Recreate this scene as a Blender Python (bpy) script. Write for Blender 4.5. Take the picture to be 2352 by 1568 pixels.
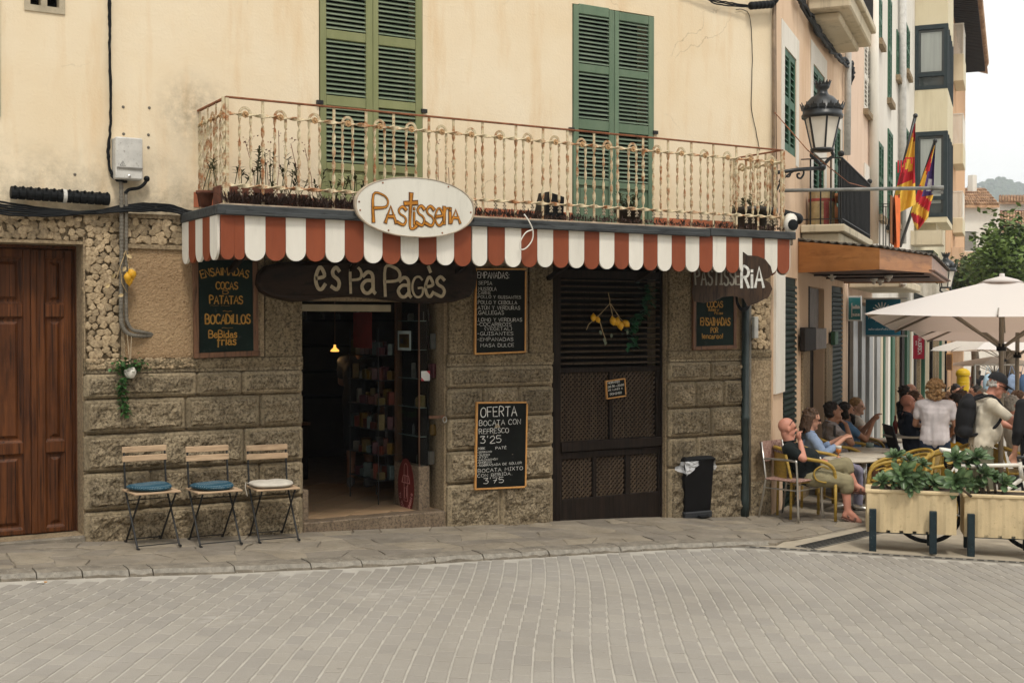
import bpy,bmesh,math,random
from mathutils import Vector,Matrix,noise as mnoise
V=Vector
random.seed(7)
for o in list(bpy.data.objects):bpy.data.objects.remove(o)
SC=bpy.context.scene
COL=SC.collection
# camera
CAM_H,CAM_D,FPX=1.8,10.6,2853.7
YAW,PITCH=math.radians(59.0),math.atan(41.6/2853.7)
CAMP=V((0,-CAM_D,CAM_H))
FWD=V((math.cos(YAW)*math.cos(PITCH),math.sin(YAW)*math.cos(PITCH),-math.sin(PITCH)))
RGT=V((math.sin(YAW),-math.cos(YAW),0))
UPV=RGT.cross(FWD)
cd=bpy.data.cameras.new('camera')
cam=bpy.data.objects.new('camera',cd);COL.objects.link(cam)
cd.sensor_width=36.0;cd.lens=36.0*FPX/2352.0
cd.clip_start=0.1;cd.clip_end=5000
cam.matrix_world=Matrix(((RGT.x,UPV.x,-FWD.x,CAMP.x),(RGT.y,UPV.y,-FWD.y,CAMP.y),(RGT.z,UPV.z,-FWD.z,CAMP.z),(0,0,0,1)))
SC.camera=cam
# sky, sun, exposure
w=bpy.data.worlds.new("World");SC.world=w;w.use_nodes= True
nt=w.node_tree;nt.nodes.clear()
SUN_EL,SUN_AZ=math.radians(58),math.radians(-105)
sky=nt.nodes.new('ShaderNodeTexSky');sky.sky_type='NISHITA';sky.sun_disc= False
sky.sun_elevation=SUN_EL;sky.sun_rotation=math.pi/2-SUN_AZ
sky.air_density=1.0;sky.dust_density=4.0;sky.ozone_density=1.0
hsv=nt.nodes.new('ShaderNodeHueSaturation');hsv.inputs['Saturation'].default_value=0.25
tc=nt.nodes.new('ShaderNodeTexCoord');nz=nt.nodes.new('ShaderNodeTexNoise');nz.inputs['Scale'].default_value=1.6;nz.inputs['Detail'].default_value=4
rmp=nt.nodes.new('ShaderNodeValToRGB')
rmp.color_ramp.elements[0].position=0.3;rmp.color_ramp.elements[0].color=(8.6,8.5,8.2,1)
rmp.color_ramp.elements[1].position=0.75;rmp.color_ramp.elements[1].color=(9.9,9.75,9.4,1)
mx=nt.nodes.new('ShaderNodeMix');mx.data_type='RGBA';mx.inputs[0].default_value=0.88
bg=nt.nodes.new('ShaderNodeBackground');bg.inputs['Strength'].default_value=0.112
out=nt.nodes.new('ShaderNodeOutputWorld')
L=nt.links.new
L(sky.outputs[0],hsv.inputs['Color']);L(tc.outputs['Generated'],nz.inputs['Vector']);L(nz.outputs[0],rmp.inputs[0])
L(hsv.outputs[0],mx.inputs[6]);L(rmp.outputs[0],mx.inputs[7]);L(mx.outputs[2],bg.inputs['Color']);L(bg.outputs[0],out.inputs['Surface'])
sd=bpy.data.lights.new('sun','SUN');sd.energy=1.5;sd.angle=math.radians(10);sd.color=(1.0,0.93,0.82)
sun=bpy.data.objects.new('sun',sd);COL.objects.link(sun)
sdir=V((math.cos(SUN_EL)*math.cos(SUN_AZ),math.cos(SUN_EL)*math.sin(SUN_AZ),math.sin(SUN_EL)))
sun.location=sdir*60;sun.rotation_euler=sdir.to_track_quat('Z','Y').to_euler()
SC.view_settings.view_transform='Standard';SC.view_settings.look='None'
SC.view_settings.exposure=0.46;SC.view_settings.gamma=1.0;SC.view_settings.use_curve_mapping= False
SC.render.engine='CYCLES'
SC.cycles.use_denoising= True
SC.cycles.max_bounces=6;SC.cycles.diffuse_bounces=3;SC.cycles.glossy_bounces=2;SC.cycles.transmission_bounces=4;SC.cycles.transparent_max_bounces=8
# places measured in the photograph -> points of the world
def ray(px,py):
 return FWD+RGT*((px-1176)/FPX)-UPV*((py-784)/FPX)
def F1(px,py,off=0.0):
 d=ray(px,py); return CAMP+d*((CAM_D-off)/d.y)
CORN=F1(1775,780);CORN.z=0.0
A2=math.radians(37.0)
D2=V((math.cos(A2),math.sin(A2),0));N2=V((math.sin(A2),-math.cos(A2),0))
def F2(px,py,off=0.0):
 d=ray(px,py);o=CORN+N2*off
 return CAMP+d*((o-CAMP).dot(N2)/d.dot(N2))
def S2(s,off,z): return CORN+D2*s+N2*off+V((0,0,z))
SLOPE,GX0=0.046,2.27
def gz(x,y=0): return -SLOPE*(x-GX0)
def G(px,py,dz=0.0):
 d=ray(px,py);n=V((SLOPE,0,1));p0=V((GX0,0,dz))
 return CAMP+d*((p0-CAMP).dot(n)/d.dot(n))
def D(px,py,z): return CAMP+ray(px,py)*z
def H(px,Zd,h):
 p=D(px,742,Zd); return V((p.x,p.y,gz(p.x)+h))
def rnd(a,b): return random.uniform(a,b)
# materials
MATS={}
def nn(t,ty,**k):
 n=t.nodes.new(ty)
 for a,b in k.items():setattr(n,a,b)
 return n
def base(name,rough=.8,metal=0.0,spec=.3):
 m=bpy.data.materials.new(name);m.use_nodes= True ;t=m.node_tree
 b=t.nodes['Principled BSDF'];b.inputs['Roughness'].default_value=rough;b.inputs['Metallic'].default_value=metal
 b.inputs['Specular IOR Level'].default_value=spec
 MATS[name]=m
 return m,t,b
def c4(c): return (c[0],c[1],c[2],1)
def pos(t,sc=(1,1,1),local= False ):
 if local:src=nn(t,'ShaderNodeTexCoord').outputs['Object']
 else :src=nn(t,'ShaderNodeNewGeometry').outputs['Position']
 mp=nn(t,'ShaderNodeMapping');mp.inputs['Scale'].default_value=sc
 t.links.new(src,mp.inputs['Vector']); return mp.outputs[0]
def noise(t,vec,scale,detail=5,rough=.55,dist=0):
 n=nn(t,'ShaderNodeTexNoise');n.inputs['Scale'].default_value=scale;n.inputs['Detail'].default_value=detail
 n.inputs['Roughness'].default_value=rough;n.inputs['Distortion'].default_value=dist
 t.links.new(vec,n.inputs['Vector']); return n.outputs[0]
def ramp(t,v,p0,p1,c0=(0,0,0),c1=(1,1,1)):
 r=nn(t,'ShaderNodeValToRGB');e=r.color_ramp.elements
 e[0].position=p0;e[0].color=c4(c0);e[1].position=p1;e[1].color=c4(c1)
 t.links.new(v,r.inputs[0]); return r.outputs[0]
def mix(t,f,a,b,mode='MIX'):
 m=nn(t,'ShaderNodeMix',data_type='RGBA',blend_type=mode)
 for s,v in ((0,f),(6,a),(7,b)):
  if hasattr(v,'is_linked') or hasattr(v,'links'):t.links.new(v,m.inputs[s])
  elif s==0:m.inputs[0].default_value=v
  else :m.inputs[s].default_value=c4(v)
 return m.outputs[2]
def mth(t,op,a,b=0.0):
 m=nn(t,'ShaderNodeMath',operation=op)
 for i,v in ((0,a),(1,b)):
  if hasattr(v,'links'):t.links.new(v,m.inputs[i])
  else :m.inputs[i].default_value=v
 return m.outputs[0]
def bump(t,b,h,strength=.3,dist=.01):
 n=nn(t,'ShaderNodeBump');n.inputs['Strength'].default_value=strength;n.inputs['Distance'].default_value=dist
 t.links.new(h,n.inputs['Height']);t.links.new(n.outputs[0],b.inputs['Normal'])
def prand(t):
 a=nn(t,'ShaderNodeObjectInfo').outputs['Random'];g=nn(t,'ShaderNodeNewGeometry').outputs['Random Per Island']
 return mth(t,'FRACT',mth(t,'ADD',a,g))
def mat(name,col,rough=.8,var=.18,scale=6,bmp=.15,bscale=70,metal=0,rand=0.0,col2= None ,spec=.3,stretch=(1,1,1),p=(.3,.7),local= False ,dirt= None ):
 if name in MATS: return MATS[name]
 m,t,b=base(name,rough,metal,spec)
 vec=pos(t,stretch,local)
 n=noise(t,vec,scale)
 lo=[x*(1-var) for x in col];hi=col2 or [min(1,x*(1+var)) for x in col]
 c=ramp(t,n,p[0],p[1],lo,hi)
 if rand:
  pr=prand(t)
  c=mix(t,1.0,c,ramp(t,pr,0,1,(1-rand,)*3,(1+rand*.6,)*3),'MULTIPLY')
 if dirt:
  n2=noise(t,vec,scale*4.3,8,.7)
  c=mix(t,ramp(t,n2,.62-.12*dirt[1],.68),c,dirt[0])
 t.links.new(c,b.inputs['Base Color'])
 if bmp:bump(t,b,noise(t,vec,bscale,6,.6),bmp,.01)
 return m
 # mesh building
class MB:
 def __init__(s):s.v=[];s.f=[];s.m=[];s.smooth= False ;s.mi=0;s.M= None
 def add(s,vs,fs):
  k=len(s.v)
  if s.M is not None :vs=[s.M@V(p) for p in vs]
  s.v+=[tuple(p) for p in vs];s.f+=[tuple(i+k for i in f) for f in fs];s.m+=[s.mi]*len(fs)
  return s
 def box(s,a,b):
  x0,y0,z0=[min(p) for p in zip(a,b)];x1,y1,z1=[max(p) for p in zip(a,b)]
  return s.add([(x0,y0,z0),(x1,y0,z0),(x1,y1,z0),(x0,y1,z0),(x0,y0,z1),(x1,y0,z1),(x1,y1,z1),(x0,y1,z1)],[(0,3,2,1),(4,5,6,7),(0,1,5,4),(1,2,6,5),(2,3,7,6),(3,0,4,7)])
 def obox(s,o,u,v,w_):
  o,u,v,w_=V(o),V(u),V(v),V(w_)
  fs=[(0,3,2,1),(4,5,6,7),(0,1,5,4),(1,2,6,5),(2,3,7,6),(3,0,4,7)]
  if u.cross(v).dot(w_)<0:fs=[f[::-1] for f in fs]
  return s.add([o,o+u,o+u+v,o+v,o+w_,o+u+w_,o+u+v+w_,o+v+w_],fs)
 def cbox(s,a,b,ch=.005):
  lo=[min(p) for p in zip(a,b)];hi=[max(p) for p in zip(a,b)]
  return s.ocb(V(lo),V((hi[0]-lo[0],0,0)),V((0,hi[1]-lo[1],0)),V((0,0,hi[2]-lo[2])),ch)
 def ocb(s,o,u,v,w_,ch=.005):
  o,u,v,w_=V(o),V(u),V(v),V(w_)
  if u.cross(v).dot(w_)<0:o,u=o+u,-u
  ls=[u.length,v.length,w_.length];c=[min(.45,ch/max(l,1e-6)) for l in ls]
  vs=[];idx={}
  for ix in (0,1):
   for iy in (0,1):
    for iz in (0,1):
     i=(ix,iy,iz)
     for ax in range(3):
      q=[(c[k] if i[k]==0 else 1-c[k]) for k in range(3)];q[ax]=i[ax]
      idx[(i,ax)]=len(vs);vs.append(o+u*q[0]+v*q[1]+w_*q[2])
  fs=[]
  for ax in range(3):
   a1,a2=[k for k in range(3) if k!=ax]
   for sd_ in (0,1):
    f=[]
    for p,q in ((0,0),(1,0),(1,1),(0,1)):
     i=[0,0,0];i[ax]=sd_;i[a1]=p;i[a2]=q;f.append(idx[(tuple(i),ax)])
    fs.append(f)
  for ax in range(3):
   a1,a2=[k for k in range(3) if k!=ax]
   for p in (0,1):
    for q in (0,1):
     i=[0,0,0];i[a1]=p;i[a2]=q;j=list(i);j[ax]=1
     i,j=tuple(i),tuple(j)
     fs.append([idx[(i,a1)],idx[(j,a1)],idx[(j,a2)],idx[(i,a2)]])
  for i in [(x,y,z) for x in (0,1) for y in (0,1) for z in (0,1)]:
   fs.append([idx[(i,0)],idx[(i,1)],idx[(i,2)]])
  ctr=o+(u+v+w_)/2
  out_=[]
  for f in fs:
   n=(vs[f[1]]-vs[f[0]]).cross(vs[f[2]]-vs[f[0]])
   m_=sum((vs[k] for k in f),V())/len(f)-ctr
   out_.append(f if n.dot(m_)>=0 else f[::-1])
  return s.add(vs,out_)
 def bar(s,p,q,w_,h,up=(0,0,1),ch=0):
  p,q=V(p),V(q);d=q-p;up=V(up)
  x=d.cross(up)
  if x.length<1e-6:x=d.cross(V((1,0,0)))
  x.normalize();y=x.cross(d).normalized()
  o=p-x*w_/2-y*h/2
  return s.ocb(o,d,x*w_,y*h,ch) if ch else s.obox(o,d,x*w_,y*h)
 def tube(s,pts,r,seg=8,cap= True ,closed= False ):
  pts=[V(p) for p in pts];n=len(pts)
  rs=r if isinstance(r,(list,tuple)) else [r]*n
  vs=[];fs=[];prev= None
  for i,p in enumerate(pts):
   if closed:t=pts[(i+1)%n]-pts[i-1]
   else :t=pts[min(i+1,n-1)]-pts[max(i-1,0)]
   if t.length<1e-9:t=V((0,0,1))
   t.normalize()
   if prev is None :a=t.orthogonal().normalized()
   else :
    a=prev-t*prev.dot(t)
    a=a.normalized() if a.length>1e-6 else t.orthogonal().normalized()
   prev=a;b=t.cross(a)
   for k in range(seg):
    an=2*math.pi*k/seg;vs.append(p+(a*math.cos(an)+b*math.sin(an))*rs[i])
  m_=n if closed else n-1
  for i in range(m_):
   for k in range(seg):
    k2=(k+1)%seg;j=(i+1)%n
    fs.append((i*seg+k,i*seg+k2,j*seg+k2,j*seg+k))
  if cap and not closed:
   fs.append(tuple(range(seg))[::-1]);fs.append(tuple((n-1)*seg+k for k in range(seg)))
  return s.add(vs,fs)
 def lathe(s,prof,c=(0,0,0),seg=20,axis=(0,0,1),cap= True ,ang=2*math.pi,sx=1,sy=1):
  c=V(c);ax=V(axis).normalized();a=ax.orthogonal().normalized();b=ax.cross(a)
  if abs(ax.z)>.99:a,b=V((1,0,0)),V((0,1,0))*(1 if ax.z>0 else -1)
  vs=[];fs=[];full=ang>6.28;N=seg if full else seg+1
  for r,h in prof:
   for k in range(N):
    an=ang*k/seg;vs.append(c+(a*math.cos(an)*sx+b*math.sin(an)*sy)*r+ax*h)
  for i in range(len(prof)-1):
   for k in range(seg):
    k2=(k+1)%N
    fs.append((i*N+k,i*N+k2,(i+1)*N+k2,(i+1)*N+k))
  if cap and full:
   fs.append(tuple(range(N))[::-1]);fs.append(tuple((len(prof)-1)*N+k for k in range(N)))
  return s.add(vs,fs)
 def prism(s,poly,o,u,v,w_,both= True ):
  o,u,v,w_=V(o),V(u),V(v),V(w_);n=len(poly)
  vs=[o+u*a+v*b for a,b in poly]+[o+u*a+v*b+w_ for a,b in poly]
  fs=[tuple(range(n))[::-1],tuple(range(n,2*n))]+[(i,(i+1)%n,(i+1)%n+n,i+n) for i in range(n)]
  area=sum(poly[i][0]*poly[(i+1)%n][1]-poly[(i+1)%n][0]*poly[i][1] for i in range(n))
  if u.cross(v).dot(w_)*area<0:fs=[f[::-1] for f in fs]
  return s.add(vs,fs)
 def ball(s,c,r,seg=12,rings=8,sc=(1,1,1),R= None ):
  c=V(c);vs=[];fs=[]
  for i in range(rings+1):
   th=math.pi*i/rings
   for k in range(seg):
    ph=2*math.pi*k/seg
    p=V((math.sin(th)*math.cos(ph)*r*sc[0],math.sin(th)*math.sin(ph)*r*sc[1],math.cos(th)*r*sc[2]))
    if R is not None :p=R@p
    vs.append(c+p)
  for i in range(rings):
   for k in range(seg):
    k2=(k+1)%seg
    fs.append((i*seg+k,(i+1)*seg+k,(i+1)*seg+k2,i*seg+k2))
  return s.add(vs,fs)
 def mesh(s,name,mats,W= None ):
  vs=s.v if W is None else [tuple(W@V(p)) for p in s.v]
  me=bpy.data.meshes.new(name);me.from_pydata(vs,[],s.f)
  for m_ in (mats if isinstance(mats,(list,tuple)) else [mats]):me.materials.append(m_)
  if max(s.m,default=0)>0:me.polygons.foreach_set('material_index',s.m)
  if s.smooth:me.polygons.foreach_set('use_smooth',[ True ]*len(me.polygons))
  me.update(); return me
 def build(s,name,mats,parent= None ,world= True ,label= None ,kind= None ):
  W=world_m(parent).inverted() if (parent is not None and world) else None
  return link(name,s.mesh(name,mats,W),parent,label,kind)
def world_m(o):
 M=Matrix.Identity(4)
 while o is not None :M=o.matrix_basis@M;o=o.parent
 return M
def link(name,me,parent= None ,label= None ,kind= None ):
 o=bpy.data.objects.new(name,me);COL.objects.link(o)
 if parent is not None :o.parent=parent
 if label:o['label']=label
 if kind:o['kind']=kind
 return o
def tag(o,label,cat,group= None ,kind= None ):
 o['label']=label;o['category']=cat
 if group:o['group']=group
 if kind:o['kind']=kind
 return o
def thing(name,label,cat,loc=(0,0,0),rotz=0.0,group= None ,scale= None ):
 o=bpy.data.objects.new(name, None );COL.objects.link(o);o.empty_display_size=.1
 o.location=V(loc);o.rotation_euler=(0,0,rotz)
 if scale:o.scale=(scale,)*3
 o.matrix_basis=Matrix.LocRotScale(V(loc),o.rotation_euler,V((scale or 1,)*3))
 return tag(o,label,cat,group)
def solo(mb,name,mats,label,cat,group= None ,kind= None ,loc= None ):
 """a thing that is one mesh, its origin at its base"""
 if loc is None :
  xs=[p[0] for p in mb.v];ys=[p[1] for p in mb.v];zs=[p[2] for p in mb.v]
  loc=V(((min(xs)+max(xs))/2,(min(ys)+max(ys))/2,min(zs)))
 o=link(name,mb.mesh(name,mats,Matrix.Translation(-V(loc))));o.location=loc
 return tag(o,label,cat,group,kind)
def structure(mb,name,mats,parent= None ):
 o=mb.build(name,mats,parent)
 if parent is None :o['kind']='structure'
 return o
def kids(o): return [c for c in o.children]
def copy_tree(o,parent= None ):
 c=o.copy();COL.objects.link(c)
 if parent is not None :c.parent=parent
 for k in list(o.children):copy_tree(k,c)
 return c
def dup(o,loc,rotz,label,group= None ,scale= None ):
 c=copy_tree(o)
 c.matrix_basis=Matrix.LocRotScale(V(loc),Matrix.Rotation(rotz,3,'Z').to_euler(),V((scale or o.scale[0],)*3))
 c['label']=label
 if group:c['group']=group
 return c
 # hand lettering: strokes on a 0..1 high grid
GL={'A':(.62,['0,0 .31,1 .62,0','.12,.36 .5,.36']),'B':(.55,['0,0 0,1 .36,.98 .48,.8 .36,.55 0,.53','.36,.55 .54,.36 .5,.12 .34,0 0,0']),'C':(.55,['.55,.85 .4,1 .16,.95 0,.65 0,.3 .16,.04 .38,0 .55,.14']),'D':(.58,['0,0 0,1 .3,.97 .54,.72 .58,.4 .4,.08 0,0']),'E':(.48,['.48,1 0,1 0,0 .48,0','0,.52 .4,.52']),'F':(.46,['.48,1 0,1 0,0','0,.52 .4,.52']),'G':(.58,['.54,.86 .38,1 .14,.93 0,.62 .02,.28 .18,.03 .4,0 .56,.16 .57,.44 .34,.44']),'H':(.56,['0,0 0,1','.56,0 .56,1','0,.5 .56,.5']),'I':(.3,['0,1 .3,1','.15,1 .15,0','0,0 .3,0']),'J':(.4,['.4,1 .4,.2 .25,0 .05,.1']),'K':(.52,['0,0 0,1','.5,1 0,.45 .52,0']),'L':(.44,['0,1 0,0 .44,0']),'M':(.7,['0,0 .06,1 .35,.35 .64,1 .7,0']),'N':(.56,['0,0 0,1 .56,0 .56,1']),'O':(.62,['.3,1 .08,.85 0,.5 .08,.14 .3,0 .54,.14 .62,.5 .54,.85 .3,1']),'P':(.5,['0,0 0,1 .34,1 .5,.8 .42,.56 0,.5']),'Q':(.62,['.3,1 .08,.85 0,.5 .08,.14 .3,0 .54,.14 .62,.5 .54,.85 .3,1','.4,.25 .64,-.05']),'R':(.54,['0,0 0,1 .34,1 .5,.8 .4,.56 0,.5','.24,.5 .54,0']),'S':(.5,['.48,.86 .3,1 .08,.92 .04,.7 .2,.54 .4,.46 .5,.26 .4,.05 .18,0 0,.14']),'T':(.54,['0,1 .54,1','.27,1 .27,0']),'U':(.55,['0,1 0,.25 .14,.02 .38,.02 .55,.25 .55,1']),'V':(.56,['0,1 .28,0 .56,1']),'X':(.55,['0,0 .55,1','0,1 .55,0']),'Y':(.54,['0,1 .27,.5 .54,1','.27,.5 .27,0']),'Z':(.5,['0,1 .5,1 0,0 .5,0']),'W':(.76,['0,1 .18,0 .38,.7 .58,0 .76,1']),'Ú':(.55,['0,1 0,.25 .14,.02 .38,.02 .55,.25 .55,1','.26,1.12 .4,1.3']),'É':(.48,['.48,1 0,1 0,0 .48,0','0,.52 .4,.52','.2,1.12 .34,1.3']),'Ó':(.62,['.3,1 .08,.85 0,.5 .08,.14 .3,0 .54,.14 .62,.5 .54,.85 .3,1','.28,1.12 .42,1.3']),'0':(.5,['.25,1 .05,.8 0,.5 .05,.2 .25,0 .45,.2 .5,.5 .45,.8 .25,1']),'1':(.22,['0,.75 .2,1 .2,0']),'2':(.5,['0,.8 .15,1 .4,.98 .48,.72 .3,.42 0,0 .52,0']),'3':(.5,['0,.96 .46,1 .2,.6 .46,.5 .48,.18 .28,0 0,.08']),'5':(.5,['.48,1 .06,1 .03,.58 .3,.62 .5,.4 .42,.08 .2,0 0,.08']),'6':(.5,['.42,1 .12,.7 0,.3 .12,.03 .36,0 .5,.2 .42,.46 .16,.5 .03,.3']),'7':(.48,['0,1 .48,1 .16,0','.08,.5 .42,.5']),'9':(.48,['.46,.7 .2,.52 .03,.7 .12,.96 .36,1 .46,.7 .4,.3 .2,0']),'8':(.48,['.24,.55 .05,.78 .24,1 .44,.78 .24,.55 0,.25 .24,0 .48,.25 .24,.55']),':':(.12,['.05,.2 .05,.12','.05,.7 .05,.62']),'.':(.12,['.05,.08 .05,0']),"'":(.12,['.06,1.1 .03,.85']),'-':(.3,['0,.45 .26,.45']),'(':(.22,['.2,1.1 .03,.75 .03,.3 .2,-.1']),')':(.22,['.02,1.1 .19,.75 .19,.3 .02,-.1']),'!':(.1,['.05,1 .05,.3','.05,.08 .05,0']),'>':(.5,['0,.4 .45,.4','.28,.6 .47,.4 .28,.2']),'~':(.8,['0,.4 .15,.6 .3,.4 .45,.3 .6,.5 .75,.4']),'a':(.42,['.05,.5 .2,.62 .36,.52 .38,.1 .44,0','.37,.36 .14,.36 0,.2 .08,.02 .24,0 .37,.14']),'e':(.42,['.03,.32 .4,.4 .22,.66 .06,.5 0,.26 .1,.04 .26,0 .42,.14']),'s':(.36,['.34,.56 .2,.66 .05,.54 .1,.4 .28,.3 .35,.16 .24,0 0,.08']),'p':(.44,['.04,.95 .02,0','.04,.9 .26,.98 .44,.78 .34,.5 .04,.44']),'g':(.46,['.4,.5 .24,.66 .05,.5 0,.22 .14,0 .34,.04 .44,.24 .2,.28']),'i':(.1,['.05,.62 .05,0','.05,.86 .05,.8']),'t':(.34,['.2,1 .16,.1 .26,0 .36,.08','0,.72 .38,.76']),'r':(.34,['.04,.62 .04,0','.04,.4 .16,.6 .34,.58']),'d':(.46,['.42,1 .42,0','.42,.4 .26,.62 .06,.5 0,.25 .12,.02 .3,.03 .42,.2']),'f':(.34,['.36,.95 .2,1 .12,.8 .1,-.25','0,.58 .3,.58']),'l':(.1,['.05,1 .05,0']),'n':(.42,['.03,.62 .03,0','.03,.44 .2,.64 .38,.5 .4,0']),'c':(.38,['.38,.52 .22,.64 .04,.46 .02,.2 .16,0 .38,.1']),'o':(.42,['.21,.64 .03,.45 .03,.16 .21,0 .4,.16 .4,.45 .21,.64']),'è':(.42,['.03,.32 .4,.4 .22,.66 .06,.5 0,.26 .1,.04 .26,0 .42,.14','.16,1.0 .26,.84']),'í':(.12,['.05,.62 .05,0','.03,.8 .14,.98']),'m':(.6,['.03,.62 .03,0','.03,.46 .16,.62 .3,.46 .3,0','.3,.46 .44,.62 .58,.46 .58,0']),'b':(.44,['.03,1 .03,0','.03,.4 .2,.62 .4,.5 .42,.2 .28,.01 .1,.03 .03,.16']),'u':(.42,['.03,.62 .03,.16 .18,0 .36,.14','.4,.62 .4,0']),'v':(.4,['0,.62 .2,0 .4,.62']),'y':(.4,['0,.62 .2,.08','.4,.62 .12,-.3']),'w':(.56,['0,.62 .14,0 .28,.5 .42,0 .56,.62']),}
def catmull(P,n=4):
 if len(P)<3: return P
 out_=[]
 for i in range(len(P)-1):
  p0,p1,p2,p3=P[max(i-1,0)],P[i],P[i+1],P[min(i+2,len(P)-1)]
  for k in range(n):
   t=k/n
   out_.append(tuple(.5*(2*b+(c-a)*t+(2*a-5*b+4*c-d)*t*t+(-a+3*b-3*c+d)*t**3) for a,b,c,d in zip(p0,p1,p2,p3)))
 return out_+[P[-1]]
ROUND=set('CDGOQSU069358BPRaespgtrdfncoèÚÓmbu2')
def write(mb,text,o,u,v,h,sw=.1,n= None ,wdt= None ,jit=.03,gap=.2,lift=.0015,thick=.0015,arc=0.0,sy=1.0,flare= False ):
 """write text from origin o along u with cap height h; sw is the stroke width over the height"""
 o,u,v=V(o),V(u).normalized(),V(v).normalized();n=V(n) if n is not None else u.cross(v)
 for ch in text:
  if ch!=' ' and ch not in GL:
   g=GL[ch.upper()];GL[ch]=(g[0]*.7,[' '.join('%g,%g'%tuple(float(c)*.66 for c in q.split(',')) for q in st.split()) for st in g[1]])
 lens=[(.3 if ch==' ' else GL[ch][0])+gap for ch in text];tot=sum(lens)-gap
 sx=1.0 if wdt is None else wdt/(tot*h)
 nst=0;x=0.0;rr=random.Random(len(text)*31+int(h*1e5))
 for ch,ln in zip(text,lens):
  if ch!=' ':
   dy=rr.uniform(-jit,jit);sl=rr.uniform(-jit,jit);f=x/max(tot,.01)-.5
   ay=arc*(1-4*f*f);ar=-arc*8*f/max(tot*sx,.1)
   for st in GL[ch][1]:
    P=[tuple(map(float,q.split(','))) for q in st.split()]
    if ch in ROUND and len(P)>3:P=catmull(P)
    Q=[]
    for a,b in P:
     a0=(a-GL[ch][0]/2)*sx+b*sl;b0=b*sy
     ca,sa=math.cos(ar),math.sin(ar)
     X=x*sx+GL[ch][0]/2*sx+a0*ca-b0*sa;Y=a0*sa+b0*ca+dy+ay
     Q.append((X*h,Y*h))
    nst+=1;ribbon(mb,Q,o+n*(lift+(nst%7)*.00045),u,v,n*thick,sw*h,flare)
  x+=ln
def ribbon(mb,Q,o,u,v,w_,width,flare= False ):
 N=len(Q)
 if N<2: return
 L_,R_=[],[]
 for i,q in enumerate(Q):
  a=Q[max(i-1,0)];b=Q[min(i+1,N-1)]
  dx,dy=b[0]-a[0],b[1]-a[1];l=math.hypot(dx,dy) or 1;dx/=l;dy/=l
  wd=width/2
  if flare:wd*=.8+.75*abs(2*i/(N-1)-1)**2.2
  e=0.0
  if i==0:e=-wd*.7
  if i==N-1:e=wd*.7
  cx,cy=q[0]+dx*e,q[1]+dy*e
  L_.append((cx-dy*wd,cy+dx*wd));R_.append((cx+dy*wd,cy-dx*wd))
 vs=[]
 for (a,b),(c,d) in zip(L_,R_):
  vs+=[o+u*a+v*b,o+u*c+v*d,o+u*a+v*b+w_,o+u*c+v*d+w_]
 fs=[]
 for i in range(N-1):
  k=i*4;j=k+4
  fs+=[(k+2,k+3,j+3,j+2),(k,j,j+1,k+1),(k,k+2,j+2,j),(k+1,j+1,j+3,k+3)]
 fs+=[(0,1,3,2),(N*4-4,N*4-2,N*4-1,N*4-3)]
 mb.add(vs,fs)
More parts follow.
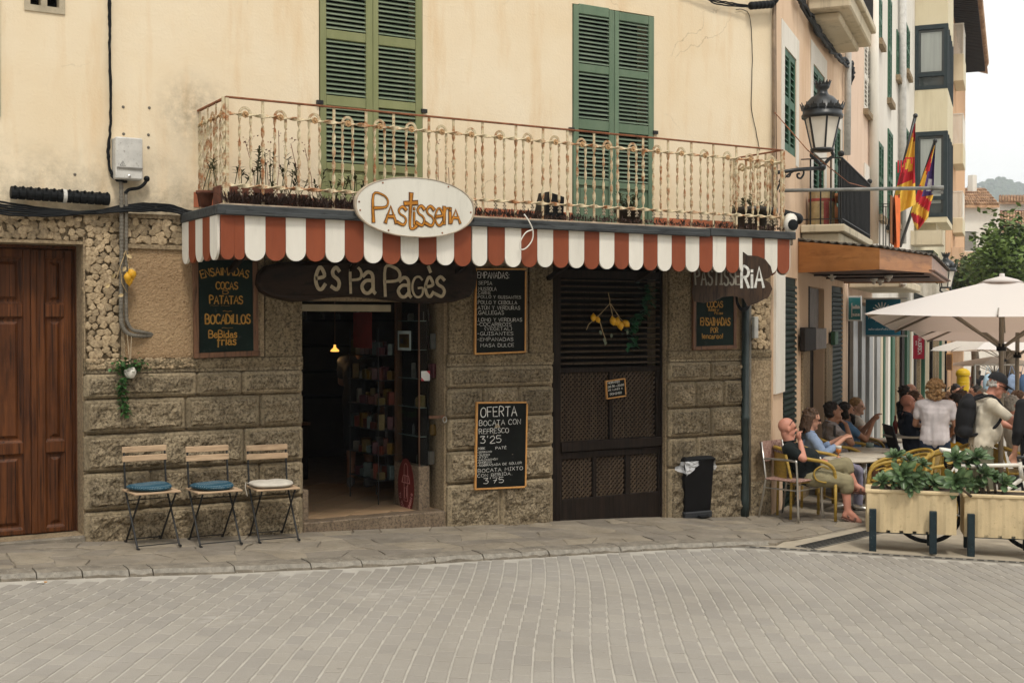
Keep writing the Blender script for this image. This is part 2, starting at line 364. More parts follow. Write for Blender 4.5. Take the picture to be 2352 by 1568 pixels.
 # materials of the place
def special_mats():
 m,t,b=base('stucco',.9,0,.2)
 v=pos(t);vs=pos(t,(1.6,1.6,.22))
 c=ramp(t,noise(t,v,.9,6,.6),.3,.72,(.72,.59,.405),(.78,.68,.515))
 c=mix(t,ramp(t,noise(t,vs,2.2,6,.65),.52,.78),c,(.67,.49,.29))
 c=mix(t,mth(t,'MULTIPLY',ramp(t,noise(t,v,3.1,8,.7),.55,.75),.35),c,(.80,.66,.44))
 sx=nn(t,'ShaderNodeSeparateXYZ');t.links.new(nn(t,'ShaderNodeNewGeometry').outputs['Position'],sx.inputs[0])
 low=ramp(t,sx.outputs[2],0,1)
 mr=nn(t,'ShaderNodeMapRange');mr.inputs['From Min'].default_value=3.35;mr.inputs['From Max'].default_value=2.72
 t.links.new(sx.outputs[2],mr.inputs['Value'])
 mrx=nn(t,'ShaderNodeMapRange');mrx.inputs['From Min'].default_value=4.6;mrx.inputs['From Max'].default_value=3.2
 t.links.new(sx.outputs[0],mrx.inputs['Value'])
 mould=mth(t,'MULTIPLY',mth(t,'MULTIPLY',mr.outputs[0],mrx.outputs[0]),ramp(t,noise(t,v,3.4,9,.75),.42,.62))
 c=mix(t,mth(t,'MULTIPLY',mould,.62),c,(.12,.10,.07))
 for px_,pz_,r_,k_ in ((3.17,3.62,.40,.42),(4.55,3.0,.75,.26)):
  d=nn(t,'ShaderNodeVectorMath',operation='DISTANCE');t.links.new(v,d.inputs[0]);d.inputs[1].default_value=(px_,0,pz_)
  mr2=nn(t,'ShaderNodeMapRange');mr2 .inputs['From Min'].default_value=r_;mr2 .inputs['From Max'].default_value=.03
  t.links.new(d.outputs['Value'],mr2 .inputs['Value'])
  c=mix(t,mth(t,'MULTIPLY',mth(t,'MULTIPLY',mr2 .outputs[0],ramp(t,noise(t,v,11,9,.75),.35,.62)),k_*1.3),c,(.11,.10,.075))
 vo=nn(t,'ShaderNodeTexVoronoi',feature='DISTANCE_TO_EDGE');vo.inputs['Scale'].default_value=.8
 wv=nn(t,'ShaderNodeVectorMath',operation='ADD');nzc=nn(t,'ShaderNodeTexNoise');nzc.inputs['Scale'].default_value=3.5;nzc.inputs['Detail'].default_value=6
 t.links.new(v,nzc.inputs['Vector']);t.links.new(v,wv.inputs[0]);sc_=nn(t,'ShaderNodeVectorMath',operation='SCALE');sc_.inputs['Scale'].default_value=.35
 t.links.new(nzc.outputs['Color'],sc_.inputs[0]);t.links.new(sc_.outputs[0],wv.inputs[1]);t.links.new(wv.outputs[0],vo.inputs['Vector'])
 crack=mth(t,'MULTIPLY',mth(t,'LESS_THAN',vo.outputs['Distance'],.0028),ramp(t,noise(t,v,1.1,3),.5,.62))
 c=mix(t,mth(t,'MULTIPLY',crack,.35),c,(.2,.14,.08))
 t.links.new(c,b.inputs['Base Color'])
 h=mth(t,'ADD',noise(t,v,45,6,.6),mth(t,'MULTIPLY',noise(t,v,5,4),1.5));bump(t,b,h,.22,.012)
 def render_mat(name,a,c_,str_,bm=.15):
  m,t,b=base(name,.9,0,.2);v=pos(t);vs=pos(t,(2,2,.2))
  q=ramp(t,noise(t,v,.8,6,.6),.3,.7,a,c_)
  q=mix(t,mth(t,'MULTIPLY',ramp(t,noise(t,vs,2.4,7,.68),.52,.72),.6),q,str_)
  t.links.new(q,b.inputs['Base Color']);bump(t,b,noise(t,v,40,6),bm,.01)
 render_mat('peach',(.64,.455,.31),(.72,.545,.39),(.50,.31,.17))
 render_mat('pinkish',(.66,.49,.37),(.73,.57,.45),(.55,.39,.27))
 render_mat('whitewash',(.66,.62,.55),(.74,.71,.64),(.5,.45,.38))
 render_mat('paint_cream',(.60,.53,.37),(.66,.60,.44),(.47,.4,.26))
 render_mat('orange_render',(.60,.36,.2),(.66,.42,.25),(.5,.28,.15))
 render_mat('slab_concrete',(.52,.45,.32),(.6,.53,.40),(.16,.13,.09))
 def stone(name,a,c_,d_,bs,bd,rand=.25,rgh=.9):
  m,t,b=base(name,rgh,0,.25);v=pos(t)
  n1=noise(t,v,4,8,.68);n2=noise(t,v,44,8,.72)
  q=ramp(t,n1,.3,.7,a,c_)
  q=mix(t,ramp(t,n2,.44,.62),q,d_)
  vs=pos(t,(5,5,.5));q=mix(t,mth(t,'MULTIPLY',ramp(t,noise(t,vs,1.3,6,.7),.5,.7),.55),q,[x*.34 for x in a])
  q=mix(t,mth(t,'MULTIPLY',ramp(t,noise(t,v,9,10,.75),.6,.75),.6),q,(.46,.37,.25))
  if rand:q=mix(t,1.0,q,ramp(t,prand(t),0,1,(1-rand,)*3,(1+rand,)*3),'MULTIPLY')
  t.links.new(q,b.inputs['Base Color'])
  h=mth(t,'ADD',noise(t,v,bs,8,.7),mth(t,'MULTIPLY',noise(t,v,bs*4,5,.6),.3));bump(t,b,h,.7,bd)
 stone('block_stone',(.245,.192,.122),(.40,.325,.215),(.065,.049,.03),26,.045)
 stone('block_margin',(.24,.19,.12),(.34,.275,.18),(.14,.11,.07),60,.008,.2)
 stone('pitted_stone',(.235,.18,.108),(.35,.275,.17),(.06,.045,.026),30,.045,0)
 stone('rubble',(.37,.28,.17),(.50,.39,.255),(.24,.175,.105),30,.012,.3)
 stone('mortar_wall',(.28,.21,.127),(.38,.295,.188),(.16,.115,.07),40,.01,0)
 stone('granite',(.17,.125,.085),(.25,.19,.13),(.075,.055,.04),60,.003,0,.45)
 m,t,b=base('roughcast',.95,0,.2);v=pos(t)
 q=ramp(t,noise(t,v,2,7,.6),.3,.7,(.365,.24,.135),(.46,.32,.185));q=mix(t,ramp(t,noise(t,v,55,5,.7),.52,.7),q,(.25,.155,.082))
 t.links.new(q,b.inputs['Base Color']);bump(t,b,noise(t,v,48,5,.65),1.0,.03)
 m,t,b=base('flag',.85,0,.25);v=pos(t)
 q=ramp(t,noise(t,v,3,8,.65),.3,.7,(.19,.163,.127),(.295,.26,.21))
 q=mix(t,1.0,q,ramp(t,prand(t),0,1,(.82,.82,.84),(1.15,1.12,1.05)),'MULTIPLY')
 q=mix(t,mth(t,'MULTIPLY',ramp(t,noise(t,v,17,9,.75),.52,.7),.7),q,(.13,.11,.085))
 q=mix(t,mth(t,'MULTIPLY',ramp(t,noise(t,v,6,9,.8),.62,.72),.6),q,(.45,.41,.35))
 t.links.new(q,b.inputs['Base Color']);bump(t,b,mth(t,'ADD',noise(t,v,14,8,.7),mth(t,'MULTIPLY',noise(t,v,90,4),.3)),.6,.02)
 m,t,b=base('paver',.85,0,.25);v=pos(t)
 q=ramp(t,noise(t,v,.7,6,.6),.3,.7,(.245,.226,.196),(.31,.289,.256))
 q=mix(t,1.0,q,ramp(t,prand(t),0,1,(.93,.93,.94),(1.06,1.055,1.04)),'MULTIPLY')
 q=mix(t,mth(t,'MULTIPLY',ramp(t,noise(t,v,3.2,9,.75),.55,.75),.3),q,(.2,.175,.145))
 q=mix(t,mth(t,'MULTIPLY',ramp(t,noise(t,v,130,3,.6),.5,.66),.35),q,(.19,.165,.14))
 q=mix(t,mth(t,'MULTIPLY',ramp(t,noise(t,pos(t,(.55,2.2,1)),1.9,8,.7),.66,.74),.55),q,(.52,.49,.44))
 q=mix(t,mth(t,'MULTIPLY',ramp(t,noise(t,v,.33,4,.6),.5,.68),.28),q,(.21,.185,.15))
 gv=nn(t,'ShaderNodeTexVoronoi');gv.inputs['Scale'].default_value=2.6;t.links.new(v,gv.inputs['Vector'])
 q=mix(t,mth(t,'MULTIPLY',mth(t,'LESS_THAN',gv.outputs['Distance'],.05),.4),q,(.13,.115,.1))
 for sx_,sy_,r_ in ((2.45,-3.0,.34),(3.05,-2.3,.3),(3.9,-2.6,.55),(4.9,-2.0,.3),(3.3,-1.75,.25)):
  d=nn(t,'ShaderNodeVectorMath',operation='DISTANCE');t.links.new(v,d.inputs[0]);d.inputs[1].default_value=(sx_,sy_,gz(sx_)-.05)
  m2=nn(t,'ShaderNodeMapRange');m2 .inputs['From Min'].default_value=r_;m2 .inputs['From Max'].default_value=.02;t.links.new(d.outputs['Value'],m2 .inputs['Value'])
  q=mix(t,mth(t,'MULTIPLY',mth(t,'MULTIPLY',m2 .outputs[0],ramp(t,noise(t,pos(t,(4,14,1)),1.0,8,.75),.5,.66)),.6),q,(.5,.47,.43))
 t.links.new(q,b.inputs['Base Color']);bump(t,b,noise(t,v,160,4,.6),.25,.004)
 def wood(name,a,c_,rgh=.45,sc=(14,14,.9),dk=.3,spec=.4):
  m,t,b=base(name,rgh,0,spec);v=pos(t,sc)
  n1=noise(t,v,1.0,7,.62,1.2);q=ramp(t,n1,.3,.7,a,c_)
  q=mix(t,ramp(t,noise(t,pos(t,(sc[0]*4,sc[1]*4,sc[2]*2)),1.0,5,.6,.4),.5,.68),q,[x*dk for x in a])
  q=mix(t,mth(t,'MULTIPLY',ramp(t,noise(t,pos(t),2.2,6,.65),.5,.75),.45),q,[x*.45 for x in a])
  t.links.new(q,b.inputs['Base Color']);bump(t,b,n1,.12,.005)
 wood('door_wood',(.045,.014,.005),(.155,.052,.015),.5,spec=.22)
 wood('dark_wood',(.009,.006,.0045),(.024,.015,.010),.7,spec=.15)
 wood('lattice_wood',(.048,.033,.022),(.10,.07,.045),.7,spec=.15)
 wood('slab_wood',(.03,.017,.010),(.075,.042,.024),.55,(9,9,2),spec=.25)
 wood('log_wood',(.014,.008,.005),(.036,.02,.012),.6,(1.2,8,8),spec=.2)
 wood('frame_wood',(.12,.055,.026),(.19,.09,.045),.6,(10,10,1.5))
 wood('light_wood',(.46,.315,.195),(.57,.41,.265),.5,(1.5,12,20),.75)
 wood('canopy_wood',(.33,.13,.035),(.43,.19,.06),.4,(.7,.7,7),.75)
 wood('beam_wood',(.028,.032,.034),(.06,.066,.068),.75,(1.2,9,14))
 wood('pine_trim',(.5,.24,.065),(.6,.31,.1),.5,(8,8,8),.8)
 def paint(name,a,c_,under,amt=.64,rgh=.6):
  m,t,b=base(name,rgh,0,.3);v=pos(t)
  q=ramp(t,noise(t,pos(t,(3,3,.8)),2,6,.6),.3,.7,a,c_)
  q=mix(t,mth(t,'MULTIPLY',ramp(t,noise(t,pos(t,(4,4,9)),2.2,8,.72),amt,amt+.07),.8),q,under)
  q=mix(t,1.0,q,ramp(t,prand(t),0,1,(.9,.9,.89),(1.05,1.05,1.05)),'MULTIPLY');q=mix(t,mth(t,'MULTIPLY',ramp(t,noise(t,pos(t,(9,9,1.1)),1.5,7,.7),.55,.75),.3),q,[x*.5 for x in a])
  t.links.new(q,b.inputs['Base Color']);bump(t,b,noise(t,v,60,5),.12,.004)
 paint('olive_paint',(.195,.215,.095),(.255,.265,.13),(.09,.15,.10))
 paint('slat_paint',(.14,.19,.125),(.215,.255,.175),(.36,.36,.28),.6)
 paint('green_paint',(.105,.165,.105),(.15,.21,.14),(.3,.33,.25),.66)
 paint('slat_paint_right',(.13,.18,.13),(.185,.235,.17),(.3,.31,.25),.64)
 paint('deep_green',(.03,.095,.055),(.045,.125,.07),(.08,.15,.1),.68)
 paint('white_paint',(.66,.63,.56),(.76,.73,.66),(.5,.45,.37),.66)
 paint('rust_red_paint',(.20,.046,.017),(.25,.062,.024),(.15,.04,.02),.62)
 paint('sign_white',(.62,.60,.53),(.70,.68,.61),(.42,.36,.28),.68)
 m,t,b=base('rusty_iron',.65,0,.3);v=pos(t)
 q=ramp(t,noise(t,v,5,6,.6),.3,.7,(.50,.41,.255),(.62,.545,.375))
 q=mix(t,ramp(t,noise(t,v,9,8,.72),.47,.60),q,(.31,.13,.048));q=mix(t,ramp(t,noise(t,v,31,6,.7),.6,.68),q,(.15,.07,.035))
 t.links.new(q,b.inputs['Base Color']);bump(t,b,noise(t,v,90,5),.3,.004)
 m,t,b=base('glass',.03,0,.5);b.inputs['Transmission Weight'].default_value=1.0;b.inputs['IOR'].default_value=1.15;b.inputs['Base Color'].default_value=(.9,.95,.94,1)
 m,t,b=base('window_glass',.08,0,.6);b.inputs['Base Color'].default_value=(.05,.06,.06,1)
special_mats()
mat('rust',(.22,.085,.04),.8,.35,14,.3,90)
mat('black_plastic',(.005,.005,.006),.4,.2,8,.05,spec=.2)
mat('cable_black',(.007,.008,.009),.55,.3,20,.1,spec=.15)
mat('black_iron',(.018,.018,.018),.5,.3,18,.15)
mat('shade_black',(.006,.0055,.005),.95,.2,3,0,spec=.05)  # near-black that stands for the shade inside rooms, cases and gaps
mat('conduit_grey',(.15,.135,.11),.6,.2,12,.1)
mat('grey_box',(.52,.51,.48),.55,.16,9,.05,dirt=((.3,.28,.25),.4))
mat('alu',(.62,.6,.56),.3,.1,9,.03,metal=.9)
mat('steel',(.5,.5,.49),.28,.1,9,.03,metal=1)
mat('board_black',(.005,.006,.005),.65,.4,5,.03,dirt=((.018,.019,.018),.1),spec=.12)
mat('board_green',(.006,.014,.011),.65,.4,4,.04,dirt=((.03,.036,.033),.2),spec=.12)
mat('chalk',(.62,.61,.57),.9,.25,30,0)
mat('ochre_letters',(.36,.19,.035),.7,.25,20,0)
mat('cream_letters',(.50,.42,.29),.7,.2,20,.05)
mat('letter_orange',(.42,.17,.018),.5,.3,9,0)
mat('letter_brown',(.10,.032,.008),.5,.2,9,0)
mat('terracotta',(.36,.12,.06),.85,.2,6,.15);mat('pot_clay',(.13,.05,.03),.9,.4,9,.3)
mat('leaf_dark',(.05,.085,.02),.5,.3,6,0,rand=.35)
mat('leaf_green',(.045,.12,.03),.45,.3,6,0,rand=.35)
# ground
def sm(t):t=max(0,min(1,t)); return t*t*(3-2*t)
def pz(x): return gz(x)-.028*sm((x-7.8)/1.6)
ROADZ=-.045
road=MB()
road.add([(-90,-90,gz(-90)-.05),(500,-90,gz(500)-.05),(500,500,gz(500)-.05),(-90,500,gz(-90)-.05)],[(0,1,2,3)])
road=structure(road,'road',mat('joint_sand',(.375,.35,.305),.95,.12,5,.2))
kpts=[(-60,1323),(0,1320),(85,1316),(190,1312),(298,1309),(352,1307),(540,1301),(715,1293.5),(832,1288.5),(1000,1280),(1112,1273),(1200,1268.5),(1262,1265),(1355,1259.5),(1426,1255.5),(1531,1250),(1640,1246),(1771,1242)]
KP=[G(x,y,0) for x,y in kpts]
for p in KP:p.z=0
BACK=[V((p.x,p.y+.24,0)) for p in KP]
def kerb_y(x):
 for a,b in zip(KP,KP[1:]):
  if a.x<=x<=b.x: return a.y+(b.y-a.y)*(x-a.x)/(b.x-a.x)
 return KP[0].y if x<KP[0].x else KP[-1].y
PA=math.radians(57.4);pu=V((math.cos(PA),math.sin(PA),0));pv=V((-math.sin(PA),math.cos(PA),0))
PW,PL=.112,.225
TL=[G(1690,1256,ROADZ),G(1850,1264,ROADZ),G(2060,1276,ROADZ),G(2352,1294,ROADZ)]
def road_ok(x,y):
 if x<KP[0].x-1.5 or y<-9.6: return False
 lim=kerb_y(x)-.015 if x<TL[0].x else TL[0].y+(TL[3].y-TL[0].y)*(x-TL[0].x)/(TL[3].x-TL[0].x)-.01
 return y<lim
items=[]
for i in range(-75,75):
 bend=0
 for j in range(-40,60):
  u=j*PL+(PL*.5 if i%2 else 0);v_=i*PW
  c=V((2.0,-5.0,0))+pu*u+pv*(v_+.035*math.sin(u*1.1+.4))
  if not all(road_ok(c.x+dx,c.y+dy) for dx in (-.06,.06) for dy in (-.09,.09)): continue
  q=c-V((CAMP.x,CAMP.y,0));z=q.dot(V((FWD.x,FWD.y,0)))
  if z<2.2: continue
  px_=1176+FPX*q.dot(RGT)/z;inview=-60<px_<2412 and z>6.1
  if z<4.5 and not inview: continue
  items.append((0 if inview else 1,z,c))
items.sort(key= lambda q:(q[0],q[1]))
ang0=PA
mats_=MATS['paver']
variants=[]
for k in range(5):
 m_=MB();r_=random.Random(k)
 a,b_=PL/2-.0045-r_.uniform(0,.002),PW/2-.005-r_.uniform(0,.002);e=.006
 q=[(-a,-b_),(a,-b_),(a,b_),(-a,b_)]
 q=[(x+r_.uniform(-.0015,.0015),y+r_.uniform(-.0015,.0015)) for x,y in q]
 m_.add([(x,y,-.02) for x,y in q]+[(x,y,.001) for x,y in q]+[(x*(1-e/a),y*(1-e/b_),.0045) for x,y in q],[(0,1,5,4),(1,2,6,5),(2,3,7,6),(3,0,4,7),(4,5,9,8),(5,6,10,9),(6,7,11,10),(7,4,8,11),(8,9,10,11)])
 variants.append(m_)
vm=[m_.mesh('paver',mats_) for m_ in variants]
ry=math.atan(SLOPE)
tilt=Matrix.Rotation(ry,4,'Y')
rest=MB()
for n_,(f_,z,c) in enumerate(items):
 k=random.randrange(5)
 Mx=Matrix.Translation((c.x,c.y,gz(c.x)-.05+rnd(0,.0015)))@tilt@Matrix.Rotation(ang0+rnd(-.004,.004),4,'Z')
 if n_<300:
  o=link('paver',vm[k],road);o.matrix_basis=Mx
 else :
  rest.M=Mx;rest.add(variants[k].v,variants[k].f)
rest.M= None
rest.build('pavers_beyond',mats_,road,kind='stuff')
pave=MB()
xs=[KP[0].x+i*.25 for i in range(int((12.5-KP[0].x)/.25)+1)]
EDGE=[G(1771,1242,-.03),G(1809,1241.6,-.03),G(1983,1207,-.03),G(2075,1188,-.03),G(2150,1172,-.03)]
def front_y(x):
 if x<=KP[-1].x: return kerb_y(x)+.2
 for a,b in zip(EDGE,EDGE[1:]):
  if a.x<=x<=b.x: return a.y+(b.y-a.y)*(x-a.x)/(b.x-a.x)
 return EDGE[-1].y+(x-EDGE[-1].x)*(EDGE[-1].y-EDGE[-2].y)/(EDGE[-1].x-EDGE[-2].x)
vs=[];fs=[]
for x in xs:
 vs+=[(x,front_y(x),pz(x)-.012),(x,.35+max(0,x-9.2)*.9,pz(x)-.012),(x,front_y(x),pz(x)-.3)]
for i in range(len(xs)-1):
 a,b=3*i,3*i+3
 fs+=[(a,b,b+1,a+1),(a+2,b+2,b,a)]
pave.add(vs,fs)
pavement=structure(pave,'pavement',mat('pave_bed',(.215,.185,.145),.95,.3,10,.4))
rf=random.Random(3)
nx=34;rows=5
gridp={}
for i in range(nx+1):
 for j in range(rows+1):
  x=KP[0].x+(10.6-KP[0].x)*i/nx;f=j/rows
  jx=rf.uniform(-.09,.09) if 0<i<nx else 0;jy=rf.uniform(-.3,.3)/rows if 0<j<rows else 0
  x+=jx+(.13 if j%2 else 0)
  y0=front_y(x)+.03;y1=-.015 if x<9.6 else -.015+(x-9.6)*.75
  gridp[i,j]=V((x,y0+(y1-y0)*(f+jy),0))
for i in range(nx):
 for j in range(rows):
  if rf.random()<.04: continue
  q=[gridp[i,j],gridp[i+1,j],gridp[i+1,j+1],gridp[i,j+1]];c=sum(q,V())/4
  poly=[]
  for k in range(4):
   a,b=q[k],q[(k+1)%4]
   poly+=[a,a.lerp(b,rf.uniform(.35,.65))+V((rf.uniform(-.02,.02),rf.uniform(-.02,.02),0))]
  poly=[p+(c-p).normalized()*rf.uniform(.001,.005) for p in poly]
  h=rf.uniform(-.002,.002);n_=len(poly);m_=MB()
  m_.add([(p.x,p.y,pz(p.x)-.03) for p in poly]+[(p.x,p.y,pz(p.x)+h-.004) for p in poly]+[(p.x+(c.x-p.x)*.06,p.y+(c.y-p.y)*.06,pz(p.x)+h+rf.uniform(-.001,.001)) for p in poly],[(k,(k+1)%n_,n_+(k+1)%n_,n_+k) for k in range(n_)]+[(n_+k,n_+(k+1)%n_,2*n_+(k+1)%n_,2*n_+k) for k in range(n_)]+[tuple(range(2*n_,3*n_))])
  m_.build('flagstone',MATS['flag'],pavement)
mat('kerb',(.19,.165,.13),.85,.3,9,.5,60,dirt=((.5,.47,.42),.15));mat('kerb_edge',(.24,.22,.185),.85,.25,22,.5,60,dirt=((.14,.12,.1),.6))
for a,b in zip(KP,KP[1:]):
 m_=MB();n_=6;L0=[];gap=.004
 d=(b-a).normalized()
 for k in range(n_+1):
  p=(a+d*gap).lerp(b-d*gap,k/n_);w_=rf.uniform(-.008,.008)
  zt=pz(p.x)+.004+rf.uniform(-.004,.004);f_=p.y+w_
  L0 .append([(p.x,f_-.004,gz(p.x)-.13),(p.x,f_,zt-.035+rf.uniform(-.008,.008)),(p.x,f_+.02+rf.uniform(0,.01),zt-.004),(p.x,f_+.1,zt+.002),(p.x,p.y+.225,zt),(p.x,p.y+.23,zt-.1)])
 vs=[q for l in L0 for q in l];fs=[(i*6+k,(i+1)*6+k,(i+1)*6+k+1,i*6+k+1) for i in range(n_) for k in range(5)]
 fs+=[(0,1,2,3,4,5),tuple(n_*6+k for k in range(6))[::-1]]
 m_.add(vs,fs);m_.m=[1 if (i<n_*5 and i%5==1) else 0 for i in range(len(fs))];m_.build('kerbstone',[MATS['kerb'],MATS['kerb_edge']],pavement)
du=(TL[3]-TL[0]);du.z=0;du.normalize();dv=V((-du.y,du.x,0))
T0=V((TL[0].x,TL[0].y,0))+dv*.14-du*.1
tb=MB()
q=[T0-dv*.02,T0+du*14-dv*.02,T0+du*26+dv*24,T0+dv*4+du*1]
tb.add([(p.x,p.y,gz(p.x)-.042) for p in q],[(0,1,2,3)])
terr=structure(tb,'terrace',mat('terrace_joint',(.36,.31,.235),.95,.15,5,.2))
mat('slab',(.46,.39,.285),.8,.14,3,.15,60,rand=.1,dirt=((.33,.28,.21),.2))
for i in range(0,15):
 for j in range(-3,9):
  c=T0+du*(i*.62+(.31 if j%2 else 0)+.3)+dv*(j*.42+.23)
  if j<0 or c.y>front_y(c.x)+.35: continue
  m_=MB()
  m_.ocb(V((c.x,c.y,gz(c.x)-.062))-du*.305-dv*.205,du*.61+V((0,0,-SLOPE*du.x*.61)),dv*.41+V((0,0,-SLOPE*dv.x*.41)),V((0,0,.03)),.004)
  m_.build('slab',MATS['slab'],terr)
def gpt(p,dz): return V((p.x,p.y,gz(p.x)+dz))
dr=thing('slot_drain','long iron slot drain grating between grey street pavers and pale terrace slabs','drain',gpt(T0,-.06))
m_=MB();m_.obox(gpt(T0-dv*.125,-.08),du*9+V((0,0,-SLOPE*du.x*9)),dv*.1,V((0,0,.033)));m_.build('channel',mat('drain_shade',(.012,.012,.011),.9),dr)  # near-black fill just under the bars stands for the channel's shade
mat('drain_iron',(.19,.175,.15),.6,.2,12,.2)
m_=MB()
for s_ in (.0,.088):m_.obox(gpt(T0-dv*(.129-s_),-.06),du*9+V((0,0,-SLOPE*du.x*9)),dv*.02,V((0,0,.0175)))
m_.build('rail',MATS['drain_iron'],dr)
m_=MB()
for k in range(96):
 p=T0+du*(k*.094)-dv*.11;m_.obox(gpt(p,-.056),du*.03+dv*0+V((0,0,-SLOPE*du.x*.034)),dv*.07+du*.02,V((0,0,.0135)))
m_.build('crossbars',MATS['drain_iron'],dr,kind='stuff')
a,b=G(1850,1263,-.06),G(2025,1222,-.06);da=(b-a);da.z=0;ln=da.length;da.normalize();dn=V((-da.y,da.x,0))
dg=thing('drain_grate','grey perforated drain grate running diagonally under the first cream planter','drain',gpt(a,-.04))
m_=MB();m_.obox(gpt(a-dn*.09,-.045),da*(ln+1.2)+V((0,0,-SLOPE*da.x*(ln+1.2))),dn*.2,V((0,0,.012)));m_.build('plate',mat('grate_plate',(.2,.185,.16),.6,.2,10,.1),dg)
m_=MB()
for k in range(int((ln+1.1)/.035)):
 for j in range(5):
  p=a+da*(k*.035+(.017 if j%2 else 0))+dn*(-.075+j*.037);m_.obox(gpt(p,-.033),da*.02,dn*.022,V((0,0,.0025)))
m_.build('holes',MATS['drain_shade'],dg,kind='stuff')  # raised near-black pads painted as the shade of the perforations
c=G(1778,1198,-.05)
solo(MB().ocb(V((c.x-.02,c.y-.18,pz(c.x)+.001)),V((.5,.06,-.5*SLOPE)),V((.2,.3,-.2*SLOPE)),V((0,0,.006)),.003),'manhole_cover',mat('cover',(.12,.1,.078),.8,.25,20,.4),'dark rusty square manhole cover in the pavement under the aluminium armchair','manhole cover')
# main facade
XC=CORN.x
def X1(px,off=0.0): return F1(px,784,off).x
def Z1(px,py,off=0.0): return F1(px,py,off).z
Z0=-.75
house=thing('corner_house','ochre stuccoed corner house with a pastry shop in its stone ground floor','house',(X1(700),.15,Z1(700,1225)))
def hole_wall(mb,x0,x1,z0,z1,holes,y0,y1):
 """box wall (front y0, back y1) with rectangular openings; holes = (x0,x1,z0,z1)"""
 xs=sorted({x0,x1}|{q for h in holes for q in h[:2] if x0<q<x1});zs=sorted({z0,z1}|{q for h in holes for q in h[2:] if z0<q<z1})
 solid={}
 for i in range(len(xs)-1):
  for j in range(len(zs)-1):
   cx,cz=(xs[i]+xs[i+1])/2,(zs[j]+zs[j+1])/2
   solid[i,j]= not any(h[0]<cx<h[1] and h[2]<cz<h[3] for h in holes)
 for (i,j),s_ in solid.items():
  if not s_: continue
  a,b,c,d=xs[i],xs[i+1],zs[j],zs[j+1]
  mb.add([(a,y0,c),(b,y0,c),(b,y0,d),(a,y0,d)],[(0,1,2,3)]);mb.add([(a,y1,c),(b,y1,c),(b,y1,d),(a,y1,d)],[(3,2,1,0)])
  if not solid.get((i-1,j)):mb.add([(a,y0,c),(a,y1,c),(a,y1,d),(a,y0,d)],[(3,2,1,0)])
  if not solid.get((i+1,j)):mb.add([(b,y0,c),(b,y1,c),(b,y1,d),(b,y0,d)],[(0,1,2,3)])
  if not solid.get((i,j-1)):mb.add([(a,y0,c),(b,y0,c),(b,y1,c),(a,y1,c)],[(3,2,1,0)])
  if not solid.get((i,j+1)):mb.add([(a,y0,d),(b,y0,d),(b,y1,d),(a,y1,d)],[(0,1,2,3)])
XL=X1(-70)
ZS=2.70
sh1=(X1(734),X1(971.5),2.72,5.35);sh2=(X1(1314),X1(1501),2.72,Z1(1314,8))
vent=(X1(62),X1(168-12),Z1(60,24),5.1)
vent=(X1(60),X1(153),Z1(60,24),4.9)
shg=(XL-.6,X1(3),Z1(3,270),5.6)
door=(XL-.9,X1(190),Z1(190,1229),Z1(190,562))
shop=(X1(694),X1(1022),Z1(694,1205),Z1(694,690))
latt=(X1(1270),X1(1531),-.6,2.44)
m_=MB();hole_wall(m_,XL-1.2,XC,ZS,7.6,[sh1,sh2,vent,shg],0,.32)
m_.add([(XL-1.2,.32,7.6),(XC,.32,7.6),(XC,5,7.6),(XL-1.2,5,7.6)],[(0,1,2,3)])
m_.build('upper_wall',MATS['stucco'],house)
m_=MB();hole_wall(m_,XL-1.2,XC,Z0,ZS,[door,shop,latt],.02,.34)
m_.build('lower_wall',MATS['mortar_wall'],house)
m_=MB();hole_wall(m_,X1(446),XC,2.93-.13,2.93,[sh1,sh2],-.006,.0);m_.build('skirting',MATS['terracotta'],house)
for h in (sh1,sh2,vent,shg):MB().box((h[0]-.05,.3,h[2]-.1),(h[1]+.05,.33,h[3]+.1)).build('window_back',MATS['shade_black'],house)  # near-black sheets stand for the unlit rooms behind the openings
def rough(mb,x0,x1,z0,z1,y,amp,nx,nz,seed,border=.02,lift=.016,fq=11):
 """rock faced panel: smooth border, rough raised field"""
 vs=[];fs=[]
 for i in range(nx+1):
  for j in range(nz+1):
   x=x0+(x1-x0)*i/nx;z=z0+(z1-z0)*j/nz
   e=min(i,nx-i,j,nz-j)
   if e==0:yy=y
   else :
    n1=mnoise.noise(V((x*fq+seed,z*fq,seed*1.7)));n2=mnoise.noise(V((x*fq*2.7,z*fq*2.7,seed)))
    yy=y-lift*min(1,e/1.0)-amp*(n1+.55*n2+.25)
    x+=rnd(-.3,.3)*(x1-x0)/nx;z+=rnd(-.3,.3)*(z1-z0)/nz
   vs.append((x,min(yy,y),z))
 for i in range(nx):
  for j in range(nz):
   a=i*(nz+1)+j;fs.append((a,a+nz+1,a+nz+2,a+1))
 mb.add(vs,fs)
def block(x0,x1,z0,z1,seed,cham=.02,y=0.0,ret=0):
 m_=MB()
 m_.ocb(V((x0,y-.035,z0)),V((x1-x0,0,0)),V((0,.09,0)),V((0,0,z1-z0)),cham)
 b_=.038
 m_.mi=1;rough(m_,x0+b_,x1-b_,z0+b_*.8,z1-b_*.8,y-.0345,.032,max(4,int((x1-x0)/.022)),max(4,int((z1-z0)/.022)),seed)
 m_.build('stone_block',[MATS['block_margin'],MATS['block_stone']],house)
ZR=[1.385,1.172,.88,.563,.242,-.02]
def courses(xa,xb,splits,zbot,g=.016):
 for r in range(5):
  zt,zb=ZR[r],(ZR[r+1] if r<4 else zbot)
  xs=[xa]+[x for x in splits[r]]+[xb]
  for k in range(len(xs)-1):
   block(xs[k]+(.0015 if k else 0),xs[k+1]-(.0015 if k<len(xs)-2 else 0),zb+g*.5,zt-g*.5,r*7.3+k*3.1+xa)
xa,xb=X1(191),X1(693)
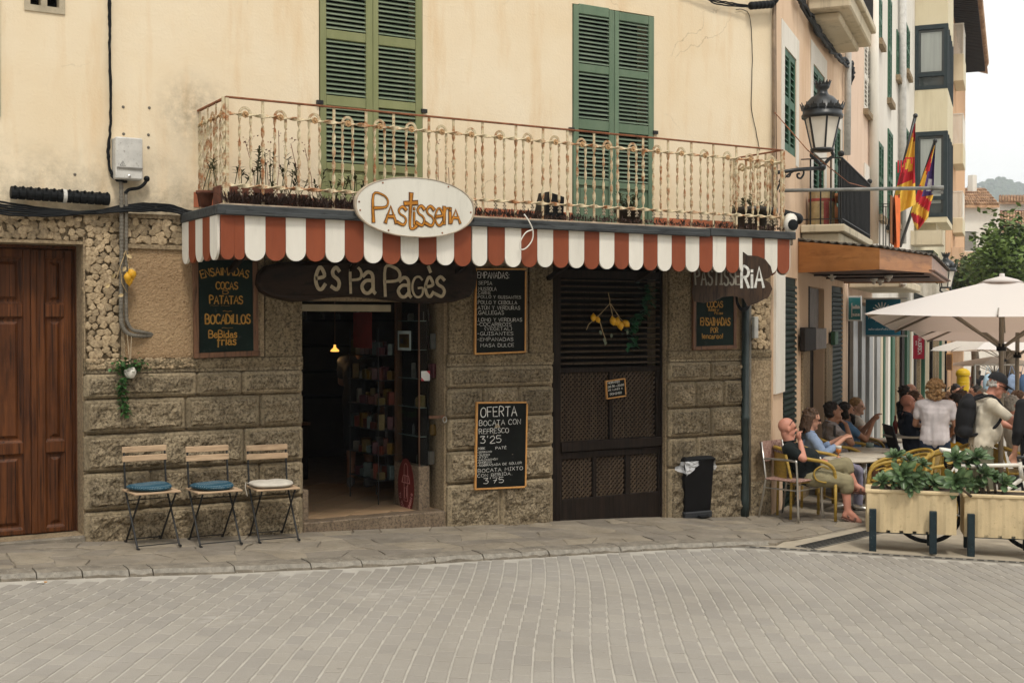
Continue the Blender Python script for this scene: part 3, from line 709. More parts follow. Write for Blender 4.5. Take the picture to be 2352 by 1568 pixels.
courses(xa,xb,[[X1(451),X1(554)],[X1(425),X1(595)],[X1(559)],[X1(343),X1(594)],[]],gz(xb)-.12)
xa2,xb2=X1(1026),X1(1268)
courses(xa2,xb2,[[],[X1(1106),X1(1188)],[],[],[X1(1147)]],gz(xb2)-.1)
xa3,xb3=X1(1533),X1(1704)
courses(xa3,xb3,[[X1(1629)],[X1(1596),X1(1660)],[X1(1629)],[X1(1598)],[X1(1600)]],gz(xb3)-.15)
def panel(x0,x1,z0,z1,name,m,amp=.012,y=0.0,d=.02,cell=.03,fq=14):
 q=MB();q.box((x0,y-d,z0),(x1,y+.05,z1));rough(q,x0+.004,x1-.004,z0+.004,z1-.004,y-d-.0005,amp,max(3,int((x1-x0)/cell)),max(3,int((z1-z0)/cell)),x0*3,.01,.002,fq)
 q.build(name,MATS[m],house)
for a,b,s_ in ((xa,xb,1),(xa2,xb2,2),(xa3,X1(1768),3)):
 panel(a,b,ZR[0],ZR[0]+.03,'plinth_cap','block_stone',.003)
 panel(a-.0,b,ZR[0]+.03,1.50,'rough_band','pitted_stone',.018,0,.03,.022)
pz0=1.505
panel(X1(608),X1(692),pz0,2.42,'pier','pitted_stone',.02)
panel(X1(592),X1(606),pz0,2.42,'pier_edge','mortar_wall',.006,0,.012)
panel(X1(1030),X1(1084),pz0,2.42,'pier','pitted_stone',.02)
panel(X1(1214),X1(1267),pz0,2.44,'pier','pitted_stone',.02)
panel(X1(1086),X1(1212),pz0,2.44,'pier_field','mortar_wall',.006,0,.004)
panel(X1(1535),X1(1585),pz0,2.44,'pier','pitted_stone',.02)
panel(X1(1587),X1(1700),pz0,2.44,'pier_field','roughcast',.006,0,.004)
panel(X1(1706),X1(1768),.02,ZR[0],'corner_render','mortar_wall',.012,0,.025)
panel(X1(1706),X1(1768),gz(XC)-.2,.02,'corner_render','block_stone',.02,0,.03)
panel(X1(287),X1(592),pz0,Z1(287,570),'roughcast_panel','roughcast',.004,0,.0,.02,30)
m_=MB();m_.box((X1(277),-.022,pz0),(X1(286),.03,Z1(280,478)));m_.box((X1(286),-.028,Z1(287,570)),(X1(450),.03,Z1(287,560)));m_.build('panel_border',MATS['mortar_wall'],house)
m_=MB();m_.box((X1(191),-.02,pz0-.0),(X1(195),.03,Z1(200,562)+.06));m_.box((XL-1,-.03,door[3]),(X1(190),.03,door[3]+.025));m_.build('door_border',MATS['mortar_wall'],house)
m_=MB();m_.box((XL-1,-.025,2.685),(X1(430),.03,2.72));m_.build('string_course',MATS['mortar_wall'],house)
rv=[]
for k in range(9):
 rr=random.Random(k+40);n_=rr.randrange(5,8);ph=rr.uniform(0,6);tl=(rr.uniform(-.25,.25),rr.uniform(-.25,.25))
 an=[ph+6.283*(i+rr.uniform(-.28,.28))/n_ for i in range(n_)];rad=[rr.uniform(.8,1.12) for _ in range(n_)]
 vs=[]
 for f_,d_ in ((1.0,.3),(1.0,-.45),(.8,-.95)):vs+=[(r_*f_*math.cos(a_),d_+(tl[0]*math.cos(a_)+tl[1]*math.sin(a_)+rr.uniform(-.1,.1) if d_<0 else 0),r_*f_*math.sin(a_)) for a_,r_ in zip(an,rad)]
 vs.append((rr.uniform(-.3,.3),-1.1,rr.uniform(-.3,.3)));q=MB()
 q.add(vs,[(j*n_+i,j*n_+(i+1)%n_,(j+1)*n_+(i+1)%n_,(j+1)*n_+i) for j in (0,1) for i in range(n_)]+[(2*n_+i,2*n_+(i+1)%n_,3*n_) for i in range(n_)]);rv.append(q.mesh('rubble_stone',MATS['rubble']))
rr=random.Random(11)
def rubble(x0,x1,z0,z1,sp=.066,y=-.002):
 n_=0
 zz=z0+sp*.4;row=0
 while zz<z1-sp*.2:
  xx=x0+sp*(.4 if row%2 else .85)
  while xx<x1-sp*.25:
   s_=sp*rr.uniform(.52,.78)
   o=link('rubble_stone',rv[rr.randrange(9)],house)
   W=Matrix.LocRotScale(V((xx+rr.uniform(-.2,.2)*sp,y,zz+rr.uniform(-.22,.22)*sp)),Matrix.Rotation(rr.uniform(0,6.28),3,'Y').to_quaternion(),V((s_*rr.uniform(.8,1.2),s_*.32,s_*rr.uniform(.75,1.0))))
   o.matrix_basis=world_m(house).inverted()@W
   xx+=sp*rr.uniform(.85,1.2);n_+=1
  zz+=sp*.8;row+=1
 return n_
rubble(X1(-20),X1(196),door[3]+.03,2.685)
rubble(X1(197),X1(276),pz0,2.685,.062)
rubble(X1(288),X1(428),Z1(287,558),2.68)
rubble(X1(1724),X1(1768),pz0,2.25,.07)
m_=MB()
for k in range(330):
 x=rr.uniform(X1(196),X1(440));z=rr.uniform(1.425,1.5);r_=rr.uniform(.008,.017)
 m_.ball((x,-.03,z),r_,6,4,(1.2,.8,.9))
m_.build('pebble_band',MATS['rubble'],house,kind='stuff')
# left double door, in a deep reveal
dd=.26;DW=MATS['door_wood']
dr_=MB().box((XL-.9,dd+.02,door[2]),(door[1]+.0,dd+.1,door[3]));dr_.mi=0
dleaf=dr_.build('door',DW,house)
zt,zb=door[3],door[2]
xr=F1(177,784,-dd).x
m_=MB();m_.cbox((xr-.015,dd-.03,zb),(door[1]+.02,dd+.02,zt),.006);m_.cbox((XL-.9,dd-.03,Z1(100,570,-dd)),(xr-.0151,dd+.02,zt),.006);m_.build('door_frame',DW,dleaf)
def dz(y): return Z1(90,y,-dd)
for (a,b) in ((83,165),(-62,70)):
 xa_,xb_=F1(a,784,-dd).x,F1(b,784,-dd).x
 st=.06
 m_=MB()
 m_.cbox((xa_,dd-.015,dz(1223)),(xa_+.07,dd+.02,dz(573)),.006);m_.cbox((xb_-.06,dd-.015,dz(1223)),(xb_,dd+.02,dz(573)),.006)
 m_.build('door_stile',DW,dleaf)
 for y0,y1 in ((573,592),(698,728),(1014,1040),(1212,1223)):
  m_=MB().cbox((xa_+.0701,dd-.012,dz(y1)),(xb_-.0601,dd+.02,dz(y0)),.005);m_.build('door_rail',DW,dleaf)
 for y0,y1 in ((592,698),(728,1014),(1040,1212)):
  m_=MB();x0_,x1_,z0_,z1_=xa_+.071,xb_-.061,dz(y1)+.001,dz(y0)-.001
  for i_,(e0,yy) in enumerate(((0,.0),(.022,.02),(.05,.018),(.075,-.004))):
   pass
  e=[(0,.004),(.018,.017),(.034,.017),(.06,-.002)]
  rings=[[(x0_+d_,dd+y_,z0_+d_),(x1_-d_,dd+y_,z0_+d_),(x1_-d_,dd+y_,z1_-d_),(x0_+d_,dd+y_,z1_-d_)] for d_,y_ in e]
  vs=[p for r_ in rings for p in r_];fs=[]
  for i_ in range(3):
   for k in range(4):fs.append((i_*4+k,i_*4+(k+1)%4,i_*4+4+(k+1)%4,i_*4+4+k))
  fs.append((12,13,14,15));m_.add(vs,fs);m_.build('door_panel',DW,dleaf)
xm=F1(76.5,784,-dd).x
m_=MB().cbox((xm-.022,dd-.03,dz(1223)),(xm+.026,dd-.016,dz(573)),.008);m_.build('door_bead',DW,dleaf)
m_=MB().cbox((XL-.9,-.03,gz(2)-.1),(X1(193),dd+.02,door[2]-.001),.01);m_.build('door_step',MATS['kerb'],house)
# shutters
def shutter_pair(hx,leaves,rails,pitch,m1,m2,zlo,zhi,label):
 """leaves: list of (x0, xa, xb, x1): outer edges and slat field; rails: list of (z0, z1) crosspieces; slats fill the gaps except the lowest panel"""
 for li,(x0,xa_,xb_,x1) in enumerate(leaves):
  f=MB();y0,y1=-.012,.035
  f.cbox((x0,y0,zlo),(xa_,y1,zhi),.004);f.cbox((xb_,y0,zlo),(x1,y1,zhi),.004)
  sh=f.build('shutter',MATS[m1],house,label=label)
  for z0,z1 in rails[li]:
   MB().cbox((xa_+.0005,y0+.004,z0),(xb_-.0005,y1-.004,z1),.004).build('rail',MATS[m1],sh)
  rs=sorted(rails[li])
  for (a0,a1),(b0,b1) in zip(rs,rs[1:]):
   if rs.index((a0,a1))==0:
    q=MB();q.box((xa_,.012,a1),(xb_,.03,b0));e=.03;q.ocb(V((xa_+e,.001,a1+e)),V((xb_-xa_-2*e,0,0)),V((0,.012,0)),V((0,0,b0-a1-2*e)),.008)
    q.build('panel',MATS[m1],sh); continue
   n_=max(1,round((b0-a1)/pitch));p_=(b0-a1)/n_
   sl=MB();w_=.046;an=math.radians(38)
   d=V((0,-math.cos(an),-math.sin(an)))*w_;t_=V((0,-math.sin(an),math.cos(an)))*.008
   c0=V((0,.012,0))-d/2
   sl.ocb(c0,V((xb_-xa_-.001,0,0)),d,t_,.002)
   me=sl.mesh('slat',MATS[m2])
   for k in range(n_):
    o=link('slat',me,sh);o.matrix_basis=world_m(sh).inverted()@Matrix.Translation((xa_+.0005,rnd(-.001,.001),a1+p_*(k+.5)))@Matrix.Rotation(rnd(-.006,.006),4,'Y')
def zz1(y): return Z1(795,y)
ra=[(2.735,2.83),(zz1(392),zz1(376)),(zz1(246),zz1(223)),(zz1(94),zz1(73)),(5.28,5.34)]
rb=[(2.735,2.83),(Z1(911,398),Z1(911,381)),(Z1(911,252),Z1(911,233)),(Z1(911,109),Z1(911,87)),(5.28,5.34)]
shutter_pair(sh1,[(X1(736),X1(750),X1(841),X1(856.3)),(X1(857),X1(869.5),X1(954.5),X1(970))],[ra,rb],.0425,'olive_paint','slat_paint',2.73,5.34,'faded olive green louvred shutter leaf')
rc=[(2.735,2.83),(Z1(1362,427),Z1(1362,413)),(Z1(1362,299),Z1(1362,276)),(Z1(1362,168),Z1(1362,150)),(Z1(1362,36),Z1(1362,14))]
rd=[(2.735,2.83),(Z1(1454,436),Z1(1454,422)),(Z1(1454,308),Z1(1454,287)),(Z1(1454,180),Z1(1454,163)),(Z1(1454,52),Z1(1454,33))]
shutter_pair(sh2,[(X1(1316),X1(1328),X1(1397.5),X1(1409)),(X1(1410),X1(1420),X1(1488),X1(1500))],[rc,rd],.0425,'green_paint','slat_paint_right',2.73,sh2[3]-.01,'sage green louvred shutter leaf')
m_=MB()
for px_,py_ in ((733,236),(972,256),(1311,298),(1503,305)):
 p=F1(px_,py_);m_.box((p.x-.03,-.03,p.z-.018),(p.x+.03,.0,p.z+.018))
m_.build('shutter_hinge',MATS['black_iron'],house)
m_=MB().cbox((shg[0],-.02,shg[2]),(shg[1],.03,shg[3]),.004);m_.build('shutter',MATS['deep_green'],house,label='deep green shutter at the left edge')
m_=MB();f=.05
a,b,c,d=vent
m_.box((a,-.012,c),(b,.1,c+.05));m_.box((a,-.012,c+.0505),(a+.045,.1,d));m_.box((b-.045,-.012,c+.0505),(b,.1,d))
cx=(a+b)/2;m_.box((cx-.028,.0,c+.0505),(cx+.02,.1,d));m_.box((a+.11,.003,c+.19),(cx-.0285,.1,c+.235));m_.box((cx+.0205,.003,c+.19),(b-.09,.1,c+.235))
m_.build('vent_screen',mat('vent_conc',(.42,.36,.26),.9,.2,9,.3),house)
# lattice shop window
UX,UZ,UN=V((1,0,0)),V((0,0,1)),V((0,-1,0))
DK=MATS['dark_wood'];yo=.10
lw=MB();lx= lambda p:F1(p,784,-yo).x
lz= lambda p:F1(1400,p,-yo).z
lw.cbox((lx(1266),yo-.03,lz(1225)),(lx(1285),yo+.08,latt[3]+.1),.006);lw.cbox((lx(1515),yo-.03,lz(1225)),(lx(1536),yo+.08,latt[3]+.1),.006)
lwin=lw.build('window',DK,house,label='dark wooden shop window of louvres above lattice panels')
for a,b,c,d,nm in ((1285,1515,842,854,'rail'),(1285,1515,1008,1030,'sill'),(1285,1515,1031,1047,'rail'),(1285,1515,1137,1215,'kick_board'),(1398,1406,854,1008,'stile'),(1505,1515,854,1008,'stile'),(1360,1369,1047,1137,'stile'),(1435,1447,1047,1137,'stile'),(1285,1290,1047,1137,'stile'),(1510,1515,1047,1137,'stile'),(1285,1515,622,640,'rail')):
 pr=.045 if nm=='sill' else .015
 MB().cbox((lx(a)+.0005,yo-pr,lz(d)+.0005),(lx(b)-.0005,yo+.05,lz(c)-.0005),.004).build(nm,DK,lwin)
sl=MB().ocb(V((0,-.02,-.006)),V((lx(1515)-lx(1285)-.002,0,0)),V((0,.045,.012)),V((0,0,.014)),.003).mesh('louvre_slat',MATS['lattice_wood'])
nsl=15
for k in range(nsl):
 o=link('louvre_slat',sl,lwin);z=lz(842)+(lz(641)-lz(842))*(k+.6)/nsl
 o.matrix_basis=world_m(lwin).inverted()@Matrix.Translation((lx(1285)+.001,yo+.01,z))@Matrix.Rotation(rnd(-.004,.004),4,'Y')
def lattice(a,b,c,d):
 x0,x1,z0,z1=lx(a),lx(b),lz(d),lz(c);m_=MB();p=.052
 for sgn,yy in ((1,yo+.012),(-1,yo+.022)):
  k=-(z1-z0)-(x1-x0)
  while k<(x1-x0)+(z1-z0):
   pts=[]
   off=k if sgn==1 else k+(z1-z0)
   xa_=max(x0,min(x1,x0+(0-off)*sgn));xb_=max(x0,min(x1,x0+((z1-z0)-off)*sgn))
   if abs(xa_-xb_)>.01:
    za_=z0+sgn*(xa_-x0)+off;zb_=z0+sgn*(xb_-x0)+off
    m_.bar((xa_,yy,za_),(xb_,yy,zb_),.016,.009,(0,1,0))
   k+=p
 o=m_.build('lattice',MATS['lattice_wood'],lwin,kind='stuff')
for q in ((1286,1398,854,1008),(1406,1505,854,1008),(1290,1360,1047,1137),(1369,1435,1047,1137),(1447,1510,1047,1137)):lattice(*q)
MB().box((lx(1266),.34,Z0),(lx(1536),.36,2.69)).build('window_back',MATS['shade_black'],house)  # near-black sheet stands for the shade behind the lattice
# shop interior
fz=shop[2]+.012
x0,x1=XL-1,XC-.3
rm=MB()
rm.box((x0,5.2,-.6),(x1,5.25,2.7));rm.box((x0,.345,2.62),(x1,5.2,2.69));rm.box((X1(694)-1.6,.345,-.6),(X1(694)-1.55,5.2,2.7));rm.box((x1-.05,.345,-.6),(x1,5.2,2.7))
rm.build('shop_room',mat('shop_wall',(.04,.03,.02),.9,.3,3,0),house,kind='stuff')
fl=MB().box((X1(694)-.0,-.0,fz-.6),(X1(1022),.36,fz-.003)).box((X1(694)-1.5,.361,fz-.6),(x1,5.2,fz-.003)).build('shop_floor',mat('floor_grout',(.24,.165,.1),.9),house)
mat('floor_tile',(.42,.28,.165),.35,.12,4,.02,rand=.08)
tm=MB().cbox((-.148,-.148,0),(.148,.148,.012),.003).mesh('floor_tile',MATS['floor_tile'])
for i in range(-6,9):
 for j in range(-6,9):
  x=X1(694)+.6+(i-j)*.212;y=.3+(i+j+1)*.212
  if X1(694)-.1<x<X1(1022)+.5 and .215<y<2.6:
   o=link('floor_tile',tm,fl);o.matrix_basis=world_m(fl).inverted()@Matrix.Translation((x,y,fz-.012))@Matrix.Rotation(math.pi/4,4,'Z')
MB().cbox((X1(694)+.002,-.02,fz-.4),(X1(1022)-.002,.17,fz+.006),.01).build('threshold',MATS['granite'],house)
MB().cbox((X1(694)+.004,.05,1.91),(X1(893,-.1),.1,1.975),.004).build('lintel_board',mat('cream_board',(.26,.22,.15),.8),house)
m_=MB().cbox((X1(694)+.002,.0,fz),(F1(708,784,0).x,.4,Z1(700,1125)),.006);m_.build('door_plinth',MATS['granite'],house)
m_=MB().box((X1(694)+.003,.16,Z1(700,1124)),(X1(694)+.012,.7,2.05));m_.build('side_glass',mat('dark_glass',(.02,.035,.035),.06,0,3,0,spec=.8),house)
cs=F1(962,1110,-.12)
def onx(px,X):
 d=ray(px,784); return -CAM_D+d.y*X/d.x
cx0,cy0=cs.x,cs.y;cx1=X1(1000);cy1=onx(905,cx0)
ctop=F1(962,1071,-.12).z
case=thing('display_case','granite display case with glass front full of jars beside the shop door','display case',(cx0,cy0,fz))
MB().cbox((cx0,cy0,fz),(cx1,cy1,ctop),.006).build('plinth',MATS['granite'],case)
m_=MB();m_.box((cx0+.004,cy0+.03,ctop+.001),(cx0+.010,cy1-.03,2.1));m_.box((cx0+.03,cy0+.004,ctop+.001),(cx1,cy0+.010,2.1));m_.build('glass_pane',MATS['glass'],case)
for x,y in ((cx0+.004,cy0+.004),(cx0+.004,cy1-.05)):
 MB().cbox((x,y,ctop+.0005),(x+(.012 if y<cy0+.1 else .06),y+(.012 if y<cy0+.1 else .05),2.12),.003).build('post',MATS['frame_wood'],case)
MB().box((cx1-.02,cy0+.02,ctop),(cx1-.01,cy1,2.1)).build('case_back',MATS['shade_black'],case)
nsh=6
for k in range(1,nsh):
 z=ctop+(2.1-ctop)*k/nsh;MB().box((cx0+.02,cy0+.02,z),(cx1-.025,cy1-.06,z+.006)).build('shelf',mat('shelf_glass',(.16,.22,.2),.1,.1,3,0,spec=.7),case)
rr=random.Random(5)
cols=[(.35,.2,.03),(.3,.06,.03),(.25,.25,.22),(.08,.12,.05),(.2,.28,.28),(.4,.3,.1),(.1,.08,.06),(.3,.1,.12),(.45,.42,.36)]
for i,c in enumerate(cols):mat('goods%d'%i,[x*.3 for x in c],.35,.3,20,0,rand=.3)
jm={}
for i in range(9):
 q=MB();q.smooth= True ;q.lathe([(.0,0),(.034,0),(.036,.01),(.036,.075),(.026,.09),(.026,.1),(.0,.1)],seg=10);jm[i]=q.mesh('jar',MATS['goods%d'%i])
 q=MB();q.cbox((-.04,-.03,0),(.04,.03,.14),.006);jm[i+9]=q.mesh('packet',MATS['goods%d'%i])
 q=MB();q.smooth= True ;q.lathe([(.0,0),(.03,0),(.032,.01),(.032,.15),(.012,.2),(.012,.26),(0,.26)],seg=10);jm[i+18]=q.mesh('bottle',MATS['goods%d'%i])
CN=['amber','red','pale grey','dark green','blue grey','golden','dark brown','rose','cream']
def good(kind,i,p,parent_label):
 parent_label=CN[i]+' '+parent_label
 me=jm[i+{'jar':0,'packet':9,'bottle':18}[kind]];o=link(kind,me)
 o.matrix_basis=Matrix.LocRotScale(V(p),Matrix.Rotation(rr.uniform(0,6),3,'Z').to_euler(),V((rr.uniform(.7,1.2),rr.uniform(.7,1.1),rr.uniform(.5,1.15))))
 return tag(o,parent_label,kind,'goods on the shelves of the pastry shop')
lab={'jar':'jar on the glass shelves of the shop display case','packet':'packet on the glass shelves of the shop display case','bottle':'bottle on the glass shelves of the shop display case'}
for k in range(nsh):
 z=ctop+(2.1-ctop)*k/nsh+(.007 if k else .001);y=cy0+.09
 while y<cy1-.15:
  kd=rr.choice(['jar','packet','packet','bottle'] if k<5 else ['jar','packet']);x=cx0+rr.uniform(.07,.2)
  if kd=='bottle' and k==0:kd=rr.choice(['bottle','jar'])
  good(kd,rr.randrange(9),(x,y,z),lab[kd]);y+=rr.uniform(.09,.14)
em=MB();em.prism([(.5*math.cos(a*.2618)*.36,.5*math.sin(a*.2618)*.56) for a in range(24)],V((cx0-.0022,(cy0+cy1)*.5-.0,(fz+ctop)/2-.01)),V((0,-1,0)),UZ,V((-.002,0,0)))
em.build('emblem',mat('maroon',(.12,.018,.015),.6),case)
em=MB();e0=V((cx0-.0045,(cy0+cy1)*.5,(fz+ctop)/2));EU=V((0,-1,0));
def eline(pts,w_=.008):ribbon(em,pts,e0,EU,UZ,V((-.001,0,0)),w_)
eline([(-.04,.02),(-.04,-.15),(.04,-.15),(.04,.02)]);eline([(-.09,.03),(-.06,.1),(.06,.1),(.09,.03),(-.09,.03)]);eline(catmull([(-.04,.1),(-.035,.19),(0,.22),(.035,.19),(.04,.1)]))
for k in range(5):eline([(-.06+k*.03,.1),(-.075+k*.038,.03)],.006)
eline([(.02,-.1),(.02,-.0),(.03,.0)]);eline([(-.03,-.02),(.01,-.02),(.01,-.12),(-.03,-.12),(-.03,-.02)],.005)
tx='TU TIENDA DE BARRIO'
for i,ch in enumerate(tx):
 if ch==' ': continue
 a=math.radians(200+140*i/(len(tx)-1));c=e0+EU*(.155*math.cos(a))+UZ*(.25*math.sin(a))
 d=V((-.155*math.sin(a),.25*math.cos(a),0)).normalized();u_=EU*d.x+UZ*d.y;v_=UZ*d.x-EU*d.y
 write(em,ch,c,u_,v_,.032,.2,n=V((-1,0,0)),jit=0)
em.build('lettering',mat('rose_print',(.45,.2,.18),.8),case)
def poster(a,b,c,d,label,mt,off=-.115,side= True ):
 pass
def ps(px0,px1,py0,py1,name,m,par,proud=.003):
 X=cx0-proud;y0,y1=onx(px1,X),onx(px0,X)
 def zz(px,py):
  dd_=ray(px,py);t=X/dd_.x; return CAM_H+dd_.z*t
 q=MB().obox(V((X,y0,zz(px1,py1))),V((0,y1-y0,0)),V((0,0,zz(px1,py0)-zz(px1,py1))),V((-.0015,0,0)))
 return q.build(name,m,par),(X,y0,y1,zz(px1,py1),zz(px1,py0))
mat('paper_white',(.55,.56,.54),.8);mat('paper_pale',(.42,.5,.5),.8)
po=thing('poster','pale blue bordered poster stuck on the shop glass','poster',(cx0,cy0+.4,1.6))
_,(X,a,b,c,d)=ps(914,944,760,805,'sheet',MATS['paper_pale'],po)
def inset(par,f0,f1,g0,g1,m,nm):MB().obox(V((X-.002,a+(b-a)*f0,c+(d-c)*g0)),V((0,(b-a)*(f1-f0),0)),V((0,0,(d-c)*(g1-g0))),V((-.0012,0,0))).build(nm,m,par)
inset(po,.12,.88,.14,.84,MATS['goods0'],'picture');inset(po,.3,.55,.3,.55,MATS['goods1'],'print');inset(po,.58,.8,.35,.6,mat('print_blue',(.04,.06,.16),.7),'print');inset(po,.2,.8,.64,.76,MATS['goods7'],'print')
st=thing('sticker','small red and white square sticker on the shop glass','sticker',(cx0+.1,cy0,1.2))
q0,q1=F1(968,852,-(cy0-.004)),F1(988,874,-(cy0-.004))
MB().box((q0 .x,cy0+.001,q1 .z),(q1 .x,cy0+.003,q0 .z)).build('sheet',MATS['paper_white'],st)
MB().prism([(0,0),(.035,0),(0,.035)],V((q0 .x,cy0+.0005,q1 .z)),UX,UZ,V((0,-.001,0))).build('corner',mat('print_red',(.4,.03,.04),.7),st)
MB().prism([(0,0),(-.035,0),(0,-.035)],V((q1 .x,cy0+.0005,q0 .z)),UX,UZ,V((0,-.001,0))).build('corner',MATS['print_red'],st)
rx=cx0+.1
rk=thing('goods_rack','wire rack crowded with bright sweet packets inside the shop','rack',(rx,cy1+.5,fz))
for sx_ in (-.25,.05):
 for sy_ in (.05,.75):MB().tube([(rx+sx_,cy1+sy_,fz),(rx+sx_,cy1+sy_,1.75)],.006,6).build('upright',MATS['black_iron'],rk)
for k in range(6):
 z=.22+k*.25;MB().box((rx-.26,cy1+.04,z),(rx+.06,cy1+.77,z+.008)).build('shelf',MATS['black_iron'],rk)
 y=cy1+.1
 while y<cy1+.75:
  for xx in (rx-.2,rx-.09):good('packet',rr.choice([0,1,5,7,8,1,4]),(xx,y,z+.009),'sweet packet on the wire rack inside the shop')
  y+=rr.uniform(.075,.15)
m_=MB().obox(V((rx-.3,cy1+.1,1.55)),V((0,.45,0)),V((0,0,.36)),V((.004,0,0)));solo(m_,'poster',mat('brick_red',(.23,.03,.02),.7),'red poster with green top hanging above the sweet rack','poster')
ct=thing('counter','dark counter topped with green leaves seen through the shop door','counter',(X1(694)+.2,3.2,fz))
MB().cbox((X1(694)-1.4,3.0,fz),(X1(694)+1.25,3.6,.62),.01).build('cabinet',MATS['dark_wood'],ct)
MB().box((X1(694)-1.4,2.98,.62),(X1(694)+1.27,3.62,.65)).build('counter_top',MATS['frame_wood'],ct)
q=MB()
for k in range(260):
 p=V((X1(694)+rr.uniform(-1.0,.95),rr.uniform(3.02,3.4),.66+rr.uniform(0,.05)));d_=V((rr.uniform(-1,1),rr.uniform(-1,1),rr.uniform(0,1))).normalized()*.06;e_=d_.orthogonal().normalized()*.02
 q.add([p-d_,p+e_,p+d_,p-e_],[(0,1,2,3)])
o=solo(q,'salad_greens',mat('greens',(.12,.3,.05),.6,rand=.3),'heap of green leaves along the counter inside the shop','greens',kind='stuff')
bs=thing('wall_shelf','dark shelves with rows of pale jars on the back wall of the shop','shelf',(X1(800),5.0,.8))
for k in range(5):
 z=.8+k*.34;MB().box((X1(694)-1,4.85,z),(X1(1022)+2,5.19,z+.03)).build('board',MATS['dark_wood'],bs)
 x=X1(694)-.5
 while k==3 and x<X1(1022)+1.6:
  kd=rr.choice(['jar','bottle','packet']);good(kd,rr.choice([2,3,4,6,8]),(x,4.95,z+.031),kd+' on the dark back shelves of the shop');x+=rr.uniform(.13,.3)
lp=F1(769,806,-2.2)
pl=thing('pendant_lamp','small lit pendant lamp glowing amber inside the dark shop','lamp',(lp.x,lp.y,lp.z))
m_=MB();m_.smooth= True ;m_.lathe([(.012,.07),(.014,.04),(.04,.015),(.05,.0),(.04,-.006)],lp,14,cap= False )
em_=bpy.data.materials.new('lamp_glow');em_.use_nodes= True ;bb=em_.node_tree.nodes['Principled BSDF'];bb.inputs['Base Color'].default_value=(.6,.3,.06,1);bb.inputs['Emission Color'].default_value=(1,.48,.09,1);bb.inputs['Emission Strength'].default_value=1.1
m_.build('shade',em_,pl);MB().tube([lp+V((0,0,.09)),(lp.x,lp.y,2.62)],.006,6).build('rod',MATS['frame_wood'],pl)
ld=bpy.data.lights.new('pendant_light','POINT');ld.energy=.8;ld.color=(1,.6,.25);ld.shadow_soft_size=.05
lo=bpy.data.objects.new('pendant_light',ld);COL.objects.link(lo);lo.location=lp-V((0,0,.08))
p=F1(1017,958,.0);m_=MB();m_.box((p.x-.16,-.03,p.z-.006),(p.x+.01,-.01,p.z+.022));m_.mi=1;m_.tube([(p.x+.02*math.cos(a),-.04,p.z-.02+.028*math.sin(a)) for a in [k*.523 for k in range(12)]],.005,6,closed= True )
solo(m_,'door_catch',[MATS['frame_wood'],MATS['steel']],'wooden catch with steel ring on the right jamb of the shop door','door catch')
# awning of striped boards under a dark timber beam
AO=1.0;ax0,ax1=F1(505.6,784,AO).x,F1(1810.5,784,AO).x
aw=thing('awning','scalloped awning of red and white striped boards under a dark timber beam','awning',(ax0,-AO,2.3))
ZB0,ZB1,ZA=2.655,2.735,2.303
def scallop(o,u,n,w_,m,top=2.67,bot=ZA,th=.02):
 r_=w_/2;hc=bot+r_;pts=[(0,top-bot),(0,r_)]
 pts+=[(r_-r_*math.cos(a),r_-r_*math.sin(a)) for a in [math.pi*k/14 for k in range(1,14)]]+[(w_,r_),(w_,top-bot)]
 q=MB();q.prism(pts,V((o.x,o.y,bot)),u,UZ,n*th)
 return q.build('scallop_board',m,aw)
xs_,xe=F1(561.5,784,AO).x,ax1;nS=34;wS=(xe-xs_)/nS
red,wht=MATS['rust_red_paint'],MATS['white_paint']
xq=[ax0+.003,ax0+.003+(xs_-ax0)*.55,xs_]
for i in range(2):scallop(V((xq[i],-AO+(.004 if i else 0),0)),UX,UN,xq[i+1]-xq[i]-.002,red,bot=ZA+.002)
for k in range(nS):
 x=xs_+k*wS;gap_=.02 if k==12 else 0
 scallop(V((x+gap_/2,-AO+rnd(0,.004),0)),UX,UN,wS-.002-gap_,red if k%2 else wht,bot=ZA+rnd(-.004,.004)+(.006 if k>12 else 0))
nR=5;wR=(AO-.03)/nR
for k in range(nR):
 scallop(V((ax0,-AO+.0+k*wR,0)),V((0,1,0)),V((-1,0,0)),wR-.002,red if k%2 else wht)
for k in range(nR+0):
 scallop(V((ax1+.004,-AO+.0+k*wR,0)),V((0,1,0)),V((1,0,0)),wR-.002,red if k%2 else wht,top=2.67)
BM=MATS['beam_wood'];xj=[ax0-.035,F1(1085,784,AO+.03).x,F1(1628,784,AO+.03).x,ax1+.055]
for k in range(3):
 q=MB().cbox((xj[k]+.002,-AO-.055-.002*k,ZB0+(.0,.0,.012)[k]),(xj[k+1]-.002,-AO+.03,ZB1+(0,-.004,.01)[k]),.008)
 q.build('beam',BM,aw)
q=MB().cbox((xj[0]+.06,-AO-.068,ZB0+.002),(xj[2]-.1,-AO-.056,ZB0+.035),.004);q.build('fillet',BM,aw)
for x in (ax0-.035,ax1-.02):MB().cbox((x,-AO+.0305,ZB0),(x+.075,-.03,ZB1),.008).build('beam',BM,aw)
MB().box((ax0+.05,-AO+.035,2.60),(ax1-.03,-.031,2.615)).build('soffit',MATS['dark_wood'],aw)
for x in [ax0+.4+k*1.1 for k in range(6)]:
 MB().bar((x,-.03,2.25),(x,-AO+.04,2.59),.04,.04).build('bracket',MATS['dark_wood'],aw)
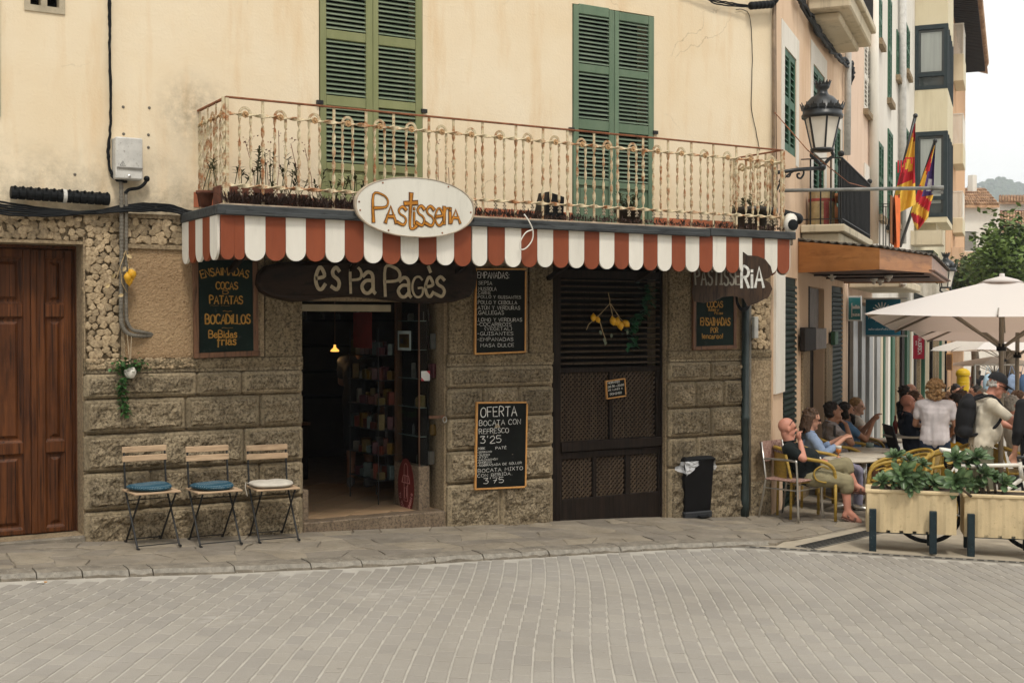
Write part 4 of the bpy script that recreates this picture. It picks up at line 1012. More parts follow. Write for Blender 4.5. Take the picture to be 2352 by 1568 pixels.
 # balcony
bx0,bx1,BO=3.215,9.24,.77
bal=thing('balcony','long balcony with a rusty cream railing of twisted bars above the awning','balcony',((bx0+bx1)/2,-.4,2.62))
MB().cbox((bx0-.08,-BO-.1,2.622),(bx1+.08,-.008,2.765),.012).build('slab',mat('old_concrete',(.27,.21,.15),.9,.4,6,.5,dirt=((.07,.055,.04),.5)),bal)
RI=MATS['rusty_iron'];RU=MATS['rust']
zt_,zu,zl,zb_=3.63,3.50,2.92,2.766
def twist(mb,z0,z1,w_,t,period,x=0.0,ph=0.0,n= None ,horiz= False ):
 n=n or max(8,int((z1-z0)/period*10));vs=[];fs=[]
 for i in range(n+1):
  f=i/n;a=ph+math.pi*(z1-z0)/period*f;c,s_=math.cos(a),math.sin(a)
  for p,q in ((-w_/2,-t/2),(w_/2,-t/2),(w_/2,t/2),(-w_/2,t/2)):
   A,B=p*c-q*s_,p*s_+q*c
   vs.append((x+A,B,z0+(z1-z0)*f) if not horiz else (z0+(z1-z0)*f,B,x+A))
 for i in range(n):
  for k in range(4):
   k2=(k+1)%4;q=(i*4+k,i*4+k2,i*4+4+k2,i*4+4+k);fs.append(q if not horiz else q[::-1])
 mb.add(vs,fs)
q=MB();q.box((-.012,-.004,zu),(.012,.004,zt_));q.box((-.012,-.004,zb_),(.012,.004,zl));twist(q,zl,zu,.031,.008,.116);post_me=q.mesh('baluster',RI)
q=MB();R_=.047
for s_ in (-1,1):twist(q,zl-.02,zu,.025,.007,.116,s_*R_,.3*s_)
arc=[(R_*math.cos(a),0,zu+.055*math.sin(a)) for a in [math.pi*k/12 for k in range(13)]]
for a,b in zip(arc,arc[1:]):q.bar(a,b,.007,.022,(0,0,1) if abs(a[0])<.02 else (1,0,0))
q2=MB();n_=14
for i in range(n_):
 pass
arch_me=q.mesh('arch',RI)
q=MB()
for k in range(8):
 a=k*math.pi/4;q.ball((.02*math.cos(a),-.012,zu+.02*math.sin(a)),.0105,6,4,(1,.6,1))
q.ball((0,-.02,zu),.011,8,5);ros_me=q.mesh('rosette',mat('rosette_rust',(.44,.27,.13),.6,.35,40,.2,60))
q=MB()
for x,z in ((0,-.015),(-.011,-.032),(.011,-.032),(0,-.05),(-.01,-.062),(.01,-.062)):q.ball((x,-.008,zl-.01+z),.0105,6,5)
grp_me=q.mesh('grape_cluster',mat('grape_iron',(.34,.28,.2),.6,.4,30,.2))
seg=(bx1-bx0)/20
q=MB();twist(q,0,seg,.034,.009,seg/2/1.0,0,0,22, True );rail_me=q.mesh('twisted_rail',RI)
Bi=world_m(bal).inverted()
def putb(nm,me,W):o=link(nm,me,bal);o.matrix_basis=Bi@W; return o
def run(O,ang,n_int,seg_,first= True ,last= True ):
 Rm=Matrix.Translation(O)@Matrix.Rotation(ang,4,'Z');sc_=seg_/seg
 for k in range(n_int+1):
  if (k==0 and not first) or (k==n_int and not last): continue
  putb('baluster',post_me,Rm@Matrix.Translation((k*seg_,0,0))@Matrix.Rotation(rnd(-.01,.01),4,'Y'))
 for k in range(n_int):
  T=Rm@Matrix.Translation(((k+.5)*seg_,0,0))
  putb('arch',arch_me,T@Matrix.Translation((0,rnd(-.003,.003),0)));putb('rosette',ros_me,T)
  for s_ in (-R_,R_):putb('grape_cluster',grp_me,T@Matrix.Translation((s_,0,0)))
  for z in (zu,zl):putb('twisted_rail',rail_me,Rm@Matrix.Translation((k*seg_,-.005,z))@Matrix.Scale(sc_,4,V((1,0,0))))
run(V((bx0,-BO,0)),0,20,seg)
run(V((bx0,-.01,0)),-math.pi/2,3,(BO-.01)/3, True , False )
run(V((bx1,-BO,0)),math.pi/2,3,(BO-.01)/3, False , True )
for p,q_ in (((bx0-.012,-BO,zt_),(bx1+.012,-BO,zt_)),((bx0,-BO+.013,zt_),(bx0,-.002,zt_)),((bx1,-BO+.013,zt_),(bx1,-.002,zt_))):
 MB().bar(p,q_,.03,.015,ch=.003).build('top_rail',RU,bal)
for x in (bx0,bx1):MB().cbox((x-.014,-BO-.014,zb_-.02),(x+.014,-BO+.014,zt_-.006),.003).build('corner_post',RI,bal)
# signs
def frame_board(name,quad,off,m_board,m_frame,fw,label,cat,thick=.03):
 """quad: pixel corners TL TR BR BL of the outer frame on the plane y=-off"""
 P=[F1(x,y,off) for x,y in quad];c=sum(P,V())/4
 t=thing(name,label,cat,(c.x,-off+thick,min(p.z for p in P)))
 TL_,TR_,BR_,BL_=P;u=(TR_-TL_).normalized();v=(TL_-BL_).normalized()
 MB().obox(BL_+UN*-.004+(u+v)*fw*.5,BR_-BL_-u*fw,TL_-BL_-v*fw,V((0,thick*.6,0))).build('board',m_board,t)
 W_=(TR_-TL_).length;H_=(TL_-BL_).length
 for o,d,e in ((BL_,u*W_,v*fw),(TL_-v*fw,u*W_,v*fw),(BL_+v*fw,v*(H_-2*fw),u*fw),(BR_+v*fw-u*fw,v*(H_-2*fw),u*fw)):
  MB().ocb(o-UN*0.0+V((0,-.004,0)),d,e,V((0,thick,0)),.003).build('frame',m_frame,t)
 return t,u,v
def zx3(x,y): return 1010.7+x*.3865,588+y*.3865
t,u,v=frame_board('menu_board',[zx3(210,72),zx3(513,72),zx3(511,583),zx3(207,586)],.06,MATS['board_black'],MATS['pine_trim'],.016,'black chalk menu board headed EMPANADAS hanging right of the shop door','menu board')
tx=MB()
def line(text,x,y,h,wd,off,uu=UX,f=zx3,sw=.095,n=UN,jit=.05):
 p=F1(*f(x,y),off+.002);q=F1(*f(x+wd,y),off+.002);hh=F1(*f(x,y),off).z;hh=F1(*f(x,y-h),off).z-hh
 write(tx,text,p,uu,UZ,hh,sw,n=n,wdt=abs(q.x-p.x),jit=jit)
for a in (('EMPANADAS:',222,130,36,188),('SEPIA',228,170,20,80),('.MUSSOLA',222,204,20,112),('.CARNE',220,226,17,80),('.POLLO Y GUISANTES',218,250,17,262),('.POLLO Y CEBOLLA',218,284,20,238),('.ATÚN Y VERDURAS',216,317,21,258),('.GALLEGAS',220,347,22,158),('.LOMO Y VERDURAS',220,388,20,265),('-COCARROIS',220,416,20,202),('(VEGETAL)',265,441,19,160),('-GUISANTES',222,471,20,212),('-EMPANADAS',222,505,20,212),('MASA DULCE',240,540,20,197)):
 line(*a,.06)
tx.build('lettering',MATS['chalk'],t)
t,u,v=frame_board('offer_board',[zx3(217,866),zx3(515,864),zx3(513,1378),zx3(207,1390)],.085,MATS['board_black'],MATS['pine_trim'],.017,'black chalk board headed OFERTA hung by string on the middle stone pier','menu board')
tx=MB()
for a in (('OFERTA',240,955,56,215),('BOCATA CON',232,1008,30,245),('REFRESCO',232,1056,28,175),("3'25",240,1113,40,122),('.YORK',221,1150,13,46),('PATÉ',330,1147,14,62),('-SERRANO',221,1170,10,85),('-QUESO',221,1187,10,73),('-ATÚN',221,1201,10,62),('-SALCHICHÓN',221,1217,10,120),('-CHORIZO',221,1232,10,84),('-SOBRASADA DE SÓLLER',221,1250,12,262),('BOCATA MIXTO',225,1286,20,265),('CON BEBIDA.',222,1313,17,205),("3'75",258,1351,32,118)):
 line(*a,.085,sw=.085 if a[3]>15 else .12)
tx.build('lettering',MATS['chalk'],t)
p=F1(*zx3(362,866),.07);q_=F1(*zx3(356,790),.05)
m_=MB();m_.tube([p,p.lerp(q_,.5)+V((.006,0,0)),q_],.004,6);m_.tube([q_+V((-.03,-.01,-.03)),q_,q_+V((.03,-.01,-.035))],.004,6);m_.build('string',mat('twine',(.5,.42,.3),.9),t)
def zx4(x,y): return 1249.5+x*.38669,606.4+y*.38669
t,u,v=frame_board('hours_sign',[zx4(367,693),zx4(483,676),zx4(490,781),zx4(374,803)],-.06,MATS['board_black'],MATS['pine_trim'],.013,'small tilted chalk sign with opening hours on the lattice window','sign')
tx=MB()
for s_,x,y,h,wd in (('HORARIO',379,712,12,70),('06:30->20:00',380,735,12,94),('DE LUNES A',382,754,10,84),('DOMINGO',392,778,12,68)):line(s_,x,y,h,wd,-.058,u,zx4,.14)
tx.build('lettering',MATS['chalk'],t)
def zx2(x,y): return 441+x*.25782,569.6+y*.25782
t,u,v=frame_board('menu_board',[(443,585),(595,585),(594,820),(446,823)],.05,MATS['board_green'],MATS['frame_wood'],.045,'dark green board lettered ENSAIMADAS in ochre under the left end of the awning','menu board')
tx=MB()
def line2(text,x,y,h,wd,off=.05,arc=0,sw=.16,f=zx2):
 p=F1(*f(x,y),off+.002);q=F1(*f(x+wd,y),off+.002);hh=F1(*f(x,y-h),off).z-F1(*f(x,y),off).z
 write(tx,text,p,UX,UZ,hh,sw,n=UN,wdt=q.x-p.x,jit=.03,arc=arc,gap=.14)
line2('ENSAiMADAS',85,265,68,412,arc=.45);line2('COCAS',215,364,62,190);line2('D',275,410,32,48);line2('PATATAS',158,494,68,292);line2('BOCADiLLOS',120,672,80,396);line2('BeBidas',150,798,62,248);line2('frías',225,862,72,165)
line2('~',275,575,30,85,sw=.1);line2('~',265,722,25,105,sw=.1);line2('~~',160,520,18,180,sw=.08)
tx.build('lettering',MATS['ochre_letters'],t)
def zx5(x,y): return 1506.8+x*.4219,569.6+y*.4219
t,u,v=frame_board('menu_board',[zx5(203,130),zx5(440,130),zx5(438,552),zx5(203,556)],.05,MATS['board_green'],MATS['frame_wood'],.04,'dark green board lettered COCAS and ENSAIMADAS near the right corner','menu board')
tx=MB();L5= lambda *a,**k:line2(*a,f=zx5,**k)
L5('COCAS',278,322,32,84);L5('dulces',284,342,16,40);L5('y',330,342,14,12);L5('pizzas',318,360,14,45);L5('ENSAIMADAS',242,420,40,160);L5('POR',298,460,26,38);L5('!encargo!',250,492,26,112);L5('~',300,280,14,50)
tx.build('lettering',MATS['ochre_letters'],t)
def outline(pts): return pts
lp_=[(592,652),(596,630),(612,612),(645,604),(720,600),(830,598),(960,598),(1090,600),(1098,630),(1094,662),(1080,682),(1045,693),(1000,697),(950,695),(900,690),(858,684),(810,681),(760,683),(715,690),(675,693),(650,688),(620,680),(600,668)]
LO=.12
P=[F1(x,y,LO) for x,y in lp_];c=sum(P,V())/len(P)
lg=thing('log_sign','dark carved log sign reading es pa Pagès over the shop door','sign',(c.x,-.1,min(p.z for p in P)))
m_=MB();n_=len(P);rings=[]
for f_,yy in ((1.0,-.02),(1.02,-.06),(1.0,-.105),(.94,-.125),(.86,-.13)):
 rings.append([V((c.x+(p.x-c.x)*(1-(1-f_)*.35),yy+.004*math.sin(i*2.1),c.z+(p.z-c.z)*f_)) for i,p in enumerate(P)])
vs=[p for r_ in rings for p in r_];fs=[]
for k in range(4):
 for i in range(n_):fs.append((k*n_+(i+1)%n_,k*n_+i,(k+1)*n_+i,(k+1)*n_+(i+1)%n_))
fs.append(tuple(range(4*n_,5*n_)));m_.add(vs,[f[::-1] for f in fs]);m_.build('log',MATS['log_wood'],lg)
tx=MB()
def lline(text,x,y,h,wd,**k):
 p=F1(*zx2(x,y),.134);q=F1(*zx2(x+wd,y),.134);hh=F1(*zx2(x,y-h),.134).z-p.z
 write(tx,text,p,UX,UZ,hh,.105,n=UN,wdt=q.x-p.x,jit=.0,thick=.006,gap=.3,**k)
lline('es',1100,366,300,212);lline('P',1412,398,225,95);lline('a',1512,398,300,110);lline('P',1720,425,250,130);lline('a',1836,432,275,105);lline('G',1962,435,180,92);lline('è',2078,430,262,70);lline('s',2168,430,265,80)
tx.build('lettering',MATS['cream_letters'],lg)
OF=1.1;c=F1(952.5,476,OF);hw=(F1(1089.3,476,OF).x-F1(815.6,476,OF).x)/2;cxo=(F1(1089.3,476,OF).x+F1(815.6,476,OF).x)/2;hh=(F1(952,408,OF).z-F1(952,545,OF).z)/2
ov=thing('oval_sign','white oval board painted Pastisseria in orange letters in front of the balcony','sign',(cxo,-OF,c.z-hh))
el=[(hw*math.copysign(abs(math.cos(a))**.93,math.cos(a)),hh*math.copysign(abs(math.sin(a))**.93,math.sin(a))) for a in [2*math.pi*k/64 for k in range(64)]]
m_=MB();m_.prism(el,V((cxo,-OF,c.z)),UX,UZ,V((0,.035,0)));m_.build('board',MATS['sign_white'],ov)
m_=MB();vs=[]
for sc_,yy in ((1.0,-.0005),(1.012,-.006),(1.012,.02),(.985,-.006),(.975,-.0005)): pass
rim=[[V((cxo+a*s_,-OF+yy,c.z+b*s_)) for a,b in el] for s_,yy in ((1.006,.03),(1.008,-.004),(.985,-.006),(.975,-.0005))]
vs=[p for r_ in rim for p in r_];m_.add(vs,[(k*64+i,k*64+(i+1)%64,(k+1)*64+(i+1)%64,(k+1)*64+i) for k in range(3) for i in range(64)]);m_.build('rim',mat('rim_wood',(.4,.33,.25),.8,.3,12,.2),ov)
def z2(x,y): return 404.3+x*.31638,165.4+y*.31638
for mi,(mt_,sw_,lf,th) in enumerate((('letter_brown',.20,.002,.003),('letter_orange',.115,.0055,.002))):
 tx=MB()
 def ol(text,x,y,h,wd):
  p=F1(*z2(x,y),OF);q=F1(*z2(x+wd,y),OF);hz=F1(*z2(x,y-h),OF).z-p.z
  k=120/h if h>130 else 1
  write(tx,text,p,UX,UZ,hz,sw_*(.5 if h>130 else .8),n=UN,wdt=q.x-p.x,jit=0,lift=lf,thick=th,flare= True )
 ol('P',1432,1085,195,105);ol('A',1520,1090,120,75);ol('s',1608,1108,200,62);ol('t',1662,1135,250,74);ol('i',1716,1105,135,22);ol('s',1745,1112,215,58);ol('s',1812,1115,215,60);ol('e',1880,1112,190,58);ol('r',1940,1100,190,42);ol('i',1978,1095,120,20);ol('A',1998,1092,95,62)
 tx.build('lettering' if mi else 'letter_edge',MATS[mt_],ov)
for a in (.95,2.2,3.05,3.35,4.2,5.2,6.2):
 MB().lathe([(.008,0),(.007,.004),(0,.005)],(cxo+hw*.94*math.cos(a),-OF-.0005,c.z+hh*.93*math.sin(a)),8,(0,-1,0)).build('screw',RU,ov)
sg=thing('wood_slab_sign','bark edged wooden slab sign reading PASTISSERIA fixed to the corner pole','sign',F1(1711,690,.5))
a_,b_=F1(1590,640,.66),F1(1772,640,1.22);a_.z=b_.z=F1(1711,640,1.02).z
su=(b_-a_);sl_=su.length;su.normalize();sn=V((su.y,-su.x,0))
if sn.y>0:sn=-sn
k=sl_/182
op=[(0,-35),(4,12),(30,20),(60,24),(98,30),(104,58),(118,62),(128,54),(150,52),(168,44),(180,28),(184,12),(177,2),(166,-2),(178,-10),(184,-24),(176,-42),(150,-56),(128,-64),(118,-46),(96,-40),(70,-42),(50,-52),(25,-56),(4,-52)]
m_=MB();m_.prism([(x*k,y*k) for x,y in op],a_,su,UZ,-sn*.05);m_.build('slab',MATS['slab_wood'],sg)
tx=MB();write(tx,'PASTISSE',a_+su*(8*k)-UZ*(14*k)+sn*.001,su,UZ,36*k,.11,n=sn,wdt=102*k,jit=.05);tx.build('lettering',mat('shaded_chalk',(.24,.22,.18),.9),sg);tx=MB();write(tx,'RiA',a_+su*(114*k)-UZ*(20*k)+sn*.001,su,UZ,46*k,.13,n=sn,wdt=50*k,jit=.03)  # left letters in darker chalk: awning shade put into the colour
tx.build('lettering',MATS['chalk'],sg)
# cables, conduits, boxes on the facade
CB=MATS['cable_black']
def wob(pts,n=6,a=.006,seed=1,y= True ):
 r=random.Random(seed);P=catmull([tuple(p) for p in pts],n); return [V(p)+V((r.uniform(-a,a),r.uniform(-a,a) if y else 0,r.uniform(-a,a))) for p in P]
sp=thing('splice_sleeve','thick ribbed black cable sleeve with a white tie left of the grey meter box','cable sleeve',F1(140,452,.06))
a,b=F1(24,442,.07),F1(252,458,.07);n_=13
m_=MB();m_.smooth= False ;pr=[]
Ls=(b-a).length;axd=(b-a).normalized()
for k in range(n_):
 h0=Ls*k/n_;pr+=[(.046,h0),(.052,h0+.006),(.052,h0+Ls/n_-.012),(.046,h0+Ls/n_-.004)]
m_.lathe(pr,a,16,axd);m_.build('sleeve',CB,sp)
m_=MB().lathe([(.054,0),(.056,.004),(.056,.026),(.054,.03)],a+axd*Ls*.515,16,axd,cap= False );m_.build('tie',MATS['grey_box'],sp)
for k in range(n_):MB().cbox((a.x+Ls*(k+.35)/n_,-.13,a.z+(b.z-a.z)*k/n_+.035),(a.x+Ls*(k+.6)/n_,-.1,a.z+(b.z-a.z)*k/n_+.052),.003).build('clip',CB,sp)
def cable(name,pts,r,label,cat='cable',m=CB,seed=1,a=.004,n=6):
 q=MB();q.smooth= True ;q.tube(wob(pts,n,a,seed),r,7); return solo(q,name,m,label,cat)
gp_='black cables strung along the stone facade'
for k in range(6):
 y0=478+k*4;pts=[F1(-20,y0-18+k*2,.05+.012*k),F1(80,y0-2,.05+.012*k),F1(200,y0+8-k*3,.07),F1(300,y0-8-k,.07+.008*k),F1(380,470+k*3,.06),F1(430,484+k*2,.05+.01*k),F1(470,492,.1)]
 o=cable('cable',pts,.009,('thick','topmost thin','sagging','lowest','glossy','outer')[k]+' black cable in the bundle above the rubble wall',seed=k);o['group']=gp_
cable('cable',[F1(250,0-30,.02),F1(251,40,.02),F1(252,110,.02),F1(254,230,.02),F1(253,300,.02),F1(248,350,.025),F1(254,395,.03),F1(266,412,.05),F1(290,418,.08)],.011,'twisted black cable running down the ochre wall to the grey box',seed=9,n=8)
cable('cable',[F1(252,-30,.03),F1(253,60,.028),F1(251,150,.03),F1(255,260,.028),F1(251,330,.03),F1(252,385,.035),F1(270,414,.06)],.008,'thinner black cable twisted round the vertical one beside the grey box',seed=10,n=8)
bxp=F1(297,410,.0)
bx=thing('meter_box','grey plastic meter box with warning triangle on the ochre wall','meter box',bxp)
a,b=F1(266,410,.14),F1(328,318,.14)
MB().cbox((a.x,-.14,a.z),(b.x,-.0,b.z),.01).build('case',MATS['grey_box'],bx)
MB().cbox((a.x+.004,-.149,a.z+.09),(b.x-.004,-.1405,b.z-.006),.006).build('lid',MATS['grey_box'],bx)
MB().box((a.x+.01,-.1515,a.z+.085),(b.x-.004,-.141,a.z+.098)).build('seam',mat('grey_dark',(.2,.19,.17),.6),bx)
MB().lathe([(.012,0),(.012,.004),(.008,.006)],((a.x+b.x)/2,-.1405,a.z+.025),12,(0,-1,0)).build('lock',MATS['steel'],bx)
q=MB();c=V((a.x+.055,-.1495,a.z+.108));
ribbon(q,[(-.022,0),(.022,0),(0,.038),(-.022,0)],c,UX,UZ,UN*.0008,.0035);ribbon(q,[(.003,.028),(-.004,.014),(.004,.015),(-.002,.004)],c,UX,UZ,UN*.0008,.003);q.build('warning_mark',mat('print_black',(.02,.02,.02),.7),bx)
def pipe(pts,r,label,m,ribs= True ,n=10,name='conduit'):
 P=catmull([tuple(p) for p in pts],n);q=MB();q.smooth= not ribs
 if ribs:
  D_=[V(P[0])];
  for p,s_ in zip(P,P[1:]):
   p,s_=V(p),V(s_);l=(s_-p).length;k=max(1,int(l/.012))
   D_+=[p.lerp(s_,(i+1)/k) for i in range(k)]
  q.tube(D_,[r*(1 if i%2 else .86) for i in range(len(D_))],10)
 else :q.tube(P,r,10)
 return solo(q,name,m,label,'conduit')
CG=MATS['conduit_grey']
pipe([F1(278,418,.06),F1(279,480,.075),F1(279,600,.06),F1(278,720,.05),F1(281,748,.05),F1(295,766,.05),F1(320,771,.04),F1(352,770,-.02)],.019,'ribbed grey conduit nearer the door running down and bending right',CG)
pipe([F1(289,440,.06),F1(290,480,.075),F1(290,600,.06),F1(290,715,.05),F1(293,740,.05),F1(304,757,.055),F1(325,762,.045),F1(354,768,-.02)],.016,'ribbed grey conduit on the right of the pair bending to the wall',CG)
q=MB();q.smooth= True ;q.tube(catmull([tuple(F1(*p)) for p in ((288,445,.07),(296,436,.07),(318,432,.07),(330,424,.06),(336,415,.06))],6),.014,8);q.ball(F1(337,411,.06),.026,12,8)
solo(q,'cable_end',CB,'black capped cable end with round bulb right of the meter box','cable')
for k,(x,y) in enumerate(((283,246),(343,248),(284,308),(341,310),(284,336),(341,339),(172,401),(175,458))):
 p=F1(x,y);q=MB();q.lathe([(.013,0),(.012,.003),(.008,.003),(.006,.008),(.003,.008)],p,10,(0,-1,0));solo(q,'wall_plug',MATS['conduit_grey'],('upper left','upper right','middle left','middle right','lower left','lower right','far left','lowest')[k]+' old wall plug left in the ochre stucco near the meter box','wall plug','old plugs in the wall round the meter box')
q=MB();q.smooth= True ;a,b=F1(1722,14,.09),F1(1775,10,.09);ax_=(b-a)
pr=[]
for k in range(6):pr+=[(.034,ax_.length*k/6),(.045,ax_.length*(k+.3)/6),(.045,ax_.length*(k+.8)/6)]
q.lathe(pr+[(.034,ax_.length)],a,12,ax_);q.tube([b,b+V((.05,0,.05)),b+V((.08,0,.16))],.03,10);solo(q,'splice_sleeve',CB,'short black cable sleeve at the top right corner of the ochre wall','cable sleeve')
for k in range(3):cable('cable',[F1(1560+30*k,-14,.03+.02*k),F1(1640,0+4*k,.05),F1(1690,9+3*k,.06),F1(1730,15+k,.08)],.008,('upper','middle','lower')[k]+' black cable leading to the sleeve at the top right corner',seed=20+k)
cable('cable',[F1(1690,22,.015),F1(1720,34,.015),F1(1728,120,.012),F1(1726,240,.012),F1(1736,300,.012),F1(1745,345,.01)],.004,'thin dark wire hanging down the ochre wall near the right corner',seed=30)
q=MB();q.smooth= True ;q.tube([F1(1777,-20,.04),F1(1777,200,.04),F1(1777,420,.04),F1(1778,520,.04)],.017,8);q.tube([F1(1782,-20,.03),F1(1783,400,.03)],.007,6);solo(q,'corner_pipe',mat('pipe_brown',(.2,.14,.09),.6,.4,8,.2),'rusty brown pipe running down the corner of the house','pipe')
p=F1(1711,1180,.06);zg_=gz(p.x)-.06
pl_=thing('drain_pipe','dark green iron pole in front of the corner pier','pole',(p.x,p.y,zg_))
q=MB();q.smooth= True ;q.lathe([(.048,0),(.048,.25),(.044,.27),(.042,1.1),(.05,1.11),(.05,1.15),(.042,1.16),(.042,2.62)],(p.x,p.y,zg_),14);q.build('pipe',mat('pole_green',(.028,.04,.038),.45,.3,6,.1),pl_)
q=MB();q.smooth= True ;q.tube([(p.x+.085,p.y+.03,zg_+.1),(p.x+.085,p.y+.03,zg_+2.5)],.022,8);q.build('thin_pipe',MATS['conduit_grey'],pl_)
MB().cbox((p.x+.09,p.y-.05,zg_+2.02),(p.x+.15,p.y,zg_+2.26),.006).build('junction_box',MATS['grey_box'],pl_)
for k in range(4):
 c=F1(1708,682,.16+.02*k);R_=.125-.008*k
 q=MB();q.smooth= True ;q.tube([(c.x+R_*.9*math.cos(t),c.y,c.z+R_*1.25*math.sin(t)) for t in [k2*.2618 for k2 in range(24)]],.007,6,closed= True );q.build('cable_coil',CB,pl_)
 # bits hanging on the wall
mat('lemon',(.62,.33,.02),.45,.12,20,.15,120);mat('dry_stem',(.38,.28,.15),.9,.3,20,0);mat('dry_leaf',(.42,.32,.17),.85,.3,12,0)
def lemon(mb,c,d,r=.034):
 c=V(c);d=V(d).normalized();mb.smooth= True
 mb.lathe([(0,-1.45*r),(.2*r,-1.35*r),(.62*r,-.95*r),(.95*r,-.4*r),(1.0*r,0),(.93*r,.45*r),(.6*r,.95*r),(.22*r,1.25*r),(.15*r,1.5*r),(0,1.55*r)],c,12,d,cap= False )
def leafq(mb,p,d,ln,wd,up=(0,0,1)):
 p,d=V(p),V(d).normalized();s_=d.cross(V(up));s_=s_.normalized() if s_.length>1e-4 else d.orthogonal().normalized();n=s_.cross(d)
 a,b,c_=p+d*ln*.35+n*ln*.1,p+d*ln*.7+n*ln*.08,p+d*ln
 mb.add([p,a-s_*wd*.5,a+s_*wd*.5,b-s_*wd*.42,b+s_*wd*.42,c_,a-n*wd*.15,b-n*wd*.12],[(0,1,6),(0,6,2),(1,3,7,6),(6,7,4,2),(3,5,7),(7,5,4)])
lt=thing('lemon_bunch','hanging bunch of lemons with dry stalks on the grey conduits','lemons',F1(298,650,.12))
for i,(x,y,d,r) in enumerate(((303,629,(.2,0,-1),.036),(293,637,(-.1,0,1),.03),(296,644,(.1,0,-1),.032))):
 q=MB();lemon(q,F1(x,y,.12+.02*(i%2)),d,r);q.build('lemon',MATS['lemon'],lt)
q=MB()
for P in ([F1(289,576,.08),F1(294,600,.1),F1(296,625,.12)],[F1(288,580,.08),F1(276,612,.1),F1(268,640,.08)],[F1(276,612,.1),F1(280,650,.09),F1(292,672,.08)],[F1(284,585,.1),F1(290,575,.1),F1(296,580,.1)]):q.tube(P,.0035,5)
q.build('stalk',MATS['dry_stem'],lt)
q=MB()
for x,y,dx,dz_ in ((289,612,-.4,-.6),(298,615,.6,-.5),(252,652,-.5,-.4),(256,640,.3,.5),(284,676,-.6,-.2),(290,585,.7,-.4)):leafq(q,F1(x,y,.13),(dx,-.2,dz_),.055,.03,(0,-1,0))
q.build('dry_leaf',MATS['dry_leaf'],lt)
hp=F1(299,855,.09)
hb=thing('hanging_pot','white ball pot with trailing green plant hung on twine from the conduit','hanging pot',(hp.x,hp.y,hp.z-.05))
q=MB();q.smooth= True ;q.lathe([(0,-.05),(.03,-.045),(.05,-.01),(.05,.015),(.035,.04),(.03,.042)],hp,16);q.build('pot',MATS['white_paint'],hb)
q=MB()
for x in (292,302):q.tube([F1(x,768,.06),hp+V((0,0,.04))],.0022,4)
q.build('twine',MATS['twine'],hb)
rr=random.Random(21);q=MB()
for k in range(260):
 if k<130:c=hp+V((rr.gauss(0,.06),rr.uniform(-.04,.05),rr.gauss(.045,.03)))
 else :
  f=(k-130)/130;c=hp+V((-.05-.02*math.sin(f*4)+rr.gauss(0,.014),rr.uniform(-.03,.02),-.03-f*.33))
 leafq(q,c,(rr.uniform(-1,1),rr.uniform(-1,.2),rr.uniform(-1,.6)),rr.uniform(.035,.055),.032)
q.build('foliage',MATS['leaf_green'],hb,kind='stuff')
lt=thing('lemon_garland','stems with six lemons hanging on the dark louvred shop window','lemons',F1(1405,740,.05))
for i,(x,y,d,r) in enumerate(((1363,729,(0,0,1),.03),(1373,734,(.5,0,-1),.026),(1408,737,(-.3,0,1),.036),(1417,738,(.3,0,1),.034),(1425,747,(.2,0,-1),.036),(1438,743,(.8,0,-.6),.036))):
 q=MB();lemon(q,F1(x,y,.0),d,r);q.build('lemon',MATS['lemon'],lt)
q=MB()
for P in ([F1(1397,672,-.02),F1(1401,690,.0),F1(1400,698,.0)],[F1(1401,697,.0),F1(1380,720,.0),F1(1352,745,-.02),F1(1347,757,-.03)],[F1(1401,697,0),F1(1408,728,.0)],[F1(1402,697,0),F1(1425,732,.0),F1(1440,745,0)],[F1(1375,728,0),F1(1384,760,-.02),F1(1392,782,-.02)]):q.tube(P,.004,5)
q.build('stem',MATS['dry_stem'],lt)
q=MB()
for x,y in ((1377,758),(1387,775),(1392,782),(1405,765),(1441,757)):leafq(q,F1(x,y,.0),(rr.uniform(-.5,.5),-.2,-1),.055,.035,(0,-1,0))
q.build('leaf',mat('grey_leaf',(.14,.16,.11),.8),lt)
q=MB()
for k in range(110):
 f=rr.random();y=648+f*155;x=1478-30*max(0,f-.35)/.65+10*math.sin(f*7)+rr.gauss(0,7)
 leafq(q,F1(x,y,-.04+rr.uniform(-.02,.05)),(rr.uniform(-1,1),rr.uniform(-.8,0),rr.uniform(-1,.2)),rr.uniform(.05,.075),.055)
solo(q,'ivy_garland',mat('ivy',(.02,.085,.035),.5,.3,8,0,rand=.4),'dark green ivy garland trailing down the right of the louvres','garland')
# plants on the balcony
rr=random.Random(8);dk=mat('sedum',(.075,.045,.035),.8,.3,20,0,rand=.5);dg_=mat('aloe',(.085,.09,.04),.7,.3,12,0,rand=.4)
q=MB()
def tuft(mb,c,r,n,ln,wd,zb=.2):
 for _ in range(n):
  a=rr.uniform(0,6.28);u_=rr.random()**.6*r
  leafq(mb,V(c)+V((u_*math.cos(a),u_*math.sin(a)*.6,rr.uniform(0,ln*.5))),(math.cos(a)*rr.random(),math.sin(a)*rr.random(),rr.uniform(zb,1)),ln*rr.uniform(.6,1.2),wd)
x=bx0-.02
while x<bx1:
 dens=1.0 if x<5.0 else (.55 if x<6.2 else .3)
 tuft(q,(x,-BO-.03+rr.uniform(-.03,.06),2.765),.06,int(22*dens),.04+.045*dens,.014);x+=.032
q.add([],[]);solo(q,'ground_cover',dk,'dark dry succulent ground cover along the edge of the balcony floor','ground cover',kind='stuff')
